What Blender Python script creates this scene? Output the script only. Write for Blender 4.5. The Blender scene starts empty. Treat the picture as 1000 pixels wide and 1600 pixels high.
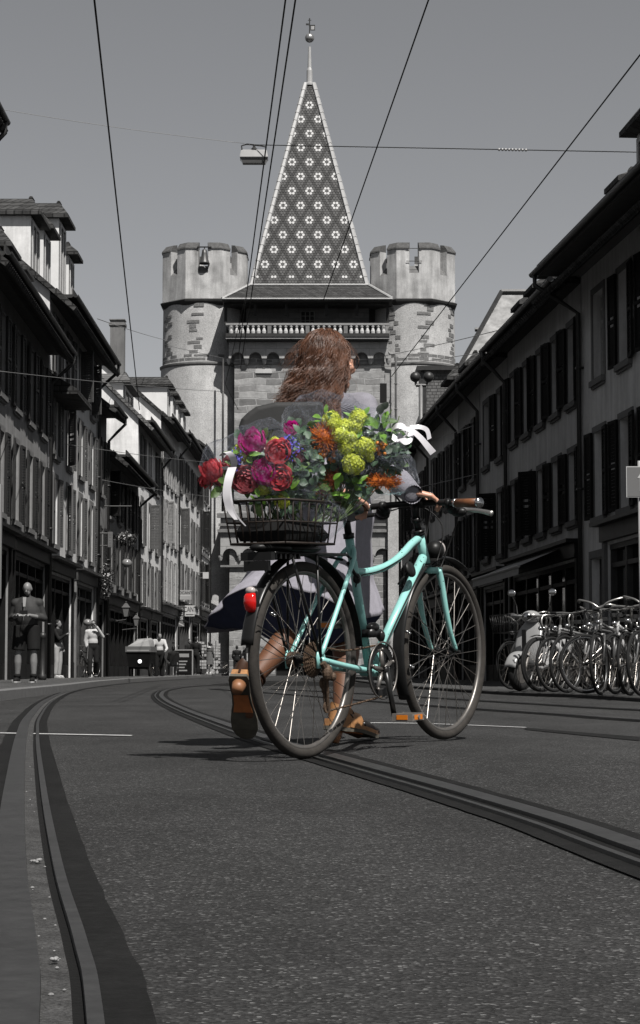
import bpy, math, random
from mathutils import Vector, Matrix, Euler, noise
R=math.radians; PI=math.pi
sc=bpy.context.scene; col=sc.collection
random.seed(7)

# ---------------------------------------------------------------- camera, world, sun
F=3200.; H=.31; TH=math.atan(248/3200.); CT,ST=math.cos(TH),math.sin(TH)
cd=bpy.data.cameras.new('camera'); cam=bpy.data.objects.new('camera',cd); col.objects.link(cam)
cd.sensor_fit='VERTICAL'; cd.sensor_height=36; cd.lens=72; cd.clip_start=.05; cd.clip_end=3000
cam.location=(0,0,H); cam.rotation_euler=(PI/2+TH,0,0); sc.camera=cam
cd.dof.use_dof=False
SUN_AZ,SUN_EL=R(154),R(56)
w=bpy.data.worlds.new('World'); sc.world=w; w.use_nodes=True
nt=w.node_tree; nt.nodes.clear()
sky=nt.nodes.new('ShaderNodeTexSky'); sky.sky_type='NISHITA'; sky.sun_disc=False
sky.sun_elevation=SUN_EL; sky.sun_rotation=SUN_AZ; sky.air_density=.66; sky.dust_density=.6; sky.ozone_density=1
hs=nt.nodes.new('ShaderNodeHueSaturation'); hs.inputs['Saturation'].default_value=.12
bg=nt.nodes.new('ShaderNodeBackground'); bg.inputs[1].default_value=.05
wo=nt.nodes.new('ShaderNodeOutputWorld')
nt.links.new(sky.outputs[0],hs.inputs['Color']); nt.links.new(hs.outputs[0],bg.inputs[0]); nt.links.new(bg.outputs[0],wo.inputs[0])
sl=bpy.data.lights.new('sun','SUN'); sl.energy=5.0; sl.angle=R(.5); sl.color=(1,.97,.93)
so=bpy.data.objects.new('sun',sl); col.objects.link(so)
sd=Vector((math.sin(SUN_AZ)*math.cos(SUN_EL),math.cos(SUN_AZ)*math.cos(SUN_EL),math.sin(SUN_EL)))
so.rotation_euler=sd.to_track_quat('Z','Y').to_euler(); so.location=(20,-20,40)
sc.view_settings.view_transform='Standard'; sc.view_settings.look='None'; sc.view_settings.gamma=1
sc.view_settings.exposure=.52; sc.view_settings.use_curve_mapping=False
try:
    sc.cycles.transparent_max_bounces=24; sc.cycles.max_bounces=8; sc.cycles.use_denoising=True
except Exception: pass

# ---------------------------------------------------------------- where things of the photo stand (builder's survey)
def ray(px,py):
    a=(px-500)/F;u=(800-py)/F
    return (a, CT-u*ST, ST+u*CT)
def P(px,py,Y):
    r=ray(px,py);k=Y/r[1];return Vector((r[0]*k,Y,H+r[2]*k))
def G(px,py,z=0):
    r=ray(px,py);k=(z-H)/r[2];return Vector((r[0]*k,r[1]*k,z))

# ---------------------------------------------------------------- materials
MATS={}; KA=.60   # every surface's reflectance, lowered together for this dark exposure
def mat(name,c,rough=.75,nz=None,bump=None,metal=0,streak=None,spec=None,emit=None,sss=None):
    m=bpy.data.materials.new(name); m.use_nodes=True; MATS[name]=m
    n=m.node_tree; b=n.nodes['Principled BSDF']
    if not isinstance(c,(tuple,list)): c=(c,c,c)
    if metal<.25 and not emit: c=tuple(x*KA for x in c)
    b.inputs['Roughness'].default_value=rough; b.inputs['Metallic'].default_value=metal
    if spec is None and max(c)<.05 and metal<.25: spec=.22
    if spec is not None: b.inputs['Specular IOR Level'].default_value=spec
    tc=n.nodes.new('ShaderNodeTexCoord')
    last=None
    def noise_fac(scale,amt,mapping=None,detail=5):
        src=tc.outputs['Object']
        if mapping:
            mp=n.nodes.new('ShaderNodeMapping'); mp.inputs['Scale'].default_value=mapping; n.links.new(src,mp.inputs[0]); src=mp.outputs[0]
        t=n.nodes.new('ShaderNodeTexNoise'); t.inputs['Scale'].default_value=scale; t.inputs['Detail'].default_value=detail; t.inputs['Roughness'].default_value=.65
        n.links.new(src,t.inputs['Vector'])
        mr=n.nodes.new('ShaderNodeMapRange'); mr.inputs['From Min'].default_value=.28; mr.inputs['From Max'].default_value=.72
        mr.inputs['To Min'].default_value=1-amt; mr.inputs['To Max'].default_value=1+amt
        n.links.new(t.outputs['Fac'],mr.inputs['Value']); return mr.outputs[0]
    rgb=n.nodes.new('ShaderNodeRGB'); rgb.outputs[0].default_value=(*c,1); last=rgb.outputs[0]
    fs=[]
    if nz: fs.append(noise_fac(nz[0],nz[1]))
    if nz and len(nz)>2: fs.append(noise_fac(nz[2],nz[3]))
    if streak: fs.append(noise_fac(streak[0],streak[1],(1,1,.12)))
    for f in fs:
        vm=n.nodes.new('ShaderNodeVectorMath'); vm.operation='SCALE'; n.links.new(last,vm.inputs[0]); n.links.new(f,vm.inputs['Scale']); last=vm.outputs[0]
    n.links.new(last,b.inputs['Base Color'])
    if bump:
        t=n.nodes.new('ShaderNodeTexNoise'); t.inputs['Scale'].default_value=bump[0]; t.inputs['Detail'].default_value=4
        n.links.new(tc.outputs['Object'],t.inputs['Vector'])
        bp=n.nodes.new('ShaderNodeBump'); bp.inputs['Strength'].default_value=bump[1]; bp.inputs['Distance'].default_value=bump[2] if len(bump)>2 else .01
        n.links.new(t.outputs['Fac'],bp.inputs['Height']); n.links.new(bp.outputs[0],b.inputs['Normal'])
    if emit:
        b.inputs['Emission Color'].default_value=(*c,1); b.inputs['Emission Strength'].default_value=emit
    if sss: b.inputs['Subsurface Weight'].default_value=sss; b.inputs['Subsurface Radius'].default_value=(.6,.3,.2); b.inputs['Subsurface Scale'].default_value=.02
    return m
def brickmat(name,c1,c2,mortar,bw,bh,rough=.85,ms=.02,swap=True,bumps=.6,nz=.3,dist=.02,warp=0):
    m=mat(name,c1,rough); n=m.node_tree; b=n.nodes['Principled BSDF']
    tc=[x for x in n.nodes if x.type=='TEX_COORD'][0]
    sx=n.nodes.new('ShaderNodeSeparateXYZ'); n.links.new(tc.outputs['Object'],sx.inputs[0])
    ad=n.nodes.new('ShaderNodeMath'); ad.operation='ADD'; n.links.new(sx.outputs[0],ad.inputs[0]); n.links.new(sx.outputs[1],ad.inputs[1])
    cx=n.nodes.new('ShaderNodeCombineXYZ'); n.links.new(ad.outputs[0],cx.inputs[0]); n.links.new(sx.outputs[2],cx.inputs[1])
    vec=cx.outputs[0]
    if warp:
        tn=n.nodes.new('ShaderNodeTexNoise'); tn.inputs['Scale'].default_value=.6; n.links.new(tc.outputs['Object'],tn.inputs['Vector'])
        vs=n.nodes.new('ShaderNodeVectorMath'); vs.operation='SCALE'; vs.inputs['Scale'].default_value=warp; n.links.new(tn.outputs['Color'],vs.inputs[0])
        va=n.nodes.new('ShaderNodeVectorMath'); va.operation='ADD'; n.links.new(vec,va.inputs[0]); n.links.new(vs.outputs[0],va.inputs[1]); vec=va.outputs[0]
    br=n.nodes.new('ShaderNodeTexBrick'); n.links.new(vec,br.inputs['Vector'])
    br.inputs['Scale'].default_value=1; br.inputs['Brick Width'].default_value=bw; br.inputs['Row Height'].default_value=bh
    br.inputs['Mortar Size'].default_value=ms; br.inputs['Mortar Smooth'].default_value=.3; br.inputs['Bias'].default_value=0
    br.squash=1.6; br.squash_frequency=3
    for k,v in (('Color1',c1),('Color2',c2),('Mortar',mortar)): br.inputs[k].default_value=(v*KA,v*KA,v*KA,1)
    t=n.nodes.new('ShaderNodeTexNoise'); t.inputs['Scale'].default_value=2.2; t.inputs['Detail'].default_value=8; t.inputs['Roughness'].default_value=.7; n.links.new(tc.outputs['Object'],t.inputs['Vector'])
    mr=n.nodes.new('ShaderNodeMapRange'); mr.inputs['From Min'].default_value=.3; mr.inputs['From Max'].default_value=.7; mr.inputs['To Min'].default_value=1-nz; mr.inputs['To Max'].default_value=1+nz
    n.links.new(t.outputs['Fac'],mr.inputs['Value'])
    vm=n.nodes.new('ShaderNodeVectorMath'); vm.operation='SCALE'; n.links.new(br.outputs['Color'],vm.inputs[0]); n.links.new(mr.outputs[0],vm.inputs['Scale'])
    n.links.new(vm.outputs[0],b.inputs['Base Color'])
    mm=n.nodes.new('ShaderNodeMath'); mm.operation='SUBTRACT'; n.links.new(t.outputs['Fac'],mm.inputs[0]); n.links.new(br.outputs['Fac'],mm.inputs[1])
    bp=n.nodes.new('ShaderNodeBump'); bp.inputs['Strength'].default_value=bumps; bp.inputs['Distance'].default_value=dist
    n.links.new(mm.outputs[0],bp.inputs['Height']); n.links.new(bp.outputs[0],b.inputs['Normal'])
    return m

# ---------------------------------------------------------------- mesh builder
class MB:
    def __init__(s): s.v=[];s.f=[];s.m=[];s.cur=0
    def add(s,vs,fs):
        o=len(s.v); s.v+=[tuple(v) for v in vs]
        for f in fs: s.f.append(tuple(i+o for i in f)); s.m.append(s.cur)
        return o
    def box(s,a,b):
        x0,y0,z0=a;x1,y1,z1=b
        s.add([(x0,y0,z0),(x1,y0,z0),(x1,y1,z0),(x0,y1,z0),(x0,y0,z1),(x1,y0,z1),(x1,y1,z1),(x0,y1,z1)],
              [(0,3,2,1),(4,5,6,7),(0,1,5,4),(1,2,6,5),(2,3,7,6),(3,0,4,7)]); return s
    def obox(s,c,ex,ey,ez):
        c,ex,ey,ez=map(Vector,(c,ex,ey,ez))
        s.add([c-ex-ey-ez,c+ex-ey-ez,c+ex+ey-ez,c-ex+ey-ez,c-ex-ey+ez,c+ex-ey+ez,c+ex+ey+ez,c-ex+ey+ez],
              [(0,3,2,1),(4,5,6,7),(0,1,5,4),(1,2,6,5),(2,3,7,6),(3,0,4,7)]); return s
    def quad(s,*p): s.add(p,[tuple(range(len(p)))]); return s
    def loft(s,rings,cap=True,close=True):
        n=len(rings[0]); o=s.add([p for r in rings for p in r],[])
        fs=[]
        for i in range(len(rings)-1):
            for j in range(n if close else n-1):
                k=(j+1)%n; fs.append((i*n+j,i*n+k,(i+1)*n+k,(i+1)*n+j))
        if cap and close: fs.append(tuple(range(n))[::-1]); fs.append(tuple((len(rings)-1)*n+j for j in range(n)))
        for f in fs: s.f.append(tuple(i+o for i in f)); s.m.append(s.cur)
        return s
    def tube(s,pts,r,n=8,cap=True,flat=None):
        pts=[Vector(p) for p in pts]; rs=r if isinstance(r,(list,tuple)) else [r]*len(pts)
        t0=(pts[1]-pts[0]).normalized(); up=Vector((0,0,1)) if abs(t0.z)<.9 else Vector((0,1,0))
        x=t0.cross(up).normalized(); rings=[]
        for i,p in enumerate(pts):
            t=(pts[min(i+1,len(pts)-1)]-pts[max(i-1,0)])
            t=t.normalized() if t.length>1e-9 else t0
            x=(x-t*x.dot(t)); x=x.normalized() if x.length>1e-6 else t.orthogonal().normalized()
            y=t.cross(x); q=rs[i]; f=flat or 1
            rings.append([p+x*q*math.cos(a)+y*q*f*math.sin(a) for a in [2*PI*k/n for k in range(n)]])
        return s.loft(rings,cap)
    def lathe(s,prof,n=16,M=None,cap=True):
        M=M or Matrix()
        return s.loft([[M@Vector((r*math.cos(2*PI*k/n),r*math.sin(2*PI*k/n),z)) for k in range(n)] for r,z in prof],cap)
    def ell(s,c,r,nu=12,nv=8,M=None):
        if not isinstance(r,(list,tuple)): r=(r,r,r)
        M=M or Matrix(); c=Vector(c); rings=[]
        for i in range(nv+1):
            a=-PI/2+PI*i/nv; ca=max(math.cos(a),.02)
            rings.append([c+M@Vector((r[0]*ca*math.cos(2*PI*k/nu),r[1]*ca*math.sin(2*PI*k/nu),r[2]*math.sin(a))) for k in range(nu)])
        return s.loft(rings)
    def cap(s,a,b,ra,rb,n=12,flat=None):
        a,b=Vector(a),Vector(b); d=(b-a); L=d.length; d=d/L if L>1e-9 else Vector((0,0,1))
        pts=[];rs=[]
        for k in range(5):
            t=PI/2*k/4; pts.append(a-d*ra*math.cos(t)); rs.append(max(ra*math.sin(t),ra*.08))
        for k in range(5):
            t=PI/2*k/4; pts.append(b+d*rb*math.sin(t)); rs.append(max(rb*math.cos(t),rb*.08))
        return s.tube(pts,rs,n,True,flat)
    def torus(s,R_,r,n=48,m=10,M=None,a0=0,a1=2*PI,rx=None):
        M=M or Matrix(); full=abs(a1-a0-2*PI)<1e-6; rings=[]
        for i in range(n if full else n+1):
            a=a0+(a1-a0)*i/n
            rings.append([M@Vector(((R_+r*math.cos(b))*math.cos(a),(rx or r)*math.sin(b),(R_+r*math.cos(b))*math.sin(a))) for b in [2*PI*k/m for k in range(m)]])
        if full: rings.append(rings[0])
        return s.loft(rings,cap=not full)
    def prism(s,poly,M,h):   # poly in local xy, extruded h along local z
        n=len(poly); vs=[M@Vector((x,y,0)) for x,y in poly]+[M@Vector((x,y,h)) for x,y in poly]
        s.add(vs,[tuple(range(n))[::-1],tuple(range(n,2*n))]+[(i,(i+1)%n,n+(i+1)%n,n+i) for i in range(n)]); return s
    def build(s,name,mats,parent=None,smooth=False,loc=None,world=False):
        me=bpy.data.meshes.new(name)
        vs=s.v
        if world and parent is not None:
            q=parent
            while q.name not in WM: q=q.parent
            Mi=WM[q.name].inverted(); vs=[tuple(Mi@Vector(v)) for v in vs]
        me.from_pydata(vs,[],s.f); 
        if not isinstance(mats,(list,tuple)): mats=[mats]
        for m in mats: me.materials.append(m)
        if len(mats)>1: me.polygons.foreach_set('material_index',s.m)
        if smooth: me.polygons.foreach_set('use_smooth',[True]*len(me.polygons))
        me.update()
        o=bpy.data.objects.new(name,me); col.objects.link(o)
        if parent is not None: o.parent=parent
        if loc is not None: o.location=loc
        return o
WM={}
def tag(o,label=None,cat=None,group=None,kind=None):
    if label: o['label']=label
    if cat: o['category']=cat
    if group: o['group']=group
    if kind: o['kind']=kind
    return o
def thing(name,label,cat,loc=(0,0,0),rz=0,group=None,rot=None):
    o=bpy.data.objects.new(name,None); col.objects.link(o); o.empty_display_size=.2
    o.location=loc; o.rotation_euler=rot or (0,0,rz)
    WM[o.name]=Matrix.Translation(Vector(loc))@Euler(rot or (0,0,rz)).to_matrix().to_4x4()
    return tag(o,label,cat,group)
def kids(o): return [c for c in bpy.data.objects if c.parent==o]
def copy_tree(o,parent=None,_k=None):
    if _k is None:
        _k={}
        for c in bpy.data.objects:
            if c.parent: _k.setdefault(c.parent.name,[]).append(c)
    c=o.copy(); col.objects.link(c)
    if parent is not None: c.parent=parent
    for ch in _k.get(o.name,[]): copy_tree(ch,c,_k)
    return c
def struct(o): o['kind']='structure'; return o
def catmull(pts,n=8):
    pts=[Vector(p) for p in pts]; out=[]
    for i in range(len(pts)-1):
        p0=pts[max(i-1,0)];p1=pts[i];p2=pts[i+1];p3=pts[min(i+2,len(pts)-1)]
        for k in range(n):
            t=k/n; out.append(.5*((2*p1)+(p2-p0)*t+(2*p0-5*p1+4*p2-p3)*t*t+(3*p1-p0-3*p2+p3)*t**3))
    out.append(pts[-1]); return out
def sstep(a,b,x):
    t=min(1,max(0,(x-a)/(b-a))); return t*t*(3-2*t)
def interp(tab,x):
    if x<=tab[0][0]:
        (a,b),(c,d)=tab[0],tab[1]; return b+(x-a)*(d-b)/(c-a)
    for (a,b),(c,d) in zip(tab,tab[1:]):
        if x<=c: return b+(x-a)*(d-b)/(c-a)
    return tab[-1][1]
REMESH=[]
def remesh(o,vox,it=3):
    md=o.modifiers.new('r','REMESH'); md.mode='VOXEL'; md.voxel_size=vox; md.use_smooth_shade=True
    ms=o.modifiers.new('s','SMOOTH'); ms.factor=.5; ms.iterations=it
    REMESH.append(o); return o
def bake_all():
    dg=bpy.context.evaluated_depsgraph_get(); done={}
    for o in REMESH:
        me=bpy.data.meshes.new_from_object(o.evaluated_get(dg)); me.name=o.name; done[o]=me
    for o,me in done.items():
        ms=[m for m in o.data.materials]; o.modifiers.clear(); o.data=me
        if not me.materials:
            for m in ms: me.materials.append(m)
        me.polygons.foreach_set('use_smooth',[True]*len(me.polygons))
# ================================================================ ground, road, rails, kerbs
def asphalt(name,lo,hi,sc_=(230,1.0),stain=.25):
    m=bpy.data.materials.new(name); m.use_nodes=True; n=m.node_tree; b=n.nodes['Principled BSDF']; b.inputs['Roughness'].default_value=.88; b.inputs['Specular IOR Level'].default_value=.25
    tc=n.nodes.new('ShaderNodeTexCoord')
    vo=n.nodes.new('ShaderNodeTexVoronoi'); vo.inputs['Scale'].default_value=sc_[0]*.95; n.links.new(tc.outputs['Object'],vo.inputs['Vector'])
    sp=n.nodes.new('ShaderNodeSeparateColor'); n.links.new(vo.outputs['Color'],sp.inputs[0])
    cr=n.nodes.new('ShaderNodeValToRGB'); e=cr.color_ramp.elements
    e[0].position=0; e[0].color=(lo,lo,lo,1); e[1].position=1; e[1].color=(hi*3.3,hi*3.3,hi*3.3,1)
    k=e.new(.62); k.color=((lo+hi)/2,)*3+(1,); k=e.new(.93); k.color=(hi,hi,hi,1)
    n.links.new(sp.outputs[0],cr.inputs[0])
    def nf(s,amt,mp=None):
        src=tc.outputs['Object']
        if mp:
            q=n.nodes.new('ShaderNodeMapping'); q.inputs['Scale'].default_value=mp; n.links.new(src,q.inputs[0]); src=q.outputs[0]
        t=n.nodes.new('ShaderNodeTexNoise'); t.inputs['Scale'].default_value=s; t.inputs['Detail'].default_value=6; t.inputs['Roughness'].default_value=.6
        n.links.new(src,t.inputs['Vector'])
        r=n.nodes.new('ShaderNodeMapRange'); r.inputs['From Min'].default_value=.3; r.inputs['From Max'].default_value=.7; r.inputs['To Min'].default_value=1-amt; r.inputs['To Max'].default_value=1+amt
        n.links.new(t.outputs['Fac'],r.inputs['Value']); return r.outputs[0],t.outputs['Fac']
    last=cr.outputs[0]
    for s,a,mp in ((1.3,stain,(1,.35,1)),(26,.22,None),(6,.12,(1,.6,1))):
        f,_=nf(s,a,mp); vm=n.nodes.new('ShaderNodeVectorMath'); vm.operation='SCALE'; n.links.new(last,vm.inputs[0]); n.links.new(f,vm.inputs['Scale']); last=vm.outputs[0]
    n.links.new(last,b.inputs['Base Color'])
    _,f=nf(sc_[0]*.8,.1)
    ma=n.nodes.new('ShaderNodeMath'); ma.operation='ADD'; n.links.new(f,ma.inputs[0]); n.links.new(vo.outputs['Distance'],ma.inputs[1])
    bp=n.nodes.new('ShaderNodeBump'); bp.inputs['Strength'].default_value=.7; bp.inputs['Distance'].default_value=.004
    n.links.new(ma.outputs[0],bp.inputs['Height']); n.links.new(bp.outputs[0],b.inputs['Normal'])
    return m
M_road=asphalt('asphalt',.008,.036,(235,1),.40)
M_pave=asphalt('pavement asphalt',.03,.06,(120,1))
M_seal=mat('bitumen seal',.013,.85,(40,.35,3,.3),(150,.5,.003),spec=.12)
M_steel=mat('worn rail steel',.034,.5,(30,.3,2,.25),(80,.2,.002),metal=.35)
M_groove=mat('rail groove dirt and shade',.004,.95,(60,.4),(120,.6,.004))  # dirt taken near black, shadow inside the shallow groove put into its colour
M_grit=mat('grit in groove',.075,.95,(260,.8,14,.45),(220,1,.006))
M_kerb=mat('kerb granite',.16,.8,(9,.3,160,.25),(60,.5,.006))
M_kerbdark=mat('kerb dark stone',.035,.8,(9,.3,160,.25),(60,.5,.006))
M_white=mat('road paint',.62,.7,(30,.25,200,.2),(150,.3,.002))
RL=[(-.05,.4,0)]+[G(*p) for p in ((97,1600),(85,1480),(61,1355),(50,1230),(49,1150),(57,1120),(80,1095),(112,1080.5),(150,1073.5),(215,1066.5),(300,1061),(400,1057.5))]
RR=[(.78,.9,0)]+[G(*p) for p in ((1000,1345),(850,1290),(700,1243),(600,1214),(500,1185),(400,1155),(330,1130),(280,1110),(252,1095),(247,1085),(262,1077.5),(310,1072),(420,1067),(520,1063))]
RRt=sorted([(p[1],p[0]) for p in RR])
def gz(x,y):
    u=x-interp(RRt,y)
    if y>20 or u<0 or u>2: return 0
    return .036*sstep(.0,.42,u)*(1-sstep(.75,2.0,u))*sstep(3.6,7.0,y)*(1-sstep(11,16,y))
# one sheet to the horizon, finer near the camera
xs=[-900,-200,-60,-20,-9,-6,-4,-3,-2.4]+[-2+.125*i for i in range(57)]+[5.6,6.5,9,20,60,200,900]
ys=[-200,-40,-5,0,1,2,2.5]+[3+.2*i for i in range(70)]+[17.5,19,21,25,30,40,60,90,140,300,900,2500]
g=MB(); n=len(xs)
g.add([(x,y,gz(x,y)) for y in ys for x in xs],[(j*n+i,j*n+i+1,(j+1)*n+i+1,(j+1)*n+i) for j in range(len(ys)-1) for i in range(n-1)])
struct(g.build('road',M_road,smooth=True))
def strip(path,a,b,za,zb=None,jit=0,seed=0,n=10):
    """ribbon between lateral offsets a..b (right of travel), draped on the road"""
    mb=MB(); ps=catmull(path,n); rows=[]; random.seed(seed); off=0
    for i,p in enumerate(ps):
        t=(ps[min(i+1,len(ps)-1)]-ps[max(i-1,0)]); t.z=0; t.normalize(); r=Vector((t.y,-t.x,0))
        jb=jit*noise.noise(Vector((p.y*5,seed,1)))+jit*.6*noise.noise(Vector((p.y*17,seed,3)))
        q0=p+r*a; q1=p+r*(b+jb)
        rows.append(((q0.x,q0.y,gz(q0.x,q0.y)+za),(q1.x,q1.y,gz(q1.x,q1.y)+(za if zb is None else zb))))
    o=mb.add([q for r_ in rows for q in r_],[(2*i,2*i+1,2*i+3,2*i+2) for i in range(len(rows)-1)])
    return mb
def merge(*mbs):
    m=MB()
    for k in mbs: m.add(k.v,k.f)
    return m
def rail(path,s,grit,nm):
    """grooved rail set in the road; s=+1 when the gauge side is right of travel"""
    def st(a,b,za,zb=None,jit=0,seed=0):
        a,b=a*s,b*s
        if s<0 and jit: return strip(path,a,b,za,zb,-jit,seed)
        return strip(path,a,b,za,zb,jit,seed)
    struct(merge(st(-.072,-.125,.0035,None,-.006,5),st(.036,.082,.0035,None,.0035,9)).build('rail_seal',M_seal))
    head=[st(-.072,-.020,.0105),st(-.020,-.0195,.0105,.002),st(-.0725,-.072,.003,.0105),st(.021,.036,.0105),st(.0205,.021,.002,.0105),st(.036,.0365,.0105,.003)]
    struct(merge(*head).build('tram_rail',M_steel))
    if grit:
        struct(merge(st(-.0195,.009,.0065,.0045)).build('rail_grit',M_grit)); struct(st(.0085,.0205,.0042,.0022).build('rail_groove',M_groove))
    else: struct(st(-.0195,.0205,.0022).build('rail_groove',M_groove))
rail(RL,1,True,'l'); rail(RR,-1,False,'r')
# second track further right
R3=[(4.2,9,0)]+[G(*p) for p in ((1000,1110),(880,1103),(770,1096.5),(600,1086),(430,1077))]
R4=[(3.2,8,0)]+[G(*p) for p in ((1000,1127),(880,1118),(770,1110.5),(640,1101),(430,1084),(330,1077))]
rail(R3,1,False,'a'); rail(R4,-1,False,'b')
# dark tar patches and seams
def patch(pts,z,m,name): 
    mb=MB(); ps=[Vector(p) for p in pts]; mb.add([(p.x,p.y,gz(p.x,p.y)+z) for p in ps],[tuple(range(len(ps)))]); return struct(mb.build(name,m))
patch([G(330,1069.2),G(345,1071.5),G(500,1072),G(620,1076),G(620,1068),G(420,1064)],.003,M_seal,'road_patch')
patch([G(820,1141),G(1000,1153),G(1000,1162),G(820,1146)],.0028,M_seal,'road_patch')
# transverse white line, two painted pieces
for a,b in (((-20,1146.0),(206,1150.5)),((566,1141.5),(822,1141.0))):
    p,q=G(*a),G(*b); mb=MB(); N=24; vs=[]
    for i in range(N+1):
        t=i/N; c=p.lerp(q,t); hh=.055*(.9+.2*noise.noise(Vector((t*9,a[0],0))))
        vs+=[(c.x,c.y-hh,gz(c.x,c.y-hh)+.0045),(c.x,c.y+hh,gz(c.x,c.y+hh)+.0045)]
    mb.add(vs,[(2*i,2*i+2,2*i+3,2*i+1) for i in range(N)]); struct(mb.build('road_line',M_white))
# pebbles by the rail
mb=MB(); random.seed(3)
for k in range(26):
    t=random.random(); c=G(*[(97,1600),(85,1480),(61,1355),(50,1230)][k%4]).lerp(G(*[(85,1480),(61,1355),(50,1230),(49,1150)][k%4]),t)
    r=random.uniform(.0006,.0018)*(1.8 if k<3 else 1); c.x+=random.uniform(-.018,.008)
    mb.ell((c.x,c.y,.007),(r*1.3,r,r*.8),6,4)
struct(mb.build('loose_grit',mat('pale grit',.32,.9,(300,.4))))
for (px,py,s) in ((57,1355,.006),(86,1515,.005)):
    c=G(px,py); mb=MB()
    for k in range(7): mb.ell((c.x+random.uniform(-s,s),c.y+random.uniform(-2*s,2*s),.009+random.uniform(0,s*.5)),(s*.6,s*.7,s*.4),7,5)
    tag(mb.build('pebble',MATS['pale grit'],smooth=True),('larger pale crumb in the left rail groove' if py<1400 else 'small pale crumb in the left rail groove near the bottom edge'),'pebble')
# pavements with kerbs
def pavement(line,outer,h,mk,wk,name):
    ps=catmull(line,6); t=MB(); k=MB(); inner=[]
    for i,p in enumerate(ps):
        d=(ps[min(i+1,len(ps)-1)]-ps[max(i-1,0)]); d.z=0; d.normalize(); r=Vector((d.y,-d.x,0))*(1 if outer>0 else -1)
        inner.append(p+r*wk)
    m=len(ps)
    k.loft([[ (p.x,p.y,-.03),(p.x,p.y,h-.008),(p.x+(q.x-p.x)*.12,p.y,h),(q.x,q.y,h),(q.x,q.y,h-.05)] for p,q in zip(ps,inner)],cap=False,close=False)
    t.add([c for q in inner for c in ((q.x,q.y,h-.004),(outer,q.y,h-.004))],[(2*i,2*i+1,2*i+3,2*i+2) for i in range(m-1)])
    struct(k.build(name+'_kerb',mk)); struct(t.build(name,M_pave))
    # joints between kerb stones
KL=[(-2.6,14,0),(-2.9,17.5,0)]+[G(*p) for p in ((0,1095.5),(100,1081.5),(170,1070.5),(240,1063.5),(340,1056.5))]+[(-6.3,131,0)]
KR=[(3.9,10,0),(3.5,15,0)]+[G(*p) for p in ((1000,1097),(900,1090.5),(780,1085.5),(637,1075),(560,1066),(520,1057.5))]+[(.72,131,0)]
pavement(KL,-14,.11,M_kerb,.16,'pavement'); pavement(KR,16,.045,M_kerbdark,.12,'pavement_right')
HL=.11; HR=.045
# ================================================================ houses
M_glass=mat('window glass',.008,.08,spec=.3)
M_glass_l=mat('pale curtain behind glass',.10,.25,(3,.5))
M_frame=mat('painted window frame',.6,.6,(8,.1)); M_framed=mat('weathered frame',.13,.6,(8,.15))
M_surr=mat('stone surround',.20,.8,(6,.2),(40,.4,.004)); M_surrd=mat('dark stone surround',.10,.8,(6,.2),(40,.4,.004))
M_tile=brickmat('roof tiles dark',.045,.085,.02,.22,.16,.85,.02,bumps=1,nz=.45,dist=.03)
M_tile2=brickmat('roof tiles pale',.13,.2,.06,.22,.16,.85,.02,bumps=1,nz=.3,dist=.03)
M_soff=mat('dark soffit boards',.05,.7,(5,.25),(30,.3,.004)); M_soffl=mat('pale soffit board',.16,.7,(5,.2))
M_gut=mat('gutter metal',.03,.45,(6,.3),metal=.3)
M_pipe_l=mat('pale downpipe',.2,.5,(6,.2))
M_dark=mat('dark interior',.008,.7)
M_shopd=mat('dark shopfront paint',.012,.5,(4,.3),spec=.15); M_shopm=mat('mid shopfront paint',.07,.5,(4,.3))
WALLS=[mat('render %s'%nm,v,.9,(1.1,.2,14,.08),(70,.35,.006),streak=(3,.25)) for nm,v in (('grey',.30),('pale',.97),('white',.97),('dark',.22),('mid',.85))]
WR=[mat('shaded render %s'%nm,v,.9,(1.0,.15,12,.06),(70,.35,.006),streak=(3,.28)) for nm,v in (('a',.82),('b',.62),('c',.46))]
SH=[mat('shutter paint %s'%nm,v,.6,(5,.2)) for nm,v in (('mid',.10),('dark',.03),('pale',.38))]
M_shR=mat('shutter paint black green',.013,.8,(5,.2),spec=.15)
M_white2=mat('white painted dormer',.95,.7,(3,.08))
M_plaster_dk=mat('plinth',.07,.85,(4,.3),(40,.4,.004))

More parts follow.
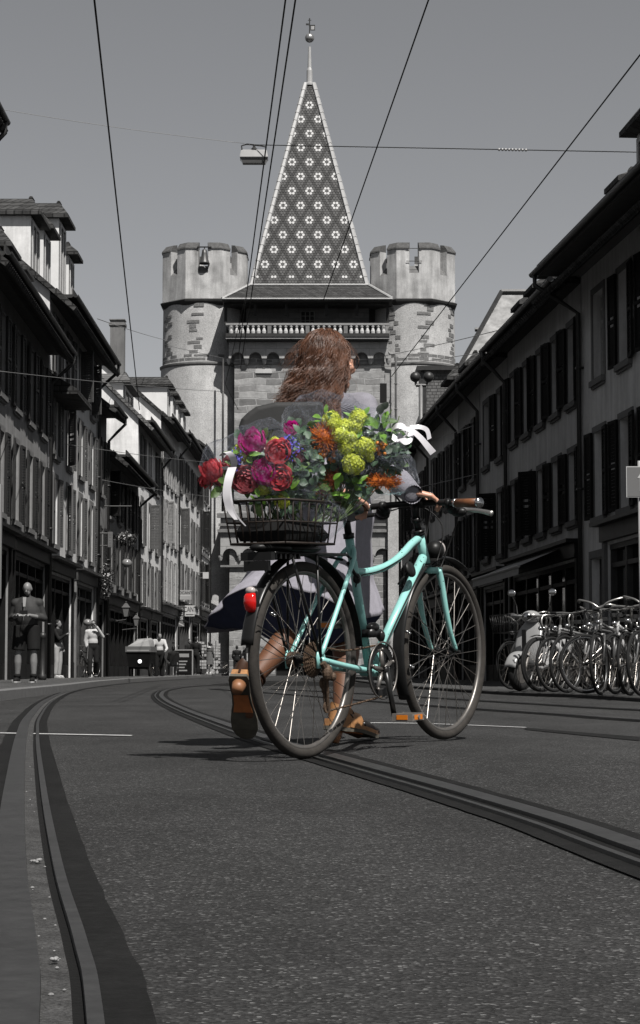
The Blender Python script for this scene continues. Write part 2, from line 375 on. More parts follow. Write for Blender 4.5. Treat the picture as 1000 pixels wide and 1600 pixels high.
def place(o,parent,x,y,z,rz=0):
    o.location=(x,y,z); o.rotation_euler=(0,0,rz); return o
def win_meshes(w,h,mf,mg,ms,mullrows=3,surr=True,transom=.68):
    """local: x across, y into wall, z up from the sill"""
    f=MB(); t=.055
    d=.14
    f.box((-w/2,d,0),(-w/2+t,d+.06,h)); f.box((w/2-t,d,0),(w/2,d+.06,h)); f.box((-w/2+t,d,h-t),(w/2-t,d+.06,h)); f.box((-w/2+t,d,0),(w/2-t,d+.06,t))
    f.box((-.035,d-.005,t),(.035,d+.05,h-t)); zt=h*transom
    for s in (-1,1):
        a,b=(-w/2+t,-.035) if s<0 else (.035,w/2-t)
        f.box((a,d-.004,zt-.035),(b,d+.045,zt+.035))
        for k in range(1,mullrows):
            z=t+(zt-.035-t)*k/mullrows; f.box((a,d+.01,z-.012),(b,d+.035,z+.012))
        z=(zt+.035+h-t)/2; f.box((a,d+.01,z-.012),(b,d+.035,z+.012))
    me={}
    me['frame']=(f,mf)
    g=MB(); g.box((-w/2+t*.5,d+.05,t*.5),(w/2-t*.5,d+.075,h-t*.5)); me['pane']=(g,mg)
    s=MB(); s.box((-w/2-.1,-.09,-.12),(w/2+.1,.13,-.003)); s.box((-w/2-.06,-.05,-.17),(w/2+.06,.02,-.122)); me['sill']=(s,ms)
    if surr:
        q=MB(); b=.13; y0=-.025
        q.box((-w/2-b,y0,0),(-w/2-.002,.02,h+b)); q.box((w/2+.002,y0,0),(w/2+b,.02,h+b)); q.box((-w/2-.002,y0,h+.002),(w/2+.002,.02,h+b)); me['surround']=(q,ms)
    return me
def shutter_mb(w,h,ls=True):
    b=MB(); t=.045; f=.07
    b.box((0,-t/2,0),(f,t/2,h)); b.box((w-f,-t/2,0),(w,t/2,h)); b.box((f,-t/2,0),(w-f,t/2,f)); b.box((f,-t/2,h-f),(w-f,t/2,h)); b.box((f,-t/2,h*.5-f/2),(w-f,t/2,h*.5+f/2))
    n=int(h/.07)
    for k in range(n):
        z=f+(h-2*f)*(k+.5)/n
        if abs(z-h*.5)<f: continue
        b.obox((w/2,0,z),(w/2-f,0,0),(0,.008,.030),(0,-.004,.001))
    return b
def shared(mb,name,m):
    me=bpy.data.meshes.new(name); me.from_pydata(mb.v,[],mb.f)
    ml=m if isinstance(m,(list,tuple)) else [m]
    for q in ml: me.materials.append(q)
    if len(ml)>1: me.polygons.foreach_set('material_index',mb.m)
    me.update(); return me
def inst(me,name,parent,loc,rz=0):
    o=bpy.data.objects.new(name,me); col.objects.link(o); o.parent=parent; o.location=loc; o.rotation_euler=(0,0,rz); return o

def house(name,label,pA,pB,h,wall,rows,nb,shut,side,ww=.95,ovh=.5,depth=9,ridge=4.5,roofm=None,shop=None,group=None,
          frame=None,sillm=None,soff=None,dormers=(),pipe=True,chim=(),gm=None,x0=0,openang=(1,5),surr=True,shutfrac=.95,cornice=None,pipeA=False,cat='house',hbase=0,closed=()):
    pA=Vector((pA[0],pA[1],0)); pB=Vector((pB[0],pB[1],0)); dv=pB-pA; L=dv.length; rz=math.atan2(dv.y,dv.x)
    t=thing(name,label,cat,pA,rz,group or ('old town houses on the %s side of the street'%side))
    rnd=random.Random(hash(label)%1000 if False else int(L*977+h*131))
    frame=frame or M_frame; sillm=sillm or M_surr; soff=soff or M_soff; roofm=roofm or M_tile; gm=gm or M_glass
    ops=[]; bay=(L-2*x0)/nb
    wins=[]
    for ri,(z0,z1) in enumerate(rows):
        for k in range(nb):
            cx=x0+bay*(k+.5); wins.append((cx,z0,z1,ri,k)); ops.append((cx-ww/2,cx+ww/2,z0,z1))
    gr=[]
    if shop:
        for (a,b,z1,kind) in shop: ops.append((a*L,b*L,.02 if kind!='win' else 1.0,z1)); gr.append((a*L,b*L,z1,kind))
    xs=sorted({0,L}|{round(v,4) for o in ops for v in o[:2]}); zs=sorted({-.2,h}|{round(v,4) for o in ops for v in o[2:]})
    wm=MB(); rv=.2
    for i in range(len(xs)-1):
        for j in range(len(zs)-1):
            cx=(xs[i]+xs[i+1])/2; cz=(zs[j]+zs[j+1])/2
            if any(a<cx<b and c<cz<d for a,b,c,d in ops): continue
            wm.quad((xs[i],0,zs[j]),(xs[i+1],0,zs[j]),(xs[i+1],0,zs[j+1]),(xs[i],0,zs[j+1]))
    for a,b,c,d in ops:
        wm.quad((a,0,c),(a,rv,c),(a,rv,d),(a,0,d)); wm.quad((b,0,c),(b,0,d),(b,rv,d),(b,rv,c)); wm.quad((a,0,d),(a,rv,d),(b,rv,d),(b,0,d)); wm.quad((a,0,c),(b,0,c),(b,rv,c),(a,rv,c))
    rg=h+ridge
    for x in (0,L): wm.quad((x,0,-.2),(x,0,h),(x,depth/2,rg-.12),(x,depth,h),(x,depth,-.2))
    wm.quad((0,depth,-.2),(L,depth,-.2),(L,depth,h),(0,depth,h))
    wm.build('wall',wall,t)
    # inner dark backing so openings never show the sky
    bk=MB(); bk.quad((.05,.5,-.1),(L-.05,.5,-.1),(L-.05,.5,h-.1),(.05,.5,h-.1)); bk.build('inner_wall',M_dark,t)
    # windows
    cache={}
    for (cx,z0,z1,ri,k) in wins:
        hh=round(z1-z0,3)
        if hh not in cache:
            d=win_meshes(ww,hh,frame,gm,sillm,surr=surr); cache[hh]={q:shared(v[0],q,v[1]) for q,v in d.items()}
            if shut is not None: cache[hh]['shutter']=shared(shutter_mb(ww*.5,hh+.04),'shutter',shut)
        c=cache[hh]
        wo_=inst(c['frame'],'window',t,(cx,0,z0))
        inst(c['pane'],'pane',wo_,(0,0,0)); inst(c['sill'],'sill',wo_,(0,0,0))
        if 'surround' in c: inst(c['surround'],'surround',wo_,(0,0,0))
        if 'shutter' in c and rnd.random()<shutfrac:
            if (ri,k) in closed:
                inst(c['shutter'],'shutter',wo_,(-ww/2,.02,-.02),0); inst(c['shutter'],'shutter',wo_,(ww/2,.02,-.02),PI)
            else:
                a=R(rnd.uniform(*openang)); b=R(rnd.uniform(*openang))
                if rnd.random()<.16: a=R(rnd.uniform(20,75))
                inst(c['shutter'],'shutter',wo_,(-ww/2-.02,-.06,-.02),PI+a); inst(c['shutter'],'shutter',wo_,(ww/2+.02,-.06,-.02),-b)
    # ground floor fronts
    for (a,b,z1,kind) in gr:
        f=MB(); w_=b-a; z0=1.0 if kind=='win' else .02
        if kind=='door':
            s=MB(); s.box((a,.16,z0),(b,.2,z1)); d=s.build('door',M_shopd,t)
            q=MB(); q.box((a+.1,.13,.25),(b-.1,.158,z1*.45)); q.box((a+.1,.13,z1*.5),(b-.1,.158,z1*.8)); q.build('door_panel',M_shopm,d)
            q=MB(); q.tube([(b-.15,.1,1.0),(b-.15,.1,1.15)],.015,6); q.build('handle',M_frame,d)
            f.box((a-.15,-.03,0),(a-.001,.03,z1+.15)); f.box((b+.001,-.03,0),(b+.15,.03,z1+.15)); f.box((a-.001,-.03,z1+.001),(b+.001,.03,z1+.15)); f.build('door_surround',sillm,t)
        else:
            n=max(2,int(round(w_/1.5))); mt=M_shopd if kind!='pale' else M_shopm
            for k in range(n+1):
                x=a+w_*k/n; f.box((max(a,x-.06),.05,z0),(min(b,x+.06),.17,z1))
            f.box((a,.06,z0),(b,.16,z0+.45)); f.box((a,.06,z1-.45),(b,.16,z1-.36)); f.box((a,.04,z1-.1),(b,.16,z1))
            fo=f.build('shopfront',mt,t)
            g=MB(); g.box((a+.02,.17,z0+.02),(b-.02,.19,z1-.02)); g.build('shop_pane',M_glass,fo)
            e=MB(); e.box((a-.22,-.07,0),(a-.01,.03,z1+.05)); e.box((b+.01,-.07,0),(b+.22,.03,z1+.05)); e.build('pilaster',mt if kind!='pale' else M_surr,t)
            e=MB(); e.box((a-.25,-.12,z1+.06),(b+.25,.0,z1+.36)); e.box((a-.3,-.3,z1+.362),(b+.3,.0,z1+.44)); e.build('cornice',mt,t)
    # plinth, corner strip
    p=MB(); segs=[]; x=0
    for (a,b,z1,kind) in sorted(gr):
        if kind!='win':
            if a-.26>x: segs.append((x,a-.26))
            x=b+.26
    if L>x: segs.append((x,L))
    for a,b in segs: p.box((a,-.03,-.1),(b,.0,.55))
    if segs: p.build('plinth',M_plaster_dk,t)
    if cornice:
        e=MB(); 
        for z in cornice: e.box((0,-.07,z),(L,.0,z+.14))
        e.build('string_course',sillm,t)
    # roof
    sl=ridge/(depth/2); ez=h-ovh*sl+.02
    hip=.15
    r=MB(); th=.13; nz_=Vector((0,-sl,1)).normalized()*th
    for s in (0,1):
        ya,za=(-ovh,ez) if s==0 else (depth+.3,h-.3*sl)
        yb,zb=depth/2,rg
        n_=Vector((0,(-sl if s==0 else sl),1)).normalized()*th
        A=Vector((-hip,ya,za));B=Vector((L+hip,ya,za));C=Vector((L+hip,yb,zb));D=Vector((-hip,yb,zb))
        r.add([A,B,C,D,A+n_,B+n_,C+n_,D+n_],[(0,3,2,1),(4,5,6,7),(0,1,5,4),(1,2,6,5),(3,0,4,7)])
    r.cur=0
    for k in range(int(L/.22)): # tile noses at the eave
        x=-hip+.22*k+.11; r.tube([(x,-ovh-.05,ez+th*.55-.03),(x,-ovh+.5,ez+.5*sl+th+.02)],.06,5)
    for k in range(int(L/.4)): r.tube([(-hip+.4*k,depth/2,rg+th),(-hip+.4*k+.38,depth/2,rg+th)],[.09,.11],6)
    ro=r.build('roof',roofm,t)
    # boxed eave
    s=MB(); s.box((-.02,-ovh+.06,h-.16-.02),(L+.02,-.003,h-.09)) if ovh>.2 else None
    s.box((-.02,-ovh+.02,h-.16),(L+.02,-ovh+.058,h+.05)) if ovh>.2 else None
    if ovh>.2: s.build('soffit',soff,t)
    gu=MB(); gy=-ovh-.05; gzv=min(h-.1,ez+.02) if ovh<.2 else h-.12
    N=8
    gu.loft([[ (x,gy+.075*math.cos(a),gzv+.075*math.sin(a)) for a in [PI+PI*k/N for k in range(N+1)]]+[(x,gy+.065*math.cos(a),gzv+.005+.065*math.sin(a)) for a in [2*PI-PI*k/N for k in range(N+1)]] for x in (-hip,L+hip)])
    gu.build('gutter',M_gut,t,smooth=False)
    ends=([L-.12] if pipe else [])+([.12] if pipeA else [])
    for xe in ends:
        pp=MB(); pp.tube([(xe,gy,gzv-.05),(xe,gy,gzv-.28),(xe,gy*.5-.05,gzv-.55),(xe,-.10,gzv-.85),(xe,-.10,.05)],.05,8)
        for z in (1.5,4,6.5): 
            if z<h: pp.box((xe-.07,-.16,z),(xe+.07,-.002,z+.04))
        pp.build('downpipe',M_gut,t,smooth=True)
    for (dx,dy,dw,dh,kind) in dormers:   # dx along, dy from facade, on front slope
        zb=h+dy*sl; q=MB(); wl=dh/sl+.4
        q.box((dx-dw/2,dy,zb-.3),(dx+dw/2,dy+min(wl,depth/2-dy+.3),zb+dh))
        mw={'w':M_white2,'d':M_soff,'g':WALLS[1]}[kind]
        dd=q.build('dormer',mw,ro)
        q=MB(); y0=dy-.3; y1=dy+min(wl,depth/2-dy+.3)+.3; zt=zb+dh
        q.add([(dx-dw/2-.18,y0,zt+.002),(dx+dw/2+.18,y0,zt+.002),(dx+dw/2+.18,y1,zt+.002),(dx-dw/2-.18,y1,zt+.002),(dx-dw/2-.18,y0,zt+.1),(dx+dw/2+.18,y0,zt+.1),(dx+dw/2+.18,y1,zt+.1),(dx-dw/2-.18,y1,zt+.1),
               (dx-dw*.12,y0+.35,zt+min(dw*.38,.62)),(dx+dw*.12,y0+.35,zt+min(dw*.38,.62)),(dx+dw*.12,y1,zt+min(dw*.38,.62)),(dx-dw*.12,y1,zt+min(dw*.38,.62))],
              [(3,2,1,0),(0,1,5,4),(1,2,6,5),(3,0,4,7),(4,5,9,8),(5,6,10,9),(8,9,10,11),(7,4,8,11),(6,7,11,10),(2,3,7,6)])
        for k in range(4): q.tube([(dx-dw*.12+dw*.24*k/4,y0+.4,zt+min(dw*.38,.62)+.03),(dx-dw*.12+dw*.24*(k+.9)/4,y0+.4,zt+min(dw*.38,.62)+.03)],[.05,.07],6)
        q.build('dormer_roof',roofm,ro)
        q=MB(); q.box((dx-dw*.33,dy-.02,zb+.25),(dx+dw*.33,dy-.003,zb+dh-.2)); q.build('dormer_pane',M_glass,ro)
        q=MB()
        for (a,b,c,d) in ((-dw*.42,-dw*.33,.15,dh-.1),(dw*.33,dw*.42,.15,dh-.1),(-dw*.33,dw*.33,dh-.2,dh-.1),(-dw*.33,dw*.33,.15,.25),(-.03,.03,.25,dh-.2)): q.box((dx+a,dy-.05,zb+c),(dx+b,dy-.022,zb+d))
        q.build('dormer_frame',M_frame,ro)
    for (cx,cy,cw,ztop) in chim:
        q=MB(); q.box((cx-cw/2,cy-cw/2,h),(cx+cw/2,cy+cw/2,ztop-.35)); q.box((cx-cw/2-.07,cy-cw/2-.07,ztop-.35),(cx+cw/2+.07,cy+cw/2+.07,ztop-.2))
        for k in (-1,0,1): q.box((cx+k*cw*.38-.07,cy-cw/2,ztop-.2),(cx+k*cw*.38+.07,cy+cw/2,ztop-.05))
        q.box((cx-cw/2-.05,cy-cw/2-.05,ztop-.05),(cx+cw/2+.05,cy+cw/2+.05,ztop)); q.build('chimney',WALLS[3],ro)
    return t

XL=[(30,-6.75),(40,-6.9),(54,-7.17),(66,-7.22),(80,-7.2),(92,-7.15),(101,-7.05),(117,-6.9),(131,-6.75)]
def ptL(y): return (interp(XL,y),y)
def hL(name,label,ya,yb,*a,**k): return house(name,label,ptL(ya),ptL(yb),*a,side='left',**k)
hL('corner_house','tall dark house at the left edge of the picture, only its gutter corner in view',27,40.4,11.45,WALLS[0],[(3.8,5.5),(6.6,8.3),(9.2,10.6)],4,SH[1],ovh=.55,ridge=3.4,pipe=True,shop=[(.1,.9,2.9,'dark')])
HA=hL('shop_house','grey house with a dark shopfront behind the man looking at his phone',40.6,53.6,8.8,WALLS[0],[(3.75,5.55),(6.35,8.15)],5,SH[1],ww=1.0,ovh=.62,ridge=3.2,shop=[(.03,.42,3.0,'dark'),(.48,.97,3.0,'dark')],
   dormers=[(8.6,.6,1.5,1.2,'g'),(11.4,.6,1.3,1.2,'d')],pipe=True,frame=M_framed)
HC=hL('gabled_house','tall house with bright white dormers standing above the eaves on the left',53.7,65.8,10.35,WALLS[4],[(3.7,5.5),(6.1,7.7),(8.3,9.8)],4,SH[0],ww=.95,ovh=.65,ridge=3.9,shop=[(.04,.45,2.9,'dark'),(.53,.95,2.9,'pale')],
   dormers=[(2.1,.7,1.7,1.7,'g'),(4.6,.7,1.4,1.9,'w'),(8.2,.7,1.6,3.0,'w'),(10.6,.7,1.2,2.4,'w')])
q=MB(); q.add([(.1,-.75,7.75),(3.6,-.75,7.75),(3.6,0,8.2),(.1,0,8.2),(.1,-.75,7.62),(3.6,-.75,7.62),(3.6,0,7.62),(.1,0,7.62)],[(0,1,2,3),(4,7,6,5),(0,4,5,1),(1,5,6,2),(3,7,4,0)]); q.build('pent_roof',M_tile,HC)
HD=hL('thin_house','thin dark house behind the hanging ball lamp on the left',65.9,68.8,9.0,WALLS[3],[(3.4,5.0),(6.1,7.9)],1,SH[1],ww=.9,ovh=.6,ridge=3,shop=[(.15,.85,2.6,'dark')])
HE=hL('low_house','lowest house of the left row, its deep dark eaves below the neighbours',68.9,80.5,7.7,WALLS[0],[(3.3,5.0),(5.6,7.1)],4,SH[1],ww=.95,ovh=.7,ridge=3.6,shop=[(.06,.94,2.5,'dark')])
HF=hL('plain_house','light rendered house with tall dark shutters behind the cargo bike',80.6,91.4,10.3,WALLS[1],[(2.95,4.7),(5.4,7.2),(8.0,9.7)],3,SH[0],ww=1.0,ovh=.55,ridge=4.5,shop=[(.08,.45,2.4,'win'),(.55,.92,2.4,'dark')],dormers=[(5,.9,4.4,.9,'w')],roofm=M_tile2,openang=(1,5))
HG=hL('striped_house','light house with closely spaced pale shutters beside the signboards',91.5,101,11.8,WALLS[1],[(3.5,5.4),(6.2,8.1),(8.9,10.7)],4,SH[2],ww=.85,ovh=.55,ridge=4,shop=[(.04,.96,2.9,'pale')])
HH=hL('signboard_house','pale house with the projecting signboards above the postcard stands',101.1,117,12.2,WALLS[1],[(3.9,5.7),(6.6,8.4),(9.3,11.1)],4,SH[0],ww=1.1,ovh=.6,ridge=4.2,shop=[(.06,.55,3.3,'pale'),(.62,.94,2.9,'dark')],
   dormers=[(2.5,.7,1.5,1.8,'w'),(6,.7,1.5,1.8,'w'),(9.5,.7,1.5,1.8,'w'),(13,.7,1.5,1.8,'w')],chim=[(12.5,4.4,.78,19.9)])
HI=hL('end_house','last house of the left row beside the gate tower',117.1,125.5,13.3,WALLS[4],[(4.3,6.6),(7.5,9.6),(10.3,12.2)],4,SH[1],ww=.9,ovh=.4,ridge=3,shop=[(.05,.95,3.4,'pale')],cornice=(3.9,7.0))

XR=[(26,6.8),(42,5.4),(51.4,4.74),(56.2,4.41),(61,4.14),(68.8,3.7),(74,3.5),(86,3.45),(104,3.9)]
def ptR(y): return (interp(XR,y),y)
def hR(name,label,ya,yb,*a,**k):
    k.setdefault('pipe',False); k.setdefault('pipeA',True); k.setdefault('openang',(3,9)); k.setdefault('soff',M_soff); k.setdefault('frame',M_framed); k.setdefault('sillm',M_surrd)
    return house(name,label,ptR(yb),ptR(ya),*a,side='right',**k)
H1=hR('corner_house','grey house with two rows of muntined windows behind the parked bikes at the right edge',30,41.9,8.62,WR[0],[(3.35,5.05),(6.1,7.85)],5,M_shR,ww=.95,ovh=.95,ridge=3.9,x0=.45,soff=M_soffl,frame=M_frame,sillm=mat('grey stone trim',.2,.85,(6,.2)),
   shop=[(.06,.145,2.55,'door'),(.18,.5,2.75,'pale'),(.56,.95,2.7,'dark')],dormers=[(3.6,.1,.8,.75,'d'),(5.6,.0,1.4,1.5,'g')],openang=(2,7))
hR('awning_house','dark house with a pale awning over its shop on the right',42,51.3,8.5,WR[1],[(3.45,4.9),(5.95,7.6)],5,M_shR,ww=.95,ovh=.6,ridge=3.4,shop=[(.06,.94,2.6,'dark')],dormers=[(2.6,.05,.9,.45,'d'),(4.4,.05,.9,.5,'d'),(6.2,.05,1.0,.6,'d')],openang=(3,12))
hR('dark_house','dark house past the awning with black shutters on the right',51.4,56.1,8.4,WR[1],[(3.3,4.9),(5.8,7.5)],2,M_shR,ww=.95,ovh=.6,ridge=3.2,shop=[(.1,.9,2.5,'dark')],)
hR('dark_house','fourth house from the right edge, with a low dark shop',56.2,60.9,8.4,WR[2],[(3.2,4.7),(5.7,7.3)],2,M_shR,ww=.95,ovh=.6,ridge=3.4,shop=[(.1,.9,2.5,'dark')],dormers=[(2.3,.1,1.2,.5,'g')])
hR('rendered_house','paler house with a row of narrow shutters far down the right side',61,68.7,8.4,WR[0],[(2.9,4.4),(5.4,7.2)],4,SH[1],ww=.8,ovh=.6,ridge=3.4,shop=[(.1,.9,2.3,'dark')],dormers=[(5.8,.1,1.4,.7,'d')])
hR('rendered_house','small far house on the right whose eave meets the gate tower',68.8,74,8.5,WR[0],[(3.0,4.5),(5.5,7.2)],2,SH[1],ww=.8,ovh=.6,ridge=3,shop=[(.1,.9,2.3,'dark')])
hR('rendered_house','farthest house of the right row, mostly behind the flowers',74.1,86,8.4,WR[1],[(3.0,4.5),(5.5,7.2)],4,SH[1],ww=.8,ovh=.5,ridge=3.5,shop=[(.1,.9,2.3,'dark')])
# big steep roof behind the right row
t=thing('mansard_house','building with a tall pale steep roof rising behind the right-hand row','house',(0,0,0))
q=MB(); a,b,c=P(706,600,92),P(783,458,92),P(860,458,92)
x0,x1=a.x,14.; 
q.box((x0,88,0),(x1,100,a.z)); q.build('wall',WALLS[4],t)
q=MB(); q.add([(x0,87.5,a.z),(x1,87.5,a.z),(x1,100.5,a.z),(x0,100.5,a.z),(b.x,92,b.z),(x1,92,b.z),(x1,97,b.z),(b.x,97,b.z)],[(0,1,5,4),(1,2,6,5),(2,3,7,6),(3,0,4,7),(4,5,6,7)])
q.build('roof',mat('pale zinc and tile roof',.3,.7,(1.5,.35,.6,.3),streak=(2,.3)),t)
q=MB(); q.tube([(b.x,91.9,b.z+.05),(x1,91.9,b.z+.05)],.12,6); q.tube([(x0,87.4,a.z+.05),(b.x,91.9,b.z+.05)],.1,6)
m1=P(742,515,90); q.tube([(m1.x,90,m1.z),(x1,90,m1.z)],.1,6); q.build('roof_edge',M_gut,t)
# second gable with patterned tiles in front of the round tower
t=thing('tiled_annex','low tiled annex roof with a dark dormer in front of the right round tower','house',(0,0,0))
A=P(652,655,105);B=P(760,560,105);q=MB(); q.box((A.x,104,0),(B.x+5,118,A.z)); q.build('wall',WALLS[1],t)
q=MB(); q.quad((A.x,103.6,A.z),(B.x+5,103.6,A.z),(B.x+5,110,B.z),(B.x,110,B.z)); q.quad((A.x,103.6,A.z),(B.x,110,B.z),(B.x,118,B.z),(A.x,118,A.z)); q.build('roof',M_tile2,t)
q=MB(); c=P(657,584,104); d=P(694,650,104); q.box((c.x,103,d.z),(d.x+1,106,c.z)); q.build('dormer',M_tile2,t)
q=MB(); q.box((c.x-.25,102.7,c.z+.003),(d.x+1.2,106.2,c.z+.22)); q.box((c.x-.12,102.95,d.z),(c.x+.25,102.997,c.z-.1)); q.build('dormer_roof',M_gut,t)
# twin-ball mast
t=thing('roof_mast','pale mast with dark floodlight balls above the right-hand roofs','mast',tuple(P(658,690,80)))
z=P(658,602,80).z-P(658,690,80).z
q=MB(); q.tube([(0,0,-3),(0,0,z)],.075,8); q.build('pole',MATS['pale downpipe'],t,smooth=True)
q=MB(); q.tube([(-.2,0,z),(.2,0,z)],.07,8); q.tube([(-.2,0,z),(-.2,0,z+.25)],.05,6); q.tube([(.2,0,z),(.3,0,z+.2)],.05,6); q.build('bracket',M_gut,t)
for x in (-.22,.3):
    q=MB(); q.ell((x,0,z+.33),(.21,.21,.21),12,8); q.build('floodlight',MATS['gutter metal'],t,smooth=True)
# awning on right
t=thing('shop_awning','pale folding awning over the dark shop on the right','awning',(0,0,0))
pA,pB=ptR(44.0),ptR(50.8); dv=(Vector(pB)-Vector(pA)).normalized(); nn=Vector((-dv.y,dv.x))
if nn.x>0: nn=-nn
q=MB(); A=Vector((pA[0],pA[1],2.95));B=Vector((pB[0],pB[1],2.95)); o3=Vector((nn.x,nn.y,0))
q.add([A+o3*.05,B+o3*.05,B+o3*1.0-Vector((0,0,.4)),A+o3*1.0-Vector((0,0,.4)),A+o3*1.0-Vector((0,0,.58)),B+o3*1.0-Vector((0,0,.58))],[(0,1,2,3),(3,2,5,4)])
q.build('canopy',mat('awning cloth',.5,.8,(3,.1)),t,world=False)
q=MB(); q.tube([A+o3*.05,B+o3*.05],.05,6); q.tube([A+o3*1-Vector((0,0,.4)),B+o3*1-Vector((0,0,.4))],.035,6); q.build('roller',M_frame,t)
# ================================================================ the gate tower
M_stone=brickmat('coursed sandstone',.18,.46,.46,1.05,.42,.9,.035,bumps=1,nz=.3,dist=.04,warp=.5)
M_stone2=brickmat('smooth ashlar',.36,.44,.3,1.3,.5,.9,.02,bumps=.5,nz=.2,dist=.02)
M_plast=mat('tower plaster',.50,.92,(.7,.22,16,.34),(20,.8,.03),streak=(1.6,.16))
M_plast2=mat('stained tower plaster',.55,.92,(.9,.34,20,.15),(20,.7,.02),streak=(1.8,.42))
M_cap=mat('mossy coping',.10,.9,(4,.5,25,.3),(20,.8,.02)); M_trim=mat('tower trim',.22,.85,(3,.3),(30,.5,.01)); M_trimd=mat('dark trim',.05,.8,(3,.3))
M_rub=mat('exposed sandstone',.21,.9,(3,.35,14,.2),(12,1,.03))
M_td=mat('tile dark',.018,.55,(6,.3)); M_tm=mat('tile mid',.075,.55,(6,.25)); M_tw=mat('tile white glazed',.50,.45,(6,.12))
M_lead=mat('lead hip flashing',.5,.5,(2,.15)); M_skirt=brickmat('skirt tiles',.045,.085,.02,.2,.17,.8,.02,bumps=.8,nz=.35,dist=.02)
M_bal=mat('turned balusters',.62,.8,(6,.15)); M_wood=mat('dark timber',.03,.8,(4,.4)); M_metal=mat('grey metal',.3,.35,(10,.2),metal=.7)
M_galw=brickmat('gallery wall stone',.12,.17,.1,.8,.35,.9,.02,bumps=.4,nz=.2)
YT=128.
tw=thing('gate_tower','medieval gate tower with a patterned pyramid roof between two battlemented round towers','gate tower',(-.6,YT,0))
def X(px,Y=YT,py=700): return P(px,py,Y).x
def Z(py,Y=YT,px=480): return P(px,py,Y).z
zg=Z(530); ztop=Z(533); ze=Z(467,126.6)
xL,xR=X(366),X(601)
# --- main wall with the gateway arch
m=MB(); zf=Z(800)
m.box((xL,YT,zf-.5),(xR,YT+9,ztop)); m.build('tower_wall',M_stone,tw,world=True)
# forebuilding
fx0,fx1=X(345,127),X(611,127); gx0,gx1=X(430,127),X(545,127); gc=(gx0+gx1)/2; gr=(gx1-gx0)/2; zs=Z(950,127); zc=Z(862,127)
m=MB(); ix0,ix1=X(359,127),X(603,127)
m.box((ix0,127.2,-.3),(gx0,YT+3,zc+.9)); m.box((gx1,127.2,-.3),(ix1,YT+3,zc+.9))
N=16; top=zc+.9
pts=[(gc+gr*math.cos(PI-PI*k/N),zs+gr*math.sin(PI-PI*k/N)) for k in range(N+1)]
for k in range(N):
    (xa,za),(xb,zb)=pts[k],pts[k+1]
    m.quad((xa,127.2,za),(xb,127.2,zb),(xb,127.2,top),(xa,127.2,top)); m.quad((xa,127.2,za),(xb,127.2,zb),(xb,YT+3,zb),(xa,YT+3,za))
m.build('gate_wall',M_stone,tw,world=True)
m=MB(); m.box((gx0-.2,YT+2.9,-.2),(gx1+.2,YT+2.95,zs+gr)); m.build('gate_passage',M_dark,tw,world=True)
m=MB(); m.box((fx0,126.95,zc+.9),(fx1,YT+.6,zf-.45)); m.build('parapet_wall',M_stone2,tw,world=True)
m=MB()
for z,h,o in ((zf-.45,.28,.22),(Z(822,127),.16,.12),(Z(832,127),.18,.18)):
    m.box((fx0-o,126.95-o,z),(fx1+o,126.948,z+h)); 
m.build('cornice',M_trim,tw,world=True)
def frieze(mb,x0,x1,n,rad,zt,zs_,yf,yb,corb):
    c=(x1-x0)/n
    for i in range(n):
        cx=x0+c*(i+.5); K=12
        A=[(cx-c/2,zs_)]+[(cx+rad*math.cos(PI-PI*k/K),zs_+rad*math.sin(PI-PI*k/K)) for k in range(K+1)]+[(cx+c/2,zs_)]
        T=[cx-c/2]+[cx-c/2+c*(k+.5)/(K+1) if 0<k<K else (cx-c/2 if k==0 else cx+c/2) for k in range(K+1)]+[cx+c/2]
        T=[cx-c/2]+[cx-c/2+c*k/K for k in range(K+1)]+[cx+c/2]
        for k in range(len(A)-1):
            (xa,za),(xb,zb)=A[k],A[k+1]
            mb.quad((xa,yf,za),(xb,yf,zb),(T[k+1],yf,zt),(T[k],yf,zt)); mb.quad((xa,yf,za),(xb,yf,zb),(xb,yb,zb),(xa,yb,za))
        if 1:
            for xx in ([cx-c/2] if i else [x0])+([x1] if i==n-1 else []):
                w_=c/2-rad
                mb.lathe([(w_,zs_+.001),(w_*.95,zs_-.12),(w_*.6,zs_-.3),(w_*.15,zs_-.38)],10,Matrix.Translation((xx,(yf+yb)/2+.05,0)))
m=MB(); frieze(m,X(357,127.6),X(607,127.6),9,.40,ztop,Z(560,127.6),127.55,YT,.3)
m.box((X(357,127.6),127.56,ztop-.02),(X(607,127.6),YT+.5,ztop+.02)); m.build('arch_frieze',M_stone2,tw,world=True)
m=MB(); frieze(m,X(345,127),X(612,127),9,.44,zc+.9,Z(868,127)+.0,126.97,127.2,.3); m.build('arch_frieze',M_stone2,tw,world=True)
m=MB(); m.box((xL-.05,YT-.08,Z(569)),(xR+.05,YT-.003,Z(566))); m.box((fx0,127.0,Z(886,127)),(fx1-.2,127.197,Z(883,127))); m.build('string_course',M_trim,tw,world=True)
# --- gallery
sx0,sx1=X(352,127),X(609,127)
m=MB(); m.box((sx0,126.9,zg-.02),(sx1,130,zg+.2)); m.box((sx0+.1,127.1,zg-.25),(sx1-.1,128,zg-.022)); m.build('gallery_floor',M_trimd,tw,world=True)
zr=Z(508,127); zb=Z(527,127)
m=MB(); m.box((sx0,126.98,zr),(sx1,127.2,zr+.13)); m.box((sx0,126.95,zb-.1),(sx1,127.22,zb-.001))
ba=m.build('balustrade',mat('pale rail stone',.32,.8,(3,.2)),tw,world=True)
m=MB(); m.box((sx0+.03,127.3,zb),(sx0+.08,130,zr)); m.build('side_rail',M_wood,tw,world=True)
bp=[(.07,0),(.07,.06),(.11,.25),(.12,.38),(.055,.60),(.10,.68),(.055,.76)]; hh=zr-zb
bp=[(r*1.12,z/.76*hh) for r,z in bp]
bm=MB(); bm.lathe(bp,10); bme=shared(bm,'baluster',M_bal)
nb_=29
Mi=WM[tw.name].inverted()
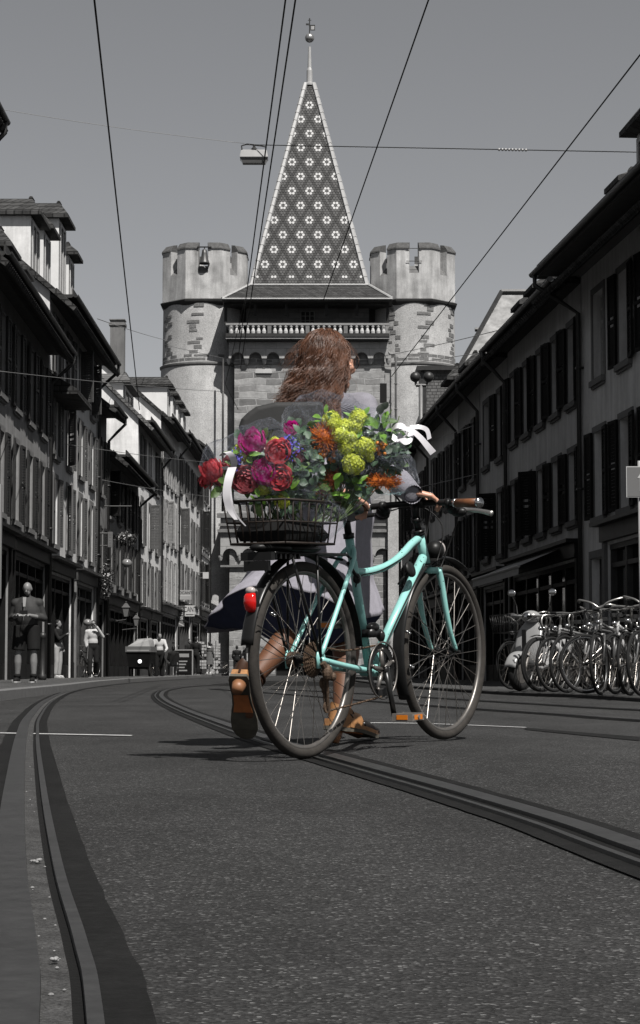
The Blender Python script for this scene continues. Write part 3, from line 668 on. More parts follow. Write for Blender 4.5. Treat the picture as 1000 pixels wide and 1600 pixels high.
for k in range(nb_):
    x=sx0+.35+(sx1-sx0-.7)*k/(nb_-1)
    if k%7==0 and 0<k<nb_-1:
        continue
    o=inst(bme,'baluster',ba,tuple(Mi@Vector((x,127.08,zb))))
m=MB()
for k in (0,7,14,21,28):
    x=sx0+.35+(sx1-sx0-.7)*k/(nb_-1); m.box((x-.12,127.0,zb),(x+.12,127.18,zr))
m.build('rail_post',mat('rail post stone',.2,.8,(3,.2)),ba,world=True)
m=MB(); m.box((X(384,129.4),129.4,zg+.2),(X(577,129.4),134,ze+.6)); m.build('gallery_wall',M_galw,tw,world=True)
m=MB(); m.box((sx0,130,zg-1),(sx1,134.5,ze+.4)); m.build('gallery_core',M_wood,tw,world=True)
m=MB()
for px in (352,398,447,510,558,606):
    x=X(px,127.4); m.box((x-.09,127.3,(zr+.13) if px in(352,606) else ze-.9),(x+.09,127.5,ze))
m.box((sx0,127.28,ze-.22),(sx1,127.52,ze-.02)); m.build('gallery_posts',M_wood,tw,world=True)
m=MB(); a,b=X(470,129.3),X(491,129.3); m.box((a,129.3,Z(508,129.3)),(b,129.39,Z(487,129.3))); wn=m.build('window',M_dark,tw,world=True)
m=MB(); z0,z1=Z(508,129.3),Z(487,129.3)
for k in range(4): x=a+(b-a)*k/3; m.box((x-.03,129.25,z0),(x+.03,129.297,z1))
for k in range(4): z=z0+(z1-z0)*k/3; m.box((a,129.24,z-.02),(b,129.249,z+.02))
m.build('window_bars',M_trim,wn,world=True)
# --- skirt roof
E0=[(X(346,126.6),126.6,ze),(X(614,126.6),126.6,ze),(X(614,126.6),139,ze),(X(346,126.6),139,ze)]
bz=Z(446,129); bx0,bx1=X(392,129),X(574,129); cxs=(bx0+bx1)/2; hw=(bx1-bx0)/2; by0=129.; byc=129+hw
E1=[(bx0-.1,by0-.1,bz),(bx1+.1,by0-.1,bz),(bx1+.1,byc+hw+.1,bz),(bx0-.1,byc+hw+.1,bz)]
m=MB(); m.add([(*p[:2],p[2]-.1) for p in E0]+E0+E1,[(3,2,1,0)]+[(i,(i+1)%4,4+(i+1)%4,4+i) for i in range(4)]+[(4+i,4+(i+1)%4,8+(i+1)%4,8+i) for i in range(4)]+[(8,9,10,11)])
m.build('skirt_roof',M_skirt,tw,world=True)
m=MB()
for i in range(4): m.tube([Vector(E0[i])+Vector((0,0,.03)),Vector(E1[i])+Vector((0,0,.03))],.09,6)
m.tube([Vector(E0[0])+Vector((0,-.04,0)),Vector(E0[1])+Vector((0,-.04,0))],.06,6); m.tube([Vector(E1[0])+Vector((0,-.02,.02)),Vector(E1[1])+Vector((0,-.02,.02))],.07,6)
m.build('roof_edging',M_lead,tw,world=True)
# --- spire with hexagonal tiles
az=Z(130,132.5); ahw=.26
B=[Vector((cxs-hw,by0,bz)),Vector((cxs+hw,by0,bz)),Vector((cxs+hw,byc+hw,bz)),Vector((cxs-hw,byc+hw,bz))]
A_=[Vector((cxs-ahw,byc-ahw,az)),Vector((cxs+ahw,byc-ahw,az)),Vector((cxs+ahw,byc+ahw,az)),Vector((cxs-ahw,byc+ahw,az))]
m=MB(); m.loft([[b for b in B],[a for a in A_]]); m.build('spire_core',M_td,tw,world=True)
def spire_tiles():
    mb=MB(); ta=.1885; tr=.1735
    for f in range(4):
        b0,b1=B[f],B[(f+1)%4]; a0,a1=A_[f],A_[(f+1)%4]; ux=(b1-b0).normalized(); mid=(b0+b1)/2; am=(a0+a1)/2; vz=(am-mid); Lh=vz.length; vz.normalize(); nn=ux.cross(vz).normalized()
        nr=int(Lh/tr)
        for r in range(nr):
            v=r*tr+.08; half=hw+(ahw-hw)*v/Lh-.05
            nc=int(half/ta)+1
            for c in range(-nc,nc+1):
                u=(c+(.5 if r%2 else 0))*ta
                if abs(u)>half-.04: continue
                # flower lattice
                rr=r-2; best=99;kind=0; hexd=9
                for kr in (math.floor(rr/6)*6,math.floor(rr/6)*6+6):
                    sh=3 if (kr//6)%2 else 0
                    cc=u/ta-sh; k0=round(cc/6)*6; du=abs(cc-k0); dr=abs(rr-kr)
                    d_=du/3.+dr/6.; 
                    if d_<best: best=d_
                    hx=du+dr*.5 if dr<=1 else 9
                    hexd=min(hexd,hx if (du+dr*.5<=1.01 and dr<=1) else 9)
                if hexd<.3: kd=1
                elif hexd<=1.05: kd=2
                elif best<.70: kd=1
                else: kd=0
                if r<3 and kd==2: kd=1
                if kd==0 and random.random()<.04: kd=1
                mb.cur=kd
                c0=mid+ux*u+vz*v+nn*(.012+random.uniform(0,.01)); s_=.098
                hexp=[c0+ux*(s_*.94*math.cos(a))+vz*(s_*1.08*math.sin(a))+nn*(-.012*math.sin(a)) for a in [PI/6+PI/3*k for k in range(6)]]
                mb.add(hexp,[(0,1,2,3,4,5)])
    return mb
spire_tiles().build('spire_tiles',[M_td,M_tm,M_tw],tw,world=True)
m=MB()
for i in range(4):
    b,a=B[i],A_[i]; K=26
    for k in range(K):
        p=b.lerp(a,k/K);q=b.lerp(a,(k+.96)/K); m.tube([p,q],[.17,.15],6)
m.build('hip_flashing',M_lead,tw,world=True)
m=MB(); T=Matrix.Translation((cxs,byc,0)); z1=Z(72,132.5); zb_=Z(58,132.5)
m.lathe([(.42,az-.15),(.42,az),(.2,az+.1),(.19,az+.9),(.13,az+1.1),(.09,z1)],12,T); m.build('finial',M_lead,tw,smooth=False,world=True)
m=MB(); m.ell((cxs,byc,zb_),.31,20,14); m.build('finial_ball',M_metal,tw,smooth=True,world=True)
zt=Z(27,132.5); m=MB(); m.tube([(cxs,byc,zb_+.28),(cxs,byc,zt)],.035,6); zv=Z(38,132.5)
m.box((cxs-.05,byc-.02,zv-.02),(cxs+.35,byc+.02,zv+.02)); m.box((cxs+.05,byc-.02,zv-.35),(cxs+.36,byc+.02,zv-.0)) ; m.box((cxs-.24,byc-.02,zv+.0),(cxs-.05,byc+.02,zv+.12)); m.box((cxs-.11,byc-.015,zt-.16),(cxs+.11,byc+.015,zt-.12))
m.build('weather_vane',M_trimd,tw,world=True)
m=MB(); m.box((cxs+.10,byc-.028,zv-.3),(cxs+.31,byc-.022,zv-.06)); m.box((cxs+.19,byc-.034,zv-.26),(cxs+.22,byc-.03,zv-.1)); m.build('vane_plate',M_tw,tw,world=True)
# --- round towers
def round_tower(pxc,Yc,side):
    c=P(pxc,700,Yc).x; Rr=2.76
    def zz(py): return Z(py,Yc-2.6)
    z0,z1,z2,z3,z4=zz(566),zz(469),zz(427),zz(389),zz(377)
    T=Matrix.Translation((c,Yc,0))
    m=MB(); m.lathe([(Rr*1.045,-.3),(Rr*1.035,z0-.25),(Rr*1.0,z0),(Rr*.985,z1)],64,T,cap=False); rt=m.build('round_tower',M_plast,tw,smooth=True,world=True)
    m=MB(); m.lathe([(Rr,z0-.3),(Rr*1.06,z0-.12),(Rr*1.065,z0-.02),(Rr*1.0,z0+.06)],64,T,cap=False); m.build('moulding',M_trim,rt,world=True)
    ro=Rr*1.06; oct_=[PI/8+PI/4*k for k in range(8)]
    def op(k,r,z): a=oct_[k%8]; return Vector((c+r*math.cos(a),Yc+r*math.sin(a),z))
    m=MB(); 
    m.loft([[op(k,ro*1.035,z1-.1) for k in range(8)],[op(k,ro*1.05,z1+.02) for k in range(8)],[op(k,ro*1.0,z1+.1) for k in range(8)]]); m.loft([[op(k,ro*.96,z1-.3) for k in range(8)],[op(k,ro*1.035,z1-.1) for k in range(8)]])
    m.build('moulding',M_trimd,rt,world=True)
    m=MB(); th=.5; ri=ro-th*1.08
    m.loft([[op(k,ro,z1+.1) for k in range(8)],[op(k,ro,z2) for k in range(8)]],cap=False)
    m.loft([[op(k,ri,z1+.1) for k in range(8)],[op(k,ri,z2+.35) for k in range(8)]],cap=True)
    # merlons at corners
    capm=MB(); sill=MB(); f0=.36
    for k in range(8):
        cO=op(k,ro,0); cI=op(k,ri,0); pO=op(k-1,ro,0);nO=op(k+1,ro,0);pI=op(k-1,ri,0);nI=op(k+1,ri,0)
        aO=cO.lerp(pO,f0);bO=cO.lerp(nO,f0);aI=cI.lerp(pI,f0);bI=cI.lerp(nI,f0)
        def up(p,z): return Vector((p.x,p.y,z))
        lo=[aO,cO,bO,bI,cI,aI]
        m.loft([[up(p,z2) for p in lo],[up(p,z3) for p in lo]],cap=True)
        e=.04; cen=Vector((c,Yc,0))
        def out(p,d): q=(p-cen); q.z=0; return p+q.normalized()*d
        capm.loft([[up(out(p,.07),z3+.002) for p in lo[:3]]+[up(out(p,-.02),z3+.002) for p in lo[3:]],[up(out(p,.05),z3+.1) for p in lo[:3]]+[up(p,z3+.1) for p in lo[3:]],[up(p.lerp(q,.45),z4-.05) for p,q in ((aO,aI),(cO,cI),(bO,bI))]+[up(p,z4) for p in (bI,cI,aI)]])
        # sloped sill in the notch between this merlon and the next
        n2O=nO.lerp(cO,f0);n2I=nI.lerp(cI,f0)
        sill.add([up(bO,z2+.002),up(n2O,z2+.002),up(n2I,z2+.55),up(bI,z2+.55),up(bI,z2),up(n2I,z2)],[(0,1,2,3),(3,2,5,4),(0,3,4),(1,5,2)])
    m.build('battlement',M_plast2,rt,world=True); capm.build('merlon_caps',M_cap,rt,world=True); sill.build('notch_sills',mat('notch sill %d'%side,.17,.9,(3,.3)),rt,world=True)
    # exposed stones
    m=MB(); rnd=random.Random(side+5)
    cols_=[(-PI/2-.14,.30),(-PI+.55,.28),(-PI/2+1.15,.2)] if side<0 else [(-PI/2+.28,.34),(-PI/2+1.12,.3),(-PI/2-.5,.2)]
    z=z0+.1
    def stone(a0,a1,za,zb_):
        K=5; r0=Rr*.99+.015
        ring=lambda r,zz_:[(c+r*math.cos(a0+(a1-a0)*k/K),Yc+r*math.sin(a0+(a1-a0)*k/K),zz_) for k in range(K+1)]
        m.loft([ring(r0-.05,za),ring(r0+.015,za+.02),ring(r0+.015,zb_-.02),ring(r0-.05,zb_)],cap=False,close=False)
        for s,e in ((0,1),): pass
    while z<z1-.25:
        h_=rnd.uniform(.2,.34)
        for (ac,wd) in cols_:
            if rnd.random()<.86:
                w_=wd*rnd.uniform(.35,1.0); o_=rnd.uniform(-.12,.12); a=ac+o_-w_/2
                if rnd.random()<.4: stone(a,a+w_*.55,z,z+h_-.04); stone(a+w_*.58,a+w_,z,z+h_-.06)
                else: stone(a,a+w_,z,z+h_-.04)
        z+=h_
    for row in range(2):
        a=-PI+.05+row*.1
        while a<-.1:
            w_=rnd.uniform(.12,.3)
            if rnd.random()<.75: stone(a,a+w_-.015,z0+.08+row*.24,z0+.3+row*.24)
            a+=w_
    m.build('exposed_stone',M_rub,rt,world=True)
    if side<0: # bell in the notch
        bz_=z3-.05; yb=Yc-ro*.92-.1; q=MB(); x=c+.08
        q.box((x-.45,yb-.04,bz_+.1),(x+.45,yb+.04,bz_+.17)); q.tube([(x,yb,bz_+.1),(x,yb,bz_-.05)],.03,6); q.build('bell_yoke',M_wood,rt,world=True)
        q=MB(); q.lathe([(.05,0),(.14,-.05),(.18,-.3),(.22,-.62),(.32,-.85),(.35,-.95),(.3,-.95)],20,Matrix.Translation((x,yb,bz_)),cap=False); q.build('bell',mat('bronze bell',.07,.45,(4,.3),metal=.5),rt,smooth=True,world=True)
    else:
        q=MB(); x=c
        for z in (z3-.0,z2+.75): q.tube([(x-.5,Yc-ro*.95,z),(x+.5,Yc-ro*.95,z)],.025,5)
        q.build('notch_bars',M_gut,rt,world=True)
    return rt
round_tower(320,131.4,-1); round_tower(645,131.2,1)
# --- small features of the tower
m=MB(); m.box((X(594),YT-.02,Z(629)),(X(604.5),YT-.003,Z(599))); sw=m.build('slit_window',M_dark,tw,world=True)
m=MB(); m.box((X(601)+.02,YT+.5,0),(X(612),YT+2.2,Z(545))); m.build('link_wall',M_stone2,tw,world=True)
m=MB(); m.box((X(346),YT+1.4,0),(X(366)-.02,YT+2.8,Z(535))); m.build('link_wall',WALLS[3],tw,world=True)
m=MB(); m.box((X(354),YT+1.3,Z(628)),(X(364),YT+1.39,Z(588))); m.box((X(350),YT+1.3,Z(705)),(X(366),YT+1.38,Z(690))); m.build('link_window',M_dark,tw,world=True)
m=MB(); x=X(348,127.4); m.tube([(x,127.5,Z(563)),(x,127.5,Z(800))],.07,8); m.build('drainpipe',M_gut,tw,smooth=True,world=True)
m=MB(); m.tube([P(606,548,127.9),P(609,553,127.9),P(618,554,127.9),P(618.5,560,127.9),P(618.5,790,127.9)],.07,8)
for py in (600,640,680,720): 
    p=P(618.5,py,127.9); m.box((p.x-.1,127.8,p.z),(p.x+.1,128.05,p.z+.05))
m.build('drainpipe',M_pipe_l,tw,smooth=True,world=True)
t=thing('notice_box','small framed notice on the tower wall beside the man in black','notice',tuple(P(389,1050,126.95)))
m=MB(); h0=P(389,1036,126.9).z-t.location.z; m.box((-.2,-.05,h0),(.2,.15,h0+1.1)); m.build('frame',M_gut,t)
m=MB(); m.box((-.14,-.06,h0+.12),(.14,-.052,h0+.6)); m.build('notice',M_tw,t)
m=MB(); m.prism([(-.3,0),(.3,0),(0,.22)],Matrix.Translation((0,.05,h0+1.1))@Matrix.Rotation(PI/2,4,'X'),.2); m.build('roof',M_gut,t)
# ground floor low building right of the gate (bright stone strip)
m=MB(); m.box((X(606,126.4),126.6,0),(X(652,126.4),128.6,Z(800))); m.build('side_wall',M_plast,tw,world=True)
# ================================================================ overhead wires, lamps, signs
M_wire=mat('wire',.012,.6); M_wirel=mat('steel span wire',.18,.5,metal=.4)
M_lampw=mat('lamp housing',.42,.5,(4,.15)); M_lampg=mat('lamp lens',.2,.2,(5,.2))
def wire(label,pts,r,m=M_wire,sag=0,n=14,cat='overhead wire'):
    a,b=Vector(pts[0]),Vector(pts[-1]); q=MB()
    if len(pts)==2: ps=[a.lerp(b,k/n)-Vector((0,0,sag*4*(k/n)*(1-k/n))) for k in range(n+1)]
    else: ps=pts
    q.tube([p-a for p in ps],r,6); o=q.build('overhead_wire',m,smooth=True); o.location=a
    return tag(o,label,cat,'overhead tram and span wires')
def wz(px,py,z):   # wire point at a height z
    r=ray(px,py); k=(z-H)/r[2]; return Vector((r[0]*k,r[1]*k,z))
def W2(p,q,z): return wz(p[0],p[1],z),wz(q[0],q[1],z)
wire('single dark wire running down the left part of the sky',[*W2((143,-40),(218,640),5.9)],.009,sag=.0)
wire('left one of the pair of dark wires left of the spire',[*W2((450,-30),(372,560),6.1)],.008)
wire('right one of the pair of dark wires left of the spire',[*W2((466,-30),(376,575),6.0)],.008)
wire('dark wire crossing the right edge of the spire from the top',[*W2((680,-30),(505,470),6.4)],.008)
wire('long diagonal wire rising to the right edge of the picture',[*W2((1020,60),(612,588),6.0)],.008)
wire('thin steel span wire from the left edge to the hanging lamp',[P(-20,167,46),P(382,224,46)],.006,M_wirel,.05)
wire('beaded span wire from the hanging lamp to the right-hand roofs',[P(382,226,46),P(1010,238,41)],.010,M_wire,.0)
q=MB(); a=P(382,226,46);b=P(1010,238,41)
for k in range(70): p=a.lerp(b,k/70); q.ell(p,(.012,.012,.018),5,3)
for k in range(9): p=a.lerp(b,.66+k*.008); q.ell(p,(.03,.03,.035),6,4)
tag(q.build('wire_fittings',M_wirel),'small clamps and a turnbuckle along the upper span wire','fitting')
wire('pale span wire low across the left house fronts to the tower',[P(-10,579,42),P(352,612,72)],.009,M_wirel,.05)
wire('thin wire from the left eaves to the left round tower',[P(152,498,64),P(262,532,120)],.012,M_wirel,.05)
wire('upper span wire from the tower to the right-hand houses',[P(600,556,90),P(795,512,54)],.012,M_wirel,.04)
wire('lower span wire from the tower wall to the right-hand houses',[P(420,583,90),P(612,572,88),P(820,541,52)],.010,M_wirel)
wire('span wire behind the flower ribbon on the right',[P(665,692,70),P(740,665,52)],.009,M_wirel)
wire('lowest span wire on the right behind the sleeve',[P(640,765,60),P(745,741,52)],.009,M_wirel)
wire('span wire crossing the shutters of the left row, upper',[P(102,694,55),P(345,724,80)],.009,M_wirel,.05)
wire('span wire crossing the shutters of the left row, lower',[P(160,750,66),P(345,778,85)],.009,M_wirel,.05)
wire('span wire in front of the tower from the left houses',[P(350,560,95),P(262,540,80)],.010,M_wirel,.0)
wire('slack dark wire hanging in front of the stone wall of the tower',[P(382,470,110),P(352,600,118),P(372,640,120)],.018,M_wire)
for i,(px,py,Y,s_) in enumerate(((397,246,46,1),(412,583,78,1.02))):
    c=P(px,py,Y); t=thing('street_lamp','boxy street lamp hanging on the span wire '+('against the sky' if i==0 else 'in front of the tower wall'),'street lamp',tuple(c),group='lamps hung over the street')
    w_=.32*s_
    q=MB(); q.loft([[(-w_*.98,-.14,-.05),(w_*.98,-.14,-.05),(w_*.98,.14,-.05),(-w_*.98,.14,-.05)],[(-w_,-.16,-.02),(w_,-.16,-.02),(w_,.16,-.02),(-w_,.16,-.02)],[(-w_*.93,-.13,.13),(w_*.93,-.13,.13),(w_*.93,.13,.13),(-w_*.93,.13,.13)],[(-w_*.8,-.09,.16),(w_*.8,-.09,.16),(w_*.8,.09,.16),(-w_*.8,.09,.16)]]); q.build('housing',M_lampw,t)
    q=MB(); q.loft([[(-w_*.96,-.13,-.052),(w_*.96,-.13,-.052),(w_*.96,.13,-.052),(-w_*.96,.13,-.052)],[(-w_*.8,-.1,-.15),(w_*.8,-.1,-.15),(w_*.8,.1,-.15),(-w_*.8,.1,-.15)]]); q.build('lens',M_lampg,t)
    q=MB(); pt=[(-w_*.85,0,.15),(-w_*.9,0,.27),(-w_*.5,0,.31),(w_*.5,0,.27),(w_*.85,0,.24),(w_*.8,0,.15)]; q.tube(pt,.018,6); q.tube([(0,0,.16),(0,0,.3)],.03,6); q.lathe([(.12,.15),(.05,.22),(.03,.24)],10); q.build('bracket',M_gut,t)
# text helper
def text(name,s,size,m,parent,loc,rot,ext=.004,align='CENTER',sx=1):
    c=bpy.data.curves.new(name,'FONT'); c.body=s; c.size=size; c.align_x=align; c.align_y='CENTER'; c.extrude=ext
    c.materials.append(m); tmp=bpy.data.objects.new(name,c); col.objects.link(tmp)
    me=bpy.data.meshes.new_from_object(tmp.evaluated_get(bpy.context.evaluated_depsgraph_get())); bpy.data.objects.remove(tmp); o=bpy.data.objects.new(name,me); col.objects.link(o); o.parent=parent; o.location=loc; o.rotation_euler=rot; o.scale=(sx,1,1); return o
M_signw=mat('sign white',.6,.5,(3,.05)); M_signg=mat('sign grey',.17,.45,(2,.05)); M_black=mat('black print',.015,.6); M_signl=mat('sign cream',.38,.6,(2,.1))
# one-way sign at right edge
c=P(1001,753,19); t=thing('direction_sign','grey direction sign with a white up arrow on a post at the right edge','sign',(c.x,c.y,0.0))
zc_=c.z; q=MB(); q.box((-.135,-.01,zc_-.145),(.135,.0,zc_+.145)); q.build('sign_frame',M_signw,t)
q=MB(); q.box((-.127,-.0135,zc_-.137),(.127,-.0101,zc_+.137)); q.build('sign_panel',M_signg,t)
q=MB(); q.prism([(-.017,-.09),(.017,-.09),(.017,.035),(.04,.035),(0,.095),(-.04,.035),(-.017,.035)],Matrix.Translation((.008,-.0137,zc_))@Matrix.Rotation(PI/2,4,'X'),.003); q.build('arrow',M_signw,t)
q=MB(); q.tube([(.0,.03,0),(.0,.03,zc_+.2)],.022,10); q.build('post',mat('galvanised post',.45,.5,(8,.15)),t,smooth=True)
# white sign edge at left border
c=P(0,820,24); t=thing('info_column','pale poster column just cut by the left edge of the picture','column',(c.x-.28,c.y,0))
q=MB(); za,zb_=P(0,935,24).z,P(0,757,24).z; q.box((-.3,-.06,za),(.295,.06,zb_)); q.build('panel',M_signl,t)
q=MB(); q.tube([(.24,0,HL-.11),(.24,0,za)],.03,8); q.tube([(-.24,0,0),(-.24,0,za)],.03,8); q.build('leg',M_gut,t)
# house signs far left row : projecting boards
def board(name,label,px0,py0,px1,py1,Y,m,cat='sign'):
    a,b=P(px0,py0,Y),P(px1,py1,Y); c=(a+b)/2; t=thing(name,label,cat,(c.x,Y,c.z))
    w_,h_=(b.x-a.x)/2,(a.z-b.z)/2
    q=MB(); q.box((-w_,-.05,-h_),(w_,.05,h_)); q.build('panel',m,t)
    q=MB(); q.tube([(-w_-.35,0,h_*.8),(w_*.3,0,h_*.8)],.03,6); q.tube([(-w_-.35,0,-h_*.8),(0,0,-h_*.8)],.02,6); q.build('bracket',M_gut,t)
    return t,w_,h_
t,w_,h_=board('shop_sign','pale projecting signboard with one line of lettering, upper of the two',277,922,299,937,101.5,M_signl)
text('lettering','BROCANTE',.19,M_black,t,(0,-.056,h_*.4),(PI/2,0,0),.002)
q=MB(); q.box((-w_*.85,-.055,-h_*.25),(w_*.85,-.0502,-h_*.05)); q.build('rule',M_signw,t)
t,w_,h_=board('hanging_banner','dark vertical banner with pale blobs hanging by the shop door',279,949,288,979,100.8,M_signg,'banner')
q=MB(); random.seed(4)
for (x,z,r) in ((0,.75,.1),(.06,.5,.12),(-.04,.25,.11),(-.03,-.0,.12),(.02,-.3,.08)): q.add([(x+r*1.2*math.cos(a),-.056,z*h_+r*.8*math.sin(a)) for a in [2*PI*k/10 for k in range(10)]],[tuple(range(10))])
q.box((-w_*.8,-.056,h_*.78),(w_*.8,-.052,h_*.86)); q.add([(-w_*.8,-.056,-h_*.6),(-w_*.8,-.056,-h_*.75),(w_*.8,-.056,-h_*.97),(w_*.8,-.056,-h_*.85)],[(0,1,2,3)])
q.build('print',M_signw,t)
t,w_,h_=board('shop_fascia','white shop fascia reading UCANTE above the open shop door',289,946,304,963,100.6,M_signw)
text('lettering','UCANTE',.36,M_black,t,(0,-.056,.06),(PI/2,0,0),.002,sx=.62)
q=MB(); q.box((-w_*.8,-.055,-h_*.75),(w_*.8,-.0502,-h_*.62)); q.build('rule',M_black,t)
t,w_,h_=board('wall_sign','small blank white sign on the end house near the tower',317,894,326,904,116,M_signw)
t,w_,h_=board('shop_sign','dark narrow upright sign with faint print on the left row, beside the hanging plants',169,831,176,855,66,M_signg)
q=MB()
for k in range(5): q.box((-w_*.45,-.056,h_*(.72-.36*k)-.03),(w_*.45,-.0502,h_*(.72-.36*k)+.03))
q.build('print',M_lampg,t)
# hanging ball lamps
for px,py,Y,r,lab in ((137,973,57,.105,'glossy grey balloon floating above the man in the white shirt'),(198,880,68,.15,'pale ball lamp hanging over the left pavement')):
    c=P(px,py,Y); nm='balloon' if r<.12 else 'ball_lamp'; t=thing(nm,lab,'balloon' if r<.12 else 'lamp',tuple(c))
    q=MB(); q.ell((0,0,0),(r*1.15,r*1.15,r),20,14); q.build('globe',mat('globe '+nm,.25,.2),t,smooth=True)
    q=MB(); 
    if r>.12: q.tube([(0,0,r*.9),(0,0,1.9)],.012,5); q.tube([(-1.0,0,1.9),(.15,0,1.9)],.025,6); q.lathe([(.05,r*.85),(.05,r*1.15),(.02,r*1.25)],8); q.build('hanger',M_gut,t)
    else: q.tube([(0,0,-r*.9),(.02,0,-.6),(.0,0,-1.0)],.004,4); q.build('string',M_signw,t)
# lanterns
def lantern(px,py,Y,lab,s=1):
    c=P(px,py,Y); t=thing('wall_lantern',lab,'lantern',tuple(c),group='old lanterns on the left fronts')
    q=MB(); q.loft([[(.09*s*math.cos(a),.09*s*math.sin(a),-.18*s) for a in [PI/4+PI/2*k for k in range(4)]],[(.17*s*math.cos(a),.17*s*math.sin(a),.12*s) for a in [PI/4+PI/2*k for k in range(4)]]]); q.build('glass',mat('lantern glass '+str(px),.22,.15),t)
    q=MB(); q.loft([[(.2*s*math.cos(a),.2*s*math.sin(a),.122*s) for a in [PI/4+PI/2*k for k in range(4)]],[(.05*s*math.cos(a),.05*s*math.sin(a),.27*s) for a in [PI/4+PI/2*k for k in range(4)]]]); q.ell((0,0,.3*s),.04*s,6,4)
    for k in range(4):
        a=PI/4+PI/2*k; q.tube([(.092*s*math.cos(a),.092*s*math.sin(a),-.18*s),(.172*s*math.cos(a),.172*s*math.sin(a),.12*s)],.012,4)
    q.tube([(0,0,-.18*s),(0,0,-.28*s),(-.5,0,-.35*s)],.02,5); q.build('frame',M_gut,t)
lantern(197,955,69,'larger iron lantern on the left fronts left of the downpipe'); lantern(213,971,73,'smaller iron lantern above the cargo bike',.85)
# window flowers / wisteria on thin house: leafy clump
def leafy(name,label,cat,loc,size,n,m,leaf=.05,seed=1,parent=None,shape=None):
    q=MB(); rnd=random.Random(seed)
    for k in range(n):
        while True:
            v=Vector((rnd.uniform(-1,1),rnd.uniform(-1,1),rnd.uniform(-1,1)))
            if v.length<1 and noise.noise(v*2.3+Vector((seed,0,0)))>-.18: break
        p=Vector((v.x*size[0],v.y*size[1],v.z*size[2])); d=Vector((rnd.gauss(0,1),rnd.gauss(0,1),rnd.gauss(0,1)-.3)).normalized(); u=d.orthogonal().normalized()*leaf*.4; l=d*leaf*rnd.uniform(.7,1.3)
        q.add([p,p+l*.5+u,p+l,p+l*.5-u],[(0,1,2,3)])
    o=q.build(name,m,parent); 
    if parent is None: o.location=loc; tag(o,label,cat)
    else: o.location=loc
    return o
M_leafg=mat('dark grey leaves',.045,.6,(3,.4)); M_petalg=mat('pale grey blossom',.5,.6,(20,.3))
for (px,py,Y,sz,lab) in ((197,842,69,(.36,.25,.22),'flower box with pale blossoms above the hanging ball lamp'),(166,908,65.6,(.22,.25,.6),'climbing plant draping the corner of the thin dark house')):
    c=P(px,py,Y); c.x=max(c.x,interp(XL,Y)+.25); t=thing('hanging_plant',lab,'plant',tuple(c))
    leafy('foliage','','',(0,0,0),sz,300,M_leafg,.09,3,t); leafy('blossom','','',(0,-.05,.05),(sz[0]*.9,sz[1],sz[2]*.9),70,M_petalg,.07,8,t)
# ================================================================ people
def fig_mats(nm,c,rough=.8): return mat(nm,c,rough,(14,.15))
M_skin_g=mat('skin grey',.25,.5,(8,.1)); M_blk=mat('black cloth',.012,.85,(10,.3)); M_hair_g=mat('dark hair',.02,.6,(30,.3))
def hand(mb,w_,d,up,s=1,curl=.5,side=1,flr=1.0):
    """palm and five fingers; w_ wrist, d direction, up = back of hand normal; side=+1 thumb towards d x up"""
    w_=Vector(w_); d=Vector(d).normalized(); up=Vector(up); up=(up-d*up.dot(d)).normalized(); sd=d.cross(up)*side
    pal=w_+d*.05*s
    for k in range(4):
        o=sd*(.030-.019*k)*s; b=w_+d*.085*s+o; mb.cap(w_+o*.6+d*.012*s,b,.015*s,.0125*s,8)
        L=[.072,.08,.075,.06][k]*s; a1=curl*.9; a2=curl*1.9; r=.0088*s*flr
        p1=b+(d*math.cos(a1*.5)-up*math.sin(a1*.5))*L*.42; p2=p1+(d*math.cos(a1+.1)-up*math.sin(a1+.1))*L*.33; p3=p2+(d*math.cos(a2)-up*math.sin(a2))*L*.27
        mb.cap(b,p1,r*1.12,r,8); mb.cap(p1,p2,r,r*.93,8); mb.cap(p2,p3,r*.93,r*.8,8)
    t0=w_+d*.03*s+sd*.028*s; t1=t0+(d*.6+sd*.55-up*.25).normalized()*.04*s; t2=t1+(d*.9+sd*.15-up*.45).normalized()*.032*s
    mb.cap(w_+d*.02*s+sd*.012*s,t0,.014*s,.013*s,8); mb.cap(t0,t1,.012*s,.0105*s,8); mb.cap(t1,t2,.0105*s,.009*s,8)
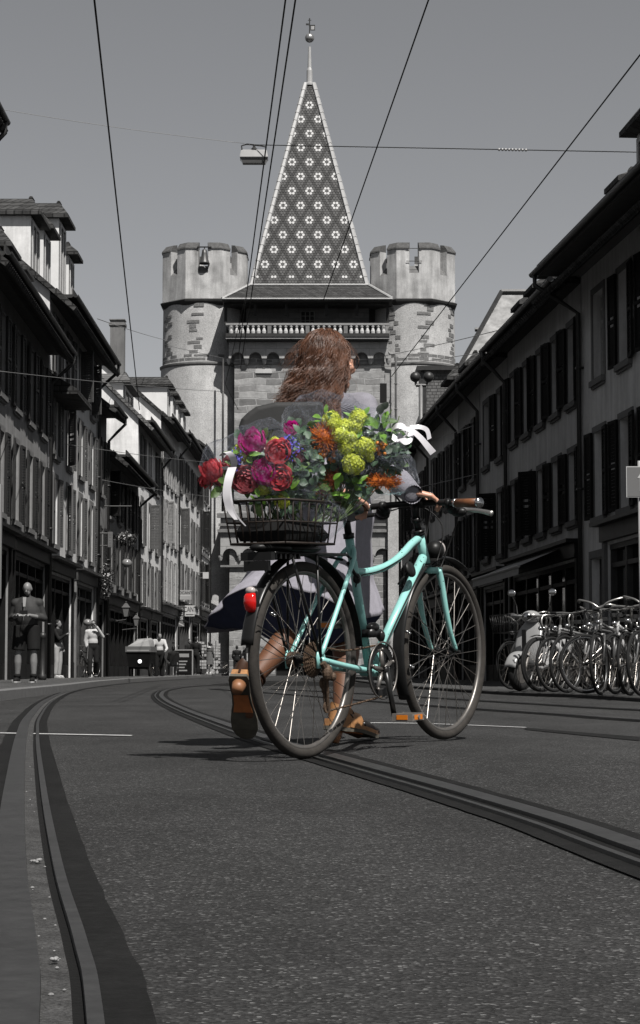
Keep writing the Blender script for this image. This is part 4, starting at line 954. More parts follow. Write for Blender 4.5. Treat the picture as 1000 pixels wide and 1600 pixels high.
def figure(label,loc,rz,h,J=None,wide=1.0,top=None,bottom=None,shoes=None,hair=None,sleeve=1.0,leg=1.0,vox=.016,skin=None,skirt=None,group=None,belly=0,headtilt=(0,0),hood=None,beard=False,skirtz=.55,bulk=0):
    s=h/1.75; t=thing('person',label,'person',loc,rz,group)
    D=dict(head=(0,-.01,1.635),neck=(0,.015,1.46),chest=(0,0,1.28),waist=(0,.0,1.08),pel=(0,.01,.95),
      shR=(-.185,.01,1.41),elR=(-.235,.03,1.13),haR=(-.24,-.06,.88),shL=(.185,.01,1.41),elL=(.235,.03,1.13),haL=(.24,-.06,.88),
      hipR=(-.095,.01,.92),knR=(-.105,-.015,.5),anR=(-.11,.03,.09),hipL=(.095,.01,.92),knL=(.105,-.015,.5),anL=(.11,.03,.09))
    if J: D.update(J)
    p={k:Vector((v[0]*s*(wide if k[:2] in('sh','el','ha','hi') else 1),v[1]*s,v[2]*s)) for k,v in D.items()}
    skin=skin or M_skin_g; w_=wide
    def body(mb,g=0,arms=1,legs=1,hd=True):
        if hd:
            hm=Matrix.Rotation(headtilt[0],4,'X')@Matrix.Rotation(headtilt[1],4,'Z'); c=p['head']
            mb.ell(c+Vector((0,.012*s,.02*s)),(.077*s,.096*s,.1*s),16,12,hm); mb.ell(c+hm@Vector((0,-.03*s,-.05*s)),(.056*s,.058*s,.068*s),14,10,hm)
            mb.ell(c+hm@Vector((0,-.095*s,-.015*s)),(.014*s,.02*s,.022*s),8,6,hm); mb.ell(c+hm@Vector((0,-.083*s,-.062*s)),(.022*s,.012*s,.008*s),8,6,hm)
            for e in (-1,1): mb.ell(c+hm@Vector((e*.078*s,.012*s,-.005*s)),(.012*s,.02*s,.032*s),8,6,hm)
            mb.cap(p['neck']-Vector((0,0,.05*s)),c-Vector((0,-.01*s,.05*s)),.056*s,.052*s,10)
        mb.ell(p['chest']+Vector((0,0,.04*s)),((.155*w_+g)*s,(.105*w_+g)*s,(.17+g)*s),18,12); mb.cap(p['shR'],p['shL'],(.058+g)*s*w_,(.058+g)*s*w_,12)
        mb.ell(p['chest']+Vector((0,.01*s,.095*s)),((.165*w_+g)*s,(.088+g)*s,(.075+g)*s),16,10)
        if bulk: mb.ell((0,-.015*s,1.19*s),((.212+g)*s,(.150+g)*s,(.27+g)*s),20,14)
        for e_ in 'RL': mb.cap(p['neck']+Vector((0,.01*s,-.0*s)),p['neck'].lerp(p['sh'+e_],.75)+Vector((0,0,.0)),(.045+g)*s,(.05+g)*s,10)
        mb.ell(p['waist']+Vector((0,-belly*.4*s,.02*s)),((.135*w_+g+belly*.75)*s,(.10*w_+g+belly*.6)*s,(.17+g)*s),18,12); mb.ell(p['pel'],((.155*w_+g)*s,(.115*w_+g)*s,(.13+g)*s),18,12)
        for q in 'RL':
            if arms>0:
                A,B,C=p['sh'+q],p['el'+q],p['ha'+q]
                mb.cap(A,B,(.05+g)*s*w_**.5,(.038+g)*s,12)
                if arms>1 or g==0: 
                    E_=B.lerp(C,min(1,arms-1) if g else 1); mb.cap(B,E_,(.040+g)*s*w_**.8,(.029+g)*s*w_**.8,12)
            if legs>0:
                A,B,C=p['hip'+q],p['kn'+q],p['an'+q]; m1=A.lerp(B,min(1,legs))
                mb.cap(A,m1,(.083+g)*s*w_**.6,(.083-.03*min(1,legs)+g)*s*w_**.5,14)
                if legs>1 or g==0: E_=B.lerp(C,min(1,legs-1) if g else 1); mb.cap(B,B.lerp(E_,.35),(.052+g)*s*w_**.8,(.058+g)*s*w_**.9,12); mb.cap(B.lerp(E_,.35),E_,(.058+g)*s*w_**.9,(.038+g)*s*w_**.5,12)
    mb=MB(); body(mb)
    for q,sgn in (('R',1),('L',-1)):
        d=(p['ha'+q]-p['el'+q]); hand(mb,p['ha'+q]-d.normalized()*.0,d,Vector((0,-.2,1)) if abs(d.normalized().z)<.7 else Vector((-sgn,0,0)),s*1.0,.6,sgn,1.15)
        a=p['an'+q]; mb.cap(a+Vector((0,.0,-.035*s)),a+Vector((0,-.13*s,-.06*s)),.04*s,.028*s,10)
    remesh(mb.build('body',skin,t),vox)
    if top:
        mb=MB(); q=MB(); body(mb,.017,arms=1+sleeve if sleeve<=1 else 2,legs=0,hd=False)
        mb.lathe([(.075*s,1.40*s),(.07*s,1.475*s),(.055*s,1.48*s)],12,Matrix.Translation((p['neck'].x,p['neck'].y,0)))
        remesh(mb.build('top',top,t),vox,9)
    if bottom:
        mb=MB(); g=.022; mb.ell(p['pel'],((.155*w_+g)*s,(.115*w_+g)*s,(.13+g)*s),18,12); mb.ell(p['pel']+Vector((0,0,.08*s)),((.14*w_+g)*s,(.11*w_+g)*s,(.08+g)*s),18,12)
        for q in 'RL':
            A,B,C=p['hip'+q],p['kn'+q],p['an'+q]
            if leg<=1: mb.tube([A+Vector((0,0,.06)),A.lerp(B,leg)],[(.092+g)*s*w_**.6,(.085+g)*s*w_**.5],16)
            else: mb.cap(A,B,(.085+g)*s*w_**.6,(.06+g)*s,14); mb.cap(B,B.lerp(C,leg-1)-Vector((0,0,.0)),(.06+g)*s,(.055+g)*s,12)
        remesh(mb.build('shorts' if leg<=1 else 'trousers',bottom,t),vox)
    if skirt:
        mb=MB(); N=28
        mb.loft([[(p['pel'].x+rx*s*math.cos(a)*(1+.05*math.sin(6*a)*f),p['pel'].y+ry*s*math.sin(a)*(1+.05*math.sin(6*a)*f),z*s) for a in [2*PI*k/N for k in range(N)]] for z,rx,ry,f in ((1.12,.15,.12,0),(.95,.185,.145,.3),(skirtz,.24,.19,1.6))],cap=False)
        mb.build('skirt',skirt,t,smooth=True)
    for q in 'RL':
        a=p['an'+q]; m=MB(); m.loft([[(a.x+sx*s,a.y+sy*s,a.z-.088*s+z*s) for sx,sy in ((-.045,.06),(.045,.06),(.05,-.08),(.045,-.17),(0,-.205),(-.045,-.17),(-.05,-.08))] for z in (0,.02)]); so_=MB()
        m2=MB(); m2.cap(a+Vector((0,.02*s,-.035*s)),a+Vector((0,-.145*s,-.05*s)),.052*s,.036*s,12); m2.cap(a+Vector((0,.01*s,-.02*s)),a+Vector((0,.01*s,.01*s)),.048*s,.045*s,10)
        sh=m2.build('shoe',shoes or M_blk,t,smooth=True); m.build('shoe_sole',M_signw,sh)
    if hair is not None:
        c=p['head']; mb=MB(); hm=Matrix.Rotation(headtilt[0],4,'X')@Matrix.Rotation(headtilt[1],4,'Z')
        k=hair[1]; mb.ell(c+hm@Vector((0,.028*s,.04*s)),(.086*s,.093*s,.092*s),16,10,hm)
        if k>0: mb.ell(c+hm@Vector((0,.06*s,-.03*s*k)),(.08*s,.06*s,.09*s*k),14,10,hm)
        remesh(mb.build('hair',hair[0],t),vox*.8)
    if beard:
        c=p['head']; hm=Matrix.Rotation(headtilt[0],4,'X'); mb=MB(); mb.ell(c+hm@Vector((0,-.045*s,-.085*s)),(.05*s,.05*s,.045*s),12,8,hm); mb.build('beard',M_hair_g,t,smooth=True)
    if hood:
        c=p['neck']; mb=MB(); mb.ell(c+Vector((0,.05*s,-.02*s)),(.12*s,.09*s,.06*s),14,8); mb.build('hood',hood,t,smooth=True)
    return t,p,s
# man with phone
g_=G(42,1069,HL)
M_track=mat('charcoal tracksuit',.05,.7,(9,.15)); 
t,p,s=figure('bald man in a dark zip jacket and black shorts looking down at his phone',(P(42,1000,34.5).x,34.5,HL),R(-6),1.70,
  J=dict(head=(0.01,-.05,1.615),shR=(-.175,.01,1.375),shL=(.175,.01,1.375),elR=(-.25,.04,1.11),haR=(-.075,-.30,1.16),elL=(.25,.04,1.11),haL=(.09,-.29,1.155),anR=(-.17,.03,.09),anL=(.13,-.02,.09),knR=(-.15,-.02,.5),knL=(.13,-.03,.5)),
  wide=1.16,top=M_track,bottom=M_blk,shoes=M_blk,sleeve=.42,leg=.86,vox=.011,belly=.0,bulk=1,headtilt=(.42,0),beard=True)
q=MB(); q.box((-.035*s,-.39*s,1.165*s),(.1*s,-.375*s,1.235*s)); q.xf=None; q.build('phone_in_hand',M_blk,t)
q=MB(); q.add([(-.03,-.185,1.43),(.03,-.185,1.43),(.02,-.21,1.27),(-.02,-.21,1.27)],[(0,1,2,3)]); q.build('shirt_front',M_signl,t)
q=MB(); q.tube([(0.005,-.23,1.26),(0.005,-.27,1.1),(0.005,-.25,.92)],.006,4); q.build('zip',M_signg,t)
for x in (.09,.13):
    q=MB(); 
for q_,sg in (('R',-1),('L',1)):
    a=p['an'+q_]; z=a.z+.06; q=MB(); q.lathe([(.058,z-.06),(.056,z),(.05,z+.002)],14,Matrix.Translation((a.x,a.y,0))); q.build('sock',M_blk,t,smooth=True)
    q=MB(); q.box((a.x+sg*.058-.004,a.y-.12,a.z-.06),(a.x+sg*.058+.004,a.y-.02,a.z-.035)); q.build('shoe_stripe',M_signw,t)
q=MB(); c=p['head']; hm=Matrix.Rotation(.42,4,'X')
for e_ in (-1,1): q.ell(c+hm@Vector((e_*.027,-.088,.005)),(.014,.008,.006),8,5,hm); q.ell(c+hm@Vector((e_*.03,-.086,.022)),(.02,.006,.004),8,5,hm)
q.build('brow_and_eyes',M_hair_g,t)
# others on the left pavement
def spot(px,py,Y,z=HL): c=P(px,py,Y); return (c.x,Y,z)
M_ltr=mat('light trousers',.42,.8,(6,.15)); M_shirt=mat('white shirt cloth',.62,.8,(8,.12)); M_gry=mat('grey coat',.11,.85,(8,.2)); M_jean=mat('grey jeans',.16,.85,(9,.2))
M_blkj=mat('black jacket',.012,.8,(8,.4))
figure('person in a black jacket and wide pale trousers facing the shopfront',spot(90,1058,56),R(70),1.58,J=dict(elR=(-.2,-.14,1.16),haR=(-.1,-.3,1.3)),top=M_blkj,bottom=M_ltr,shoes=M_signw,sleeve=1,leg=1.9,hair=(M_hair_g,1.0),vox=.018)
t,p,s=figure('man in a white shirt and dark trousers walking with a hand raised to his sunglasses',spot(145,1058,60),R(12),1.66,J=dict(elL=(.30,-.05,1.25),haL=(.09,-.2,1.55),haR=(-.2,.02,.95),anR=(-.12,-.2,.09),knR=(-.11,-.18,.5),anL=(.1,.18,.14),knL=(.1,-.04,.5)),top=M_shirt,bottom=M_blk,shoes=M_blk,sleeve=1,leg=1.9,hair=(M_hair_g,0),vox=.018)
q=MB(); c=p['head']; q.box((c.x-.065,c.y-.105,c.z-.005),(c.x+.065,c.y-.085,c.z+.03)); q.build('sunglasses',M_blk,t)
figure('woman in a grey coat with a white hood and bare legs walking away',spot(327,1054,108),R(170),1.72,top=M_gry,skirt=M_gry,shoes=M_signw,sleeve=1,hair=(M_hair_g,.6),hood=M_signw,vox=.02,J=dict(anR=(-.08,.1,.09)))
figure('person in black with bare legs standing by the shop door beside the sandwich board',spot(296,1054,99),R(30),1.72,top=M_blk,shoes=M_signw,bottom=M_jean,sleeve=1,leg=1.9,hair=(M_hair_g,.4),vox=.02,J=dict(anL=(.16,-.1,.09),haR=(-.08,-.25,1.3),elR=(-.25,-.05,1.15)))
figure('tall person all in black seen from behind beside the sandwich board',spot(306,1054,98),R(165),1.80,top=M_blkj,bottom=M_blk,sleeve=1,leg=1.9,hair=(M_hair_g,.6),vox=.02)
figure('man in a black jacket standing alone with his back turned at the tower wall',spot(370,1053,118,.02),R(178),1.72,top=M_blkj,bottom=M_blk,shoes=M_signw,sleeve=1,leg=1.85,hair=(M_hair_g,.3),vox=.02,wide=1.08,J=dict(anR=(-.17,.03,.09),anL=(.17,.03,.09),knR=(-.13,0,.5),knL=(.13,0,.5),haR=(-.18,-.1,.95),haL=(.18,-.1,.95)))
# seated person
t,p,s=figure('person in a black top and pale trousers sitting on a chair behind the cargo bike',spot(271,1052,88),R(190),1.7,J=dict(head=(0,-.03,1.18),neck=(0,0,1.02),chest=(0,0,.86),waist=(0,.02,.66),pel=(0,.03,.52),shR=(-.18,0,.97),shL=(.18,0,.97),elR=(-.24,-.05,.72),haR=(-.16,-.28,.66),elL=(.24,-.05,.72),haL=(.16,-.28,.66),hipR=(-.1,0,.5),hipL=(.1,0,.5),knR=(-.14,-.4,.52),knL=(.16,-.4,.52),anR=(-.12,-.42,.09),anL=(.2,-.5,.09)),top=M_blk,bottom=M_ltr,shoes=M_signw,sleeve=1,leg=1.9,hair=(M_hair_g,.6),vox=.02)
c=spot(271,1052,88); t=thing('street_chair','dark street chair under the seated person behind the cargo bike','chair',c,R(190))
q=MB(); q.box((-.21,-.16,.38),(.21,.25,.41)); q.build('seat',M_shopd,t)
q=MB(); q.box((-.2,.26,.55),(.2,.29,.85)); q.build('backrest',M_shopd,t)
for x in (-.19,.19):
    for y in (-.14,.27):
        q=MB(); q.tube([(x,y,0),(x,y,.38 if y<0 else .85)],.015,6); q.build('leg',M_shopd,t)
# sandwich board and postcard racks
c=spot(286,1056,94); t=thing('sandwich_board','pale framed sandwich board standing on the pavement beside the seated person','sandwich board',c,R(-10))
q=MB(); q.box((-.42,-.02,.06),(.42,.02,1.12)); q.build('panel',M_shopd,t)
q=MB(); q.box((-.47,-.03,0),(-.421,.03,1.16)); q.box((.421,-.03,0),(.47,.03,1.16)); q.box((-.42,-.03,1.121),(.42,.03,1.17)); q.build('frame',M_signl,t)
q=MB(); q.box((-.28,-.026,.82),(.28,-.021,.98)); 
for k in range(4): q.box((-.25+.05*(k%2),-.026,.6-.14*k),(.2-.06*(k%3),-.021,.66-.14*k))
q.build('chalk_writing',M_signl,t)
q=MB(); q.obox((0,.22,.56),(.42,0,0),(0,.015,0),(0,-.17,.55)); q.build('rear_panel',M_shopd,t)
for i,(px,Y) in enumerate(((315,103),(337,110))):
    c=spot(px,1054,Y); t=thing('postcard_stand','tall wire stand of pale cards, '+('left of' if i==0 else 'right of')+' the woman in the grey coat','card stand',c,group='postcard stands outside the shop')
    q=MB(); q.tube([(0,0,0),(0,0,1.8)],.02,6); q.tube([(-.3,0,.03),(.3,0,.03)],.02,5); q.tube([(0,-.3,.03),(0,.3,.03)],.02,5); q.build('stand',M_gut,t)
    rnd=random.Random(i); q=MB()
    for a in range(4):
        M=Matrix.Rotation(a*PI/2+.3,4,'Z')
        for r in range(9):
            for k in (-1,0,1):
                if rnd.random()<.8: q.obox(M@Vector((k*.13,-.22,.35+r*.155)),M@Vector((.055,0,0)),M@Vector((0,.004,0)),(0,0,rnd.uniform(.05,.07)))
    q.build('cards',mat('postcards %d'%i,.42,.6,(5,.5)),t)
    q=MB()
    for a in range(4):
        M=Matrix.Rotation(a*PI/2+.3,4,'Z')
        for r in range(9): q.obox(M@Vector((0,-.21,.29+r*.155)),M@Vector((.2,0,0)),M@Vector((0,.02,0)),(0,0,.006))
    q.build('racks',M_gut,t)
# bollard/planter details along left pavement
c=spot(66,1064,44.5); t=thing('bollard','short dark bollard at the foot of the shopfront beside the man in shorts','bollard',c)
q=MB(); q.lathe([(.09,0),(.09,.1),(.06,.14),(.055,.9),(.075,.92),(.07,1.0),(.02,1.03)],14); q.build('post',M_gut,t,smooth=True)
# ================================================================ bicycles
M_tyre=mat('tyre rubber',.016,.8,(30,.3),(160,.35,.002)); M_tyreh=mat('dusty tyre rubber',(.05,.045,.04),.85,(30,.3),(160,.4,.002)); M_rim=mat('alloy rim',.11,.35,(20,.3),metal=.9); M_rimd=mat('grey rim',(.16,.15,.14),.4,(20,.25),metal=.7)
M_spoke=mat('steel spokes',(.42,.39,.36),.32,metal=1); M_blkm=mat('black metal',.018,.3,(12,.3)); M_blkp=mat('black plastic',.014,.42,(10,.2)); M_chrome=mat('chrome',.5,.15,metal=1)
M_rust=mat('rusty chain',(.075,.048,.030),.7,(60,.5),(200,.8,.003),metal=.3)
M_ped=mat('pedal plastic',(.22,.2,.18),.45,(30,.3)); M_orange=mat('amber reflector',(.85,.25,.02),.25); M_red=mat('red lens',(.78,.012,.010),.15,(40,.15),spec=.7); M_clear=mat('clear lens',(.55,.5,.48),.12)
M_leather=mat('brown leather grip',(.20,.075,.028),.5,(40,.3),(120,.4,.002)); M_silver=mat('silver lever',(.45,.44,.42),.3,metal=.9)
M_cel=mat('celeste paint',(.38,.79,.74),.30,(12,.06,90,.05),spec=.55); M_saddle=mat('black saddle',.012,.5,(20,.3))
BR=.345
def chips(m,thr=.70,scale=75):
    n=m.node_tree; b=n.nodes['Principled BSDF']; tc=[x for x in n.nodes if x.type=='TEX_COORD'][0]; src=b.inputs['Base Color'].links[0].from_socket
    t=n.nodes.new('ShaderNodeTexNoise'); t.inputs['Scale'].default_value=scale; t.inputs['Detail'].default_value=2; n.links.new(tc.outputs['Object'],t.inputs['Vector'])
    c=n.nodes.new('ShaderNodeMath'); c.operation='GREATER_THAN'; c.inputs[1].default_value=thr; n.links.new(t.outputs['Fac'],c.inputs[0])
    mx=n.nodes.new('ShaderNodeMixRGB'); n.links.new(c.outputs[0],mx.inputs[0]); n.links.new(src,mx.inputs[1]); mx.inputs[2].default_value=(.03,.03,.028,1); n.links.new(mx.outputs[0],b.inputs['Base Color'])
chips(M_cel)
def wheel(parent,cx,hw,spk=32,tm=None,rm=None,rt=.0185,seg=72,spm=None,disc=0):
    """part 'wheel' (rim) with tyre, spokes and hub below it; axle along local y"""
    M=Matrix.Translation((cx,0,BR)); tm=tm or M_tyre; rm=rm or M_rim; R0=BR-rt
    q=MB(); q.torus(R0-.019,.010,seg,8,M,rx=.0105); w_=q.build('wheel',rm,parent,smooth=True)
    q=MB(); q.torus(R0,rt,seg,12,M); q.build('tyre',tm,w_,smooth=True)
    q=MB(); rnd=random.Random(int(cx*100)+spk)
    a0=rnd.random()
    for k in range(spk):
        s=1 if k%2 else -1; a=2*PI*k/spk+a0; off=(.42 if (k//2)%2 else -.42); hr=.022
        p=(cx+hr*math.cos(a+off*3),s*hw,BR+hr*math.sin(a+off*3)); e=(cx+(R0-.024)*math.cos(a),0,BR+(R0-.024)*math.sin(a))
        q.tube([p,e],.0013,5,False)
    q.build('spokes',spm or M_spoke,w_)
    q=MB(); T=M@Matrix.Rotation(PI/2,4,'X'); q.lathe([(.012,-hw-.012),(.024,-hw-.003),(.024,-hw+.004),(.014,-hw+.01),(.014,hw-.01),(.024,hw-.004),(.024,hw+.003),(.012,hw+.012)],14,T); q.tube([(cx,-hw-.04,BR),(cx,hw+.04,BR)],.006,8); q.build('hub',M_blkm if rm is not M_rim else M_rimd,w_,smooth=False)
    return w_
def fender(parent,cx,a0,a1,m,r=.364,wd=.022,stays=True,ms=None):
    q=MB(); n=40; rings=[]
    for i in range(n+1):
        a=a0+(a1-a0)*i/n; ring=[]
        for k in range(9):
            b=-PI*.42+PI*.84*k/8; rr=r+.012*math.cos(b); ring.append((cx+rr*math.cos(a),wd*math.sin(b),BR+rr*math.sin(a)))
        for k in range(9):
            b=PI*.42-PI*.84*k/8; rr=r-.002+.012*math.cos(b); ring.append((cx+rr*math.cos(a),wd*.9*math.sin(b),BR+rr*math.sin(a)))
        rings.append(ring)
    q.loft(rings); f=q.build('mudguard',m,parent,smooth=True)
    if stays:
        for a in ([a1-.25] if abs(a1-a0)<1.8 else [a1-.2,a1-.95]):
            q=MB()
            for s in (-1,1): q.tube([(cx,s*.058,BR),(cx+(r-.01)*math.cos(a),s*.024,BR+(r-.01)*math.sin(a))],.0022,5)
            q.build('stay',ms or M_blkm,f)
    return f
def parked_bike(label,loc,rz,fm,style='diamond',fend=True,bars='flat',basket=False,light=None,steer=0,lean=.04,seg=44,group='bicycles parked on the right pavement',rm=None,spk=20,tm=None):
    t=thing('bicycle',label,'bicycle',loc,group=group,rot=(lean,0,rz))
    wheel(t,0,.03,spk,seg=seg,rm=rm,tm=tm); fw_=wheel(t,1.04,.03,spk,seg=seg,rm=rm,tm=tm)
    bb=(.43,0,.29); st=(.30,0,.74); ht=(.86,0,.83); hb=(.91,0,.68)
    q=MB(); q.tube([bb,st],.016,8); q.tube([bb,hb],.019,8); q.tube([hb,ht],.019,8)
    if style=='diamond': q.tube([(.315,0,.71),(.875,0,.79)],.016,8)
    elif style=='low': q.tube(catmull([(.38,0,.46),(.55,0,.47),(.75,0,.57),(.88,0,.75)],5),.018,8)
    elif style=='ebike': q.tube([(.34,0,.62),(.87,0,.78)],.02,8); q.tube([bb,hb],.034,10)
    for s in (-1,1):
        q.tube([(.315,0,.70),(0,s*.06,BR)],.008,6); q.tube([bb,(0,s*.06,BR)],.009,6)
    q.build('frame',fm,t,smooth=True)
    q=MB(); q.tube([hb,(.915,0,.66)],.016,8); q.box((.90,-.05,.64),(.935,.05,.675))
    for s in (-1,1): q.tube([(.92,s*.048,.66),(.96,s*.05,.52),(1.04,s*.05,BR)],[.012,.011,.008],6)
    q.build('fork',fm if style!='ebike' else M_blkm,t,smooth=True)
    q=MB(); q.tube([st,(.27,0,.86)],.012,8); q.build('seatpost',M_silver,t,smooth=True)
    q=MB(); q.loft([[(x,-w_,z),(x,w_,z),(x,w_*.8,z+.045),(x,-w_*.8,z+.045)] for x,w_,z in ((.14,.05,.87),(.17,.075,.875),(.24,.06,.87),(.33,.025,.87),(.41,.015,.865))]); q.build('saddle',M_saddle,t,smooth=False)
    q=MB(); q.tube([ht,(.845,0,.92),(.87,0,.95)],.013,8)
    if bars=='flat': pts=[(.86,-.3,.97),(.875,-.12,.965),(.88,0,.95),(.875,.12,.965),(.86,.3,.97)]
    elif bars=='up': pts=[(.68,-.29,1.04),(.80,-.25,1.06),(.87,-.1,1.02),(.87,0,.96),(.87,.1,1.02),(.80,.25,1.06),(.68,.29,1.04)]
    else: pts=[(.84,-.21,.80),(.93,-.21,.80),(.97,-.21,.88),(.93,-.21,.96),(.87,-.15,.97),(.87,0,.96),(.87,.15,.97),(.93,.21,.96),(.97,.21,.88),(.93,.21,.80),(.84,.21,.80)]
    q.tube(catmull(pts,4),.0115,8); q.build('handlebar',M_silver,t,smooth=True)
    q=MB(); e=Vector(pts[0]);f=Vector(pts[1]); q.tube([e,e.lerp(f,.5)],.016,8); e=Vector(pts[-1]);f=Vector(pts[-2]); q.tube([e,e.lerp(f,.5)],.016,8); q.build('grip',M_blkp,t)
    q=MB()
    for s in (-1,1): q.tube([(.90,s*.16,.96),(.93,s*.2,.94),(.91,s*.27,.93)],.006,5)
    q.tube(catmull([(.9,-.15,.95),(.99,-.05,.93),(.97,0,.8),(.93,0,.7)],4),.0035,5); q.tube(catmull([(.9,.15,.95),(1.0,.06,.9),(.95,0,.8),(.8,0,.66)],4),.0035,5); q.build('brake_levers_and_cables',M_blkm,t)
    q=MB(); T=Matrix.Translation((.43,-.045,.29))@Matrix.Rotation(PI/2,4,'X'); q.lathe([(.095,-.002),(.095,.002),(.02,.004)],24,T); q.tube([(.43,-.065,.29),(.50,-.07,.135)],.011,6); q.tube([(.43,.065,.29),(.36,.07,.445)],.011,6)
    q.build('crankset',M_rimd,t)
    for s,x,z in ((-1,.50,.135),(1,.36,.445)):
        q=MB(); q.box((x-.045,s*.08 if s>0 else -.17,z-.012),(x+.045,.17 if s>0 else -.08,z+.012)); q.build('pedal',M_blkp,t)
    if fend: fender(t,0,.2,2.75,M_blkm,seg and .362); fender(t,1.04,1.2,3.5,M_blkm,.362)
    if light=='front' or light is None:
        q=MB(); q.ell((.975,0,.80),(.035,.03,.03),10,8); q.build('headlight',M_chrome,t,smooth=True)
    if basket: wire_basket(t,(1.08,0,.80),.34,.38,.25,M_blkm,name='basket')
    return t
def wire_basket(parent,c,L,W,Hh,m,name='basket',taper=.82,bars=(7,8),r=.003,thick=.0045):
    q=MB(); cx,cy,cz=c
    def ringpts(z,f): return [(cx-L/2*f,cy-W/2*f,z),(cx+L/2*f,cy-W/2*f,z),(cx+L/2*f,cy+W/2*f,z),(cx-L/2*f,cy+W/2*f,z)]
    for z,f,rr in ((cz+Hh,1,thick),(cz+Hh*.5,(1+taper)/2,r),(cz,taper,thick)):
        p=ringpts(z,f)
        for i in range(4): q.tube([p[i],p[(i+1)%4]],rr,6)
    T=ringpts(cz+Hh,1); Bt=ringpts(cz,taper)
    for i in range(4):
        n=bars[i%2]
        for k in range(n):
            a=Vector(T[i]).lerp(Vector(T[(i+1)%4]),k/n); b=Vector(Bt[i]).lerp(Vector(Bt[(i+1)%4]),k/n); q.tube([a,b],r,5)
    for k in range(1,bars[0]): q.tube([Vector(Bt[0]).lerp(Vector(Bt[1]),k/bars[0]),Vector(Bt[3]).lerp(Vector(Bt[2]),k/bars[0])],r,5)
    for k in range(1,bars[1]): q.tube([Vector(Bt[0]).lerp(Vector(Bt[3]),k/bars[1]),Vector(Bt[1]).lerp(Vector(Bt[2]),k/bars[1])],r,5)
    return q.build(name,m,parent,smooth=True)
MB_=[mat('bike paint '+n,v,.3,(10,.1)) for n,v in (('black',.015),('white',.5),('silver',.25),('grey',.09),('cream',.36))]
def pb(px,py,dd,hdg,label,**k):
    """front wheel stands at the pixel, frame trails back along the heading"""
    g=G(px,py,HR); f=Vector((math.cos(R(hdg)),math.sin(R(hdg)))); o=Vector((g.x,g.y))-f*1.04
    fm=k.pop('fm'); return parked_bike(label,(o.x,o.y,HR),R(hdg),fm,**k)
pb(800,1077.5,0,228,'bicycle with a wire front basket, farthest left of the parked row',fm=MB_[0],basket=True,bars='up',style='low')
pb(817,1078.5,0,236,'black bicycle half hidden behind the pale scooter',fm=MB_[3],bars='up')
pb(848,1081,0,222,'bicycle just right of the scooter with bright rims',fm=MB_[3],bars='flat',style='diamond',fend=False)
pb(866,1081.5,0,226,'silver bicycle third to the right of the scooter, wheel leaning on its neighbour',fm=MB_[2],bars='drop',fend=False)
pb(886,1083,0,230,'dark bicycle with mudguards left of the large shining wheel',fm=MB_[0],bars='flat')
pb(916,1084,0,202,'bicycle whose large shining front wheel faces the street',fm=MB_[4],bars='flat',fend=False,spk=28,rm=M_chrome)
pb(938,1086,0,247,'dark bicycle turned end-on beside the shining wheel',fm=MB_[3],bars='up')
pb(962,1085,0,240,'bicycle with a thick white sloping frame in the parked row',fm=MB_[1],style='ebike',bars='flat',fend=False)
pb(984,1087,0,243,'black bicycle next to the white-framed one, fat tyres',fm=MB_[0],bars='flat',style='ebike')
pb(1003,1088,0,238,'rightmost bicycle, cut by the edge of the picture',fm=MB_[2],bars='up',style='low')
for (x,y,a,l,f,b) in ((4.05,25.6,215,'grey bicycle in the second rank behind the shining wheel',3,'up'),(4.6,26.4,232,'white bicycle in the second rank near the right edge',1,'flat'),(3.5,26.6,225,'silver bicycle in the second rank behind the scooter',2,'flat')):
    parked_bike(l,(x,y,HR),R(a),MB_[f],style='diamond',bars=b,fend=True)
# scooter
g=G(812,1080,HR); hd=R(233); f=Vector((math.cos(hd),math.sin(hd))); o=Vector((g.x,g.y))-f*1.1
t=thing('scooter','pale grey motor scooter with a tall mirror parked among the bicycles','scooter',(o.x,o.y,HR),hd)
M_sc=mat('scooter paint',.36,.25,(6,.06)); 
def fat_wheel(cx,name):
    q=MB(); M=Matrix.Translation((cx,0,.23)); q.torus(.175,.055,32,12,M,rx=.06); w_=q.build('wheel',M_tyre,t,smooth=True)
    q=MB(); q.lathe([(.13,-.04),(.13,.04),(.03,.05)],20,M@Matrix.Rotation(PI/2,4,'X')); q.lathe([(.03,-.05),(.13,-.04)],20,M@Matrix.Rotation(PI/2,4,'X')); q.build('rim',M_rimd,w_)
fat_wheel(0,'r'); fat_wheel(1.1,'f')
q=MB(); q.torus(.0001,.24,1,3) if 0 else None
n=14; rings=[]
for i in range(n+1):
    a=.25+1.9*i/n; rings.append([(1.1+.25*math.cos(a)+.012*math.cos(b),.085*math.sin(b),.24+.25*math.sin(a)+.03*math.cos(b)) for b in [-PI*.5+PI*k/6 for k in range(7)]]+[(1.1+.235*math.cos(a),.08*math.sin(b),.24+.235*math.sin(a)+.015*math.cos(b)) for b in [PI*.5-PI*k/6 for k in range(7)]])
q.loft(rings); q.build('front_mudguard',M_sc,t,smooth=True)
q=MB(); q.loft([[(x+.03*math.cos(b)*w_/.2,w_*math.sin(b),z+.02*math.cos(b)) for b in [2*PI*k/14 for k in range(14)]] for x,z,w_ in ((.92,.32,.10),(.92,.42,.19),(.88,.60,.21),(.82,.78,.19),(.78,.88,.12),(.76,.93,.07))]); q.build('leg_shield',M_sc,t,smooth=True)
q=MB(); q.box((.975,-.03,.45),(.99,.03,.80)); q.build('shield_trim',M_blkp,t)
q=MB(); q.loft([[(x,w_*math.sin(b),z+hh*math.cos(b)) for b in [2*PI*k/14 for k in range(14)]] for x,z,w_,hh in ((-.35,.52,.08,.06),(-.2,.58,.17,.14),(.1,.58,.19,.18),(.35,.52,.17,.16),(.5,.36,.14,.08),(.75,.3,.14,.05),(.9,.33,.12,.05))]); q.build('bodywork',M_sc,t,smooth=True)
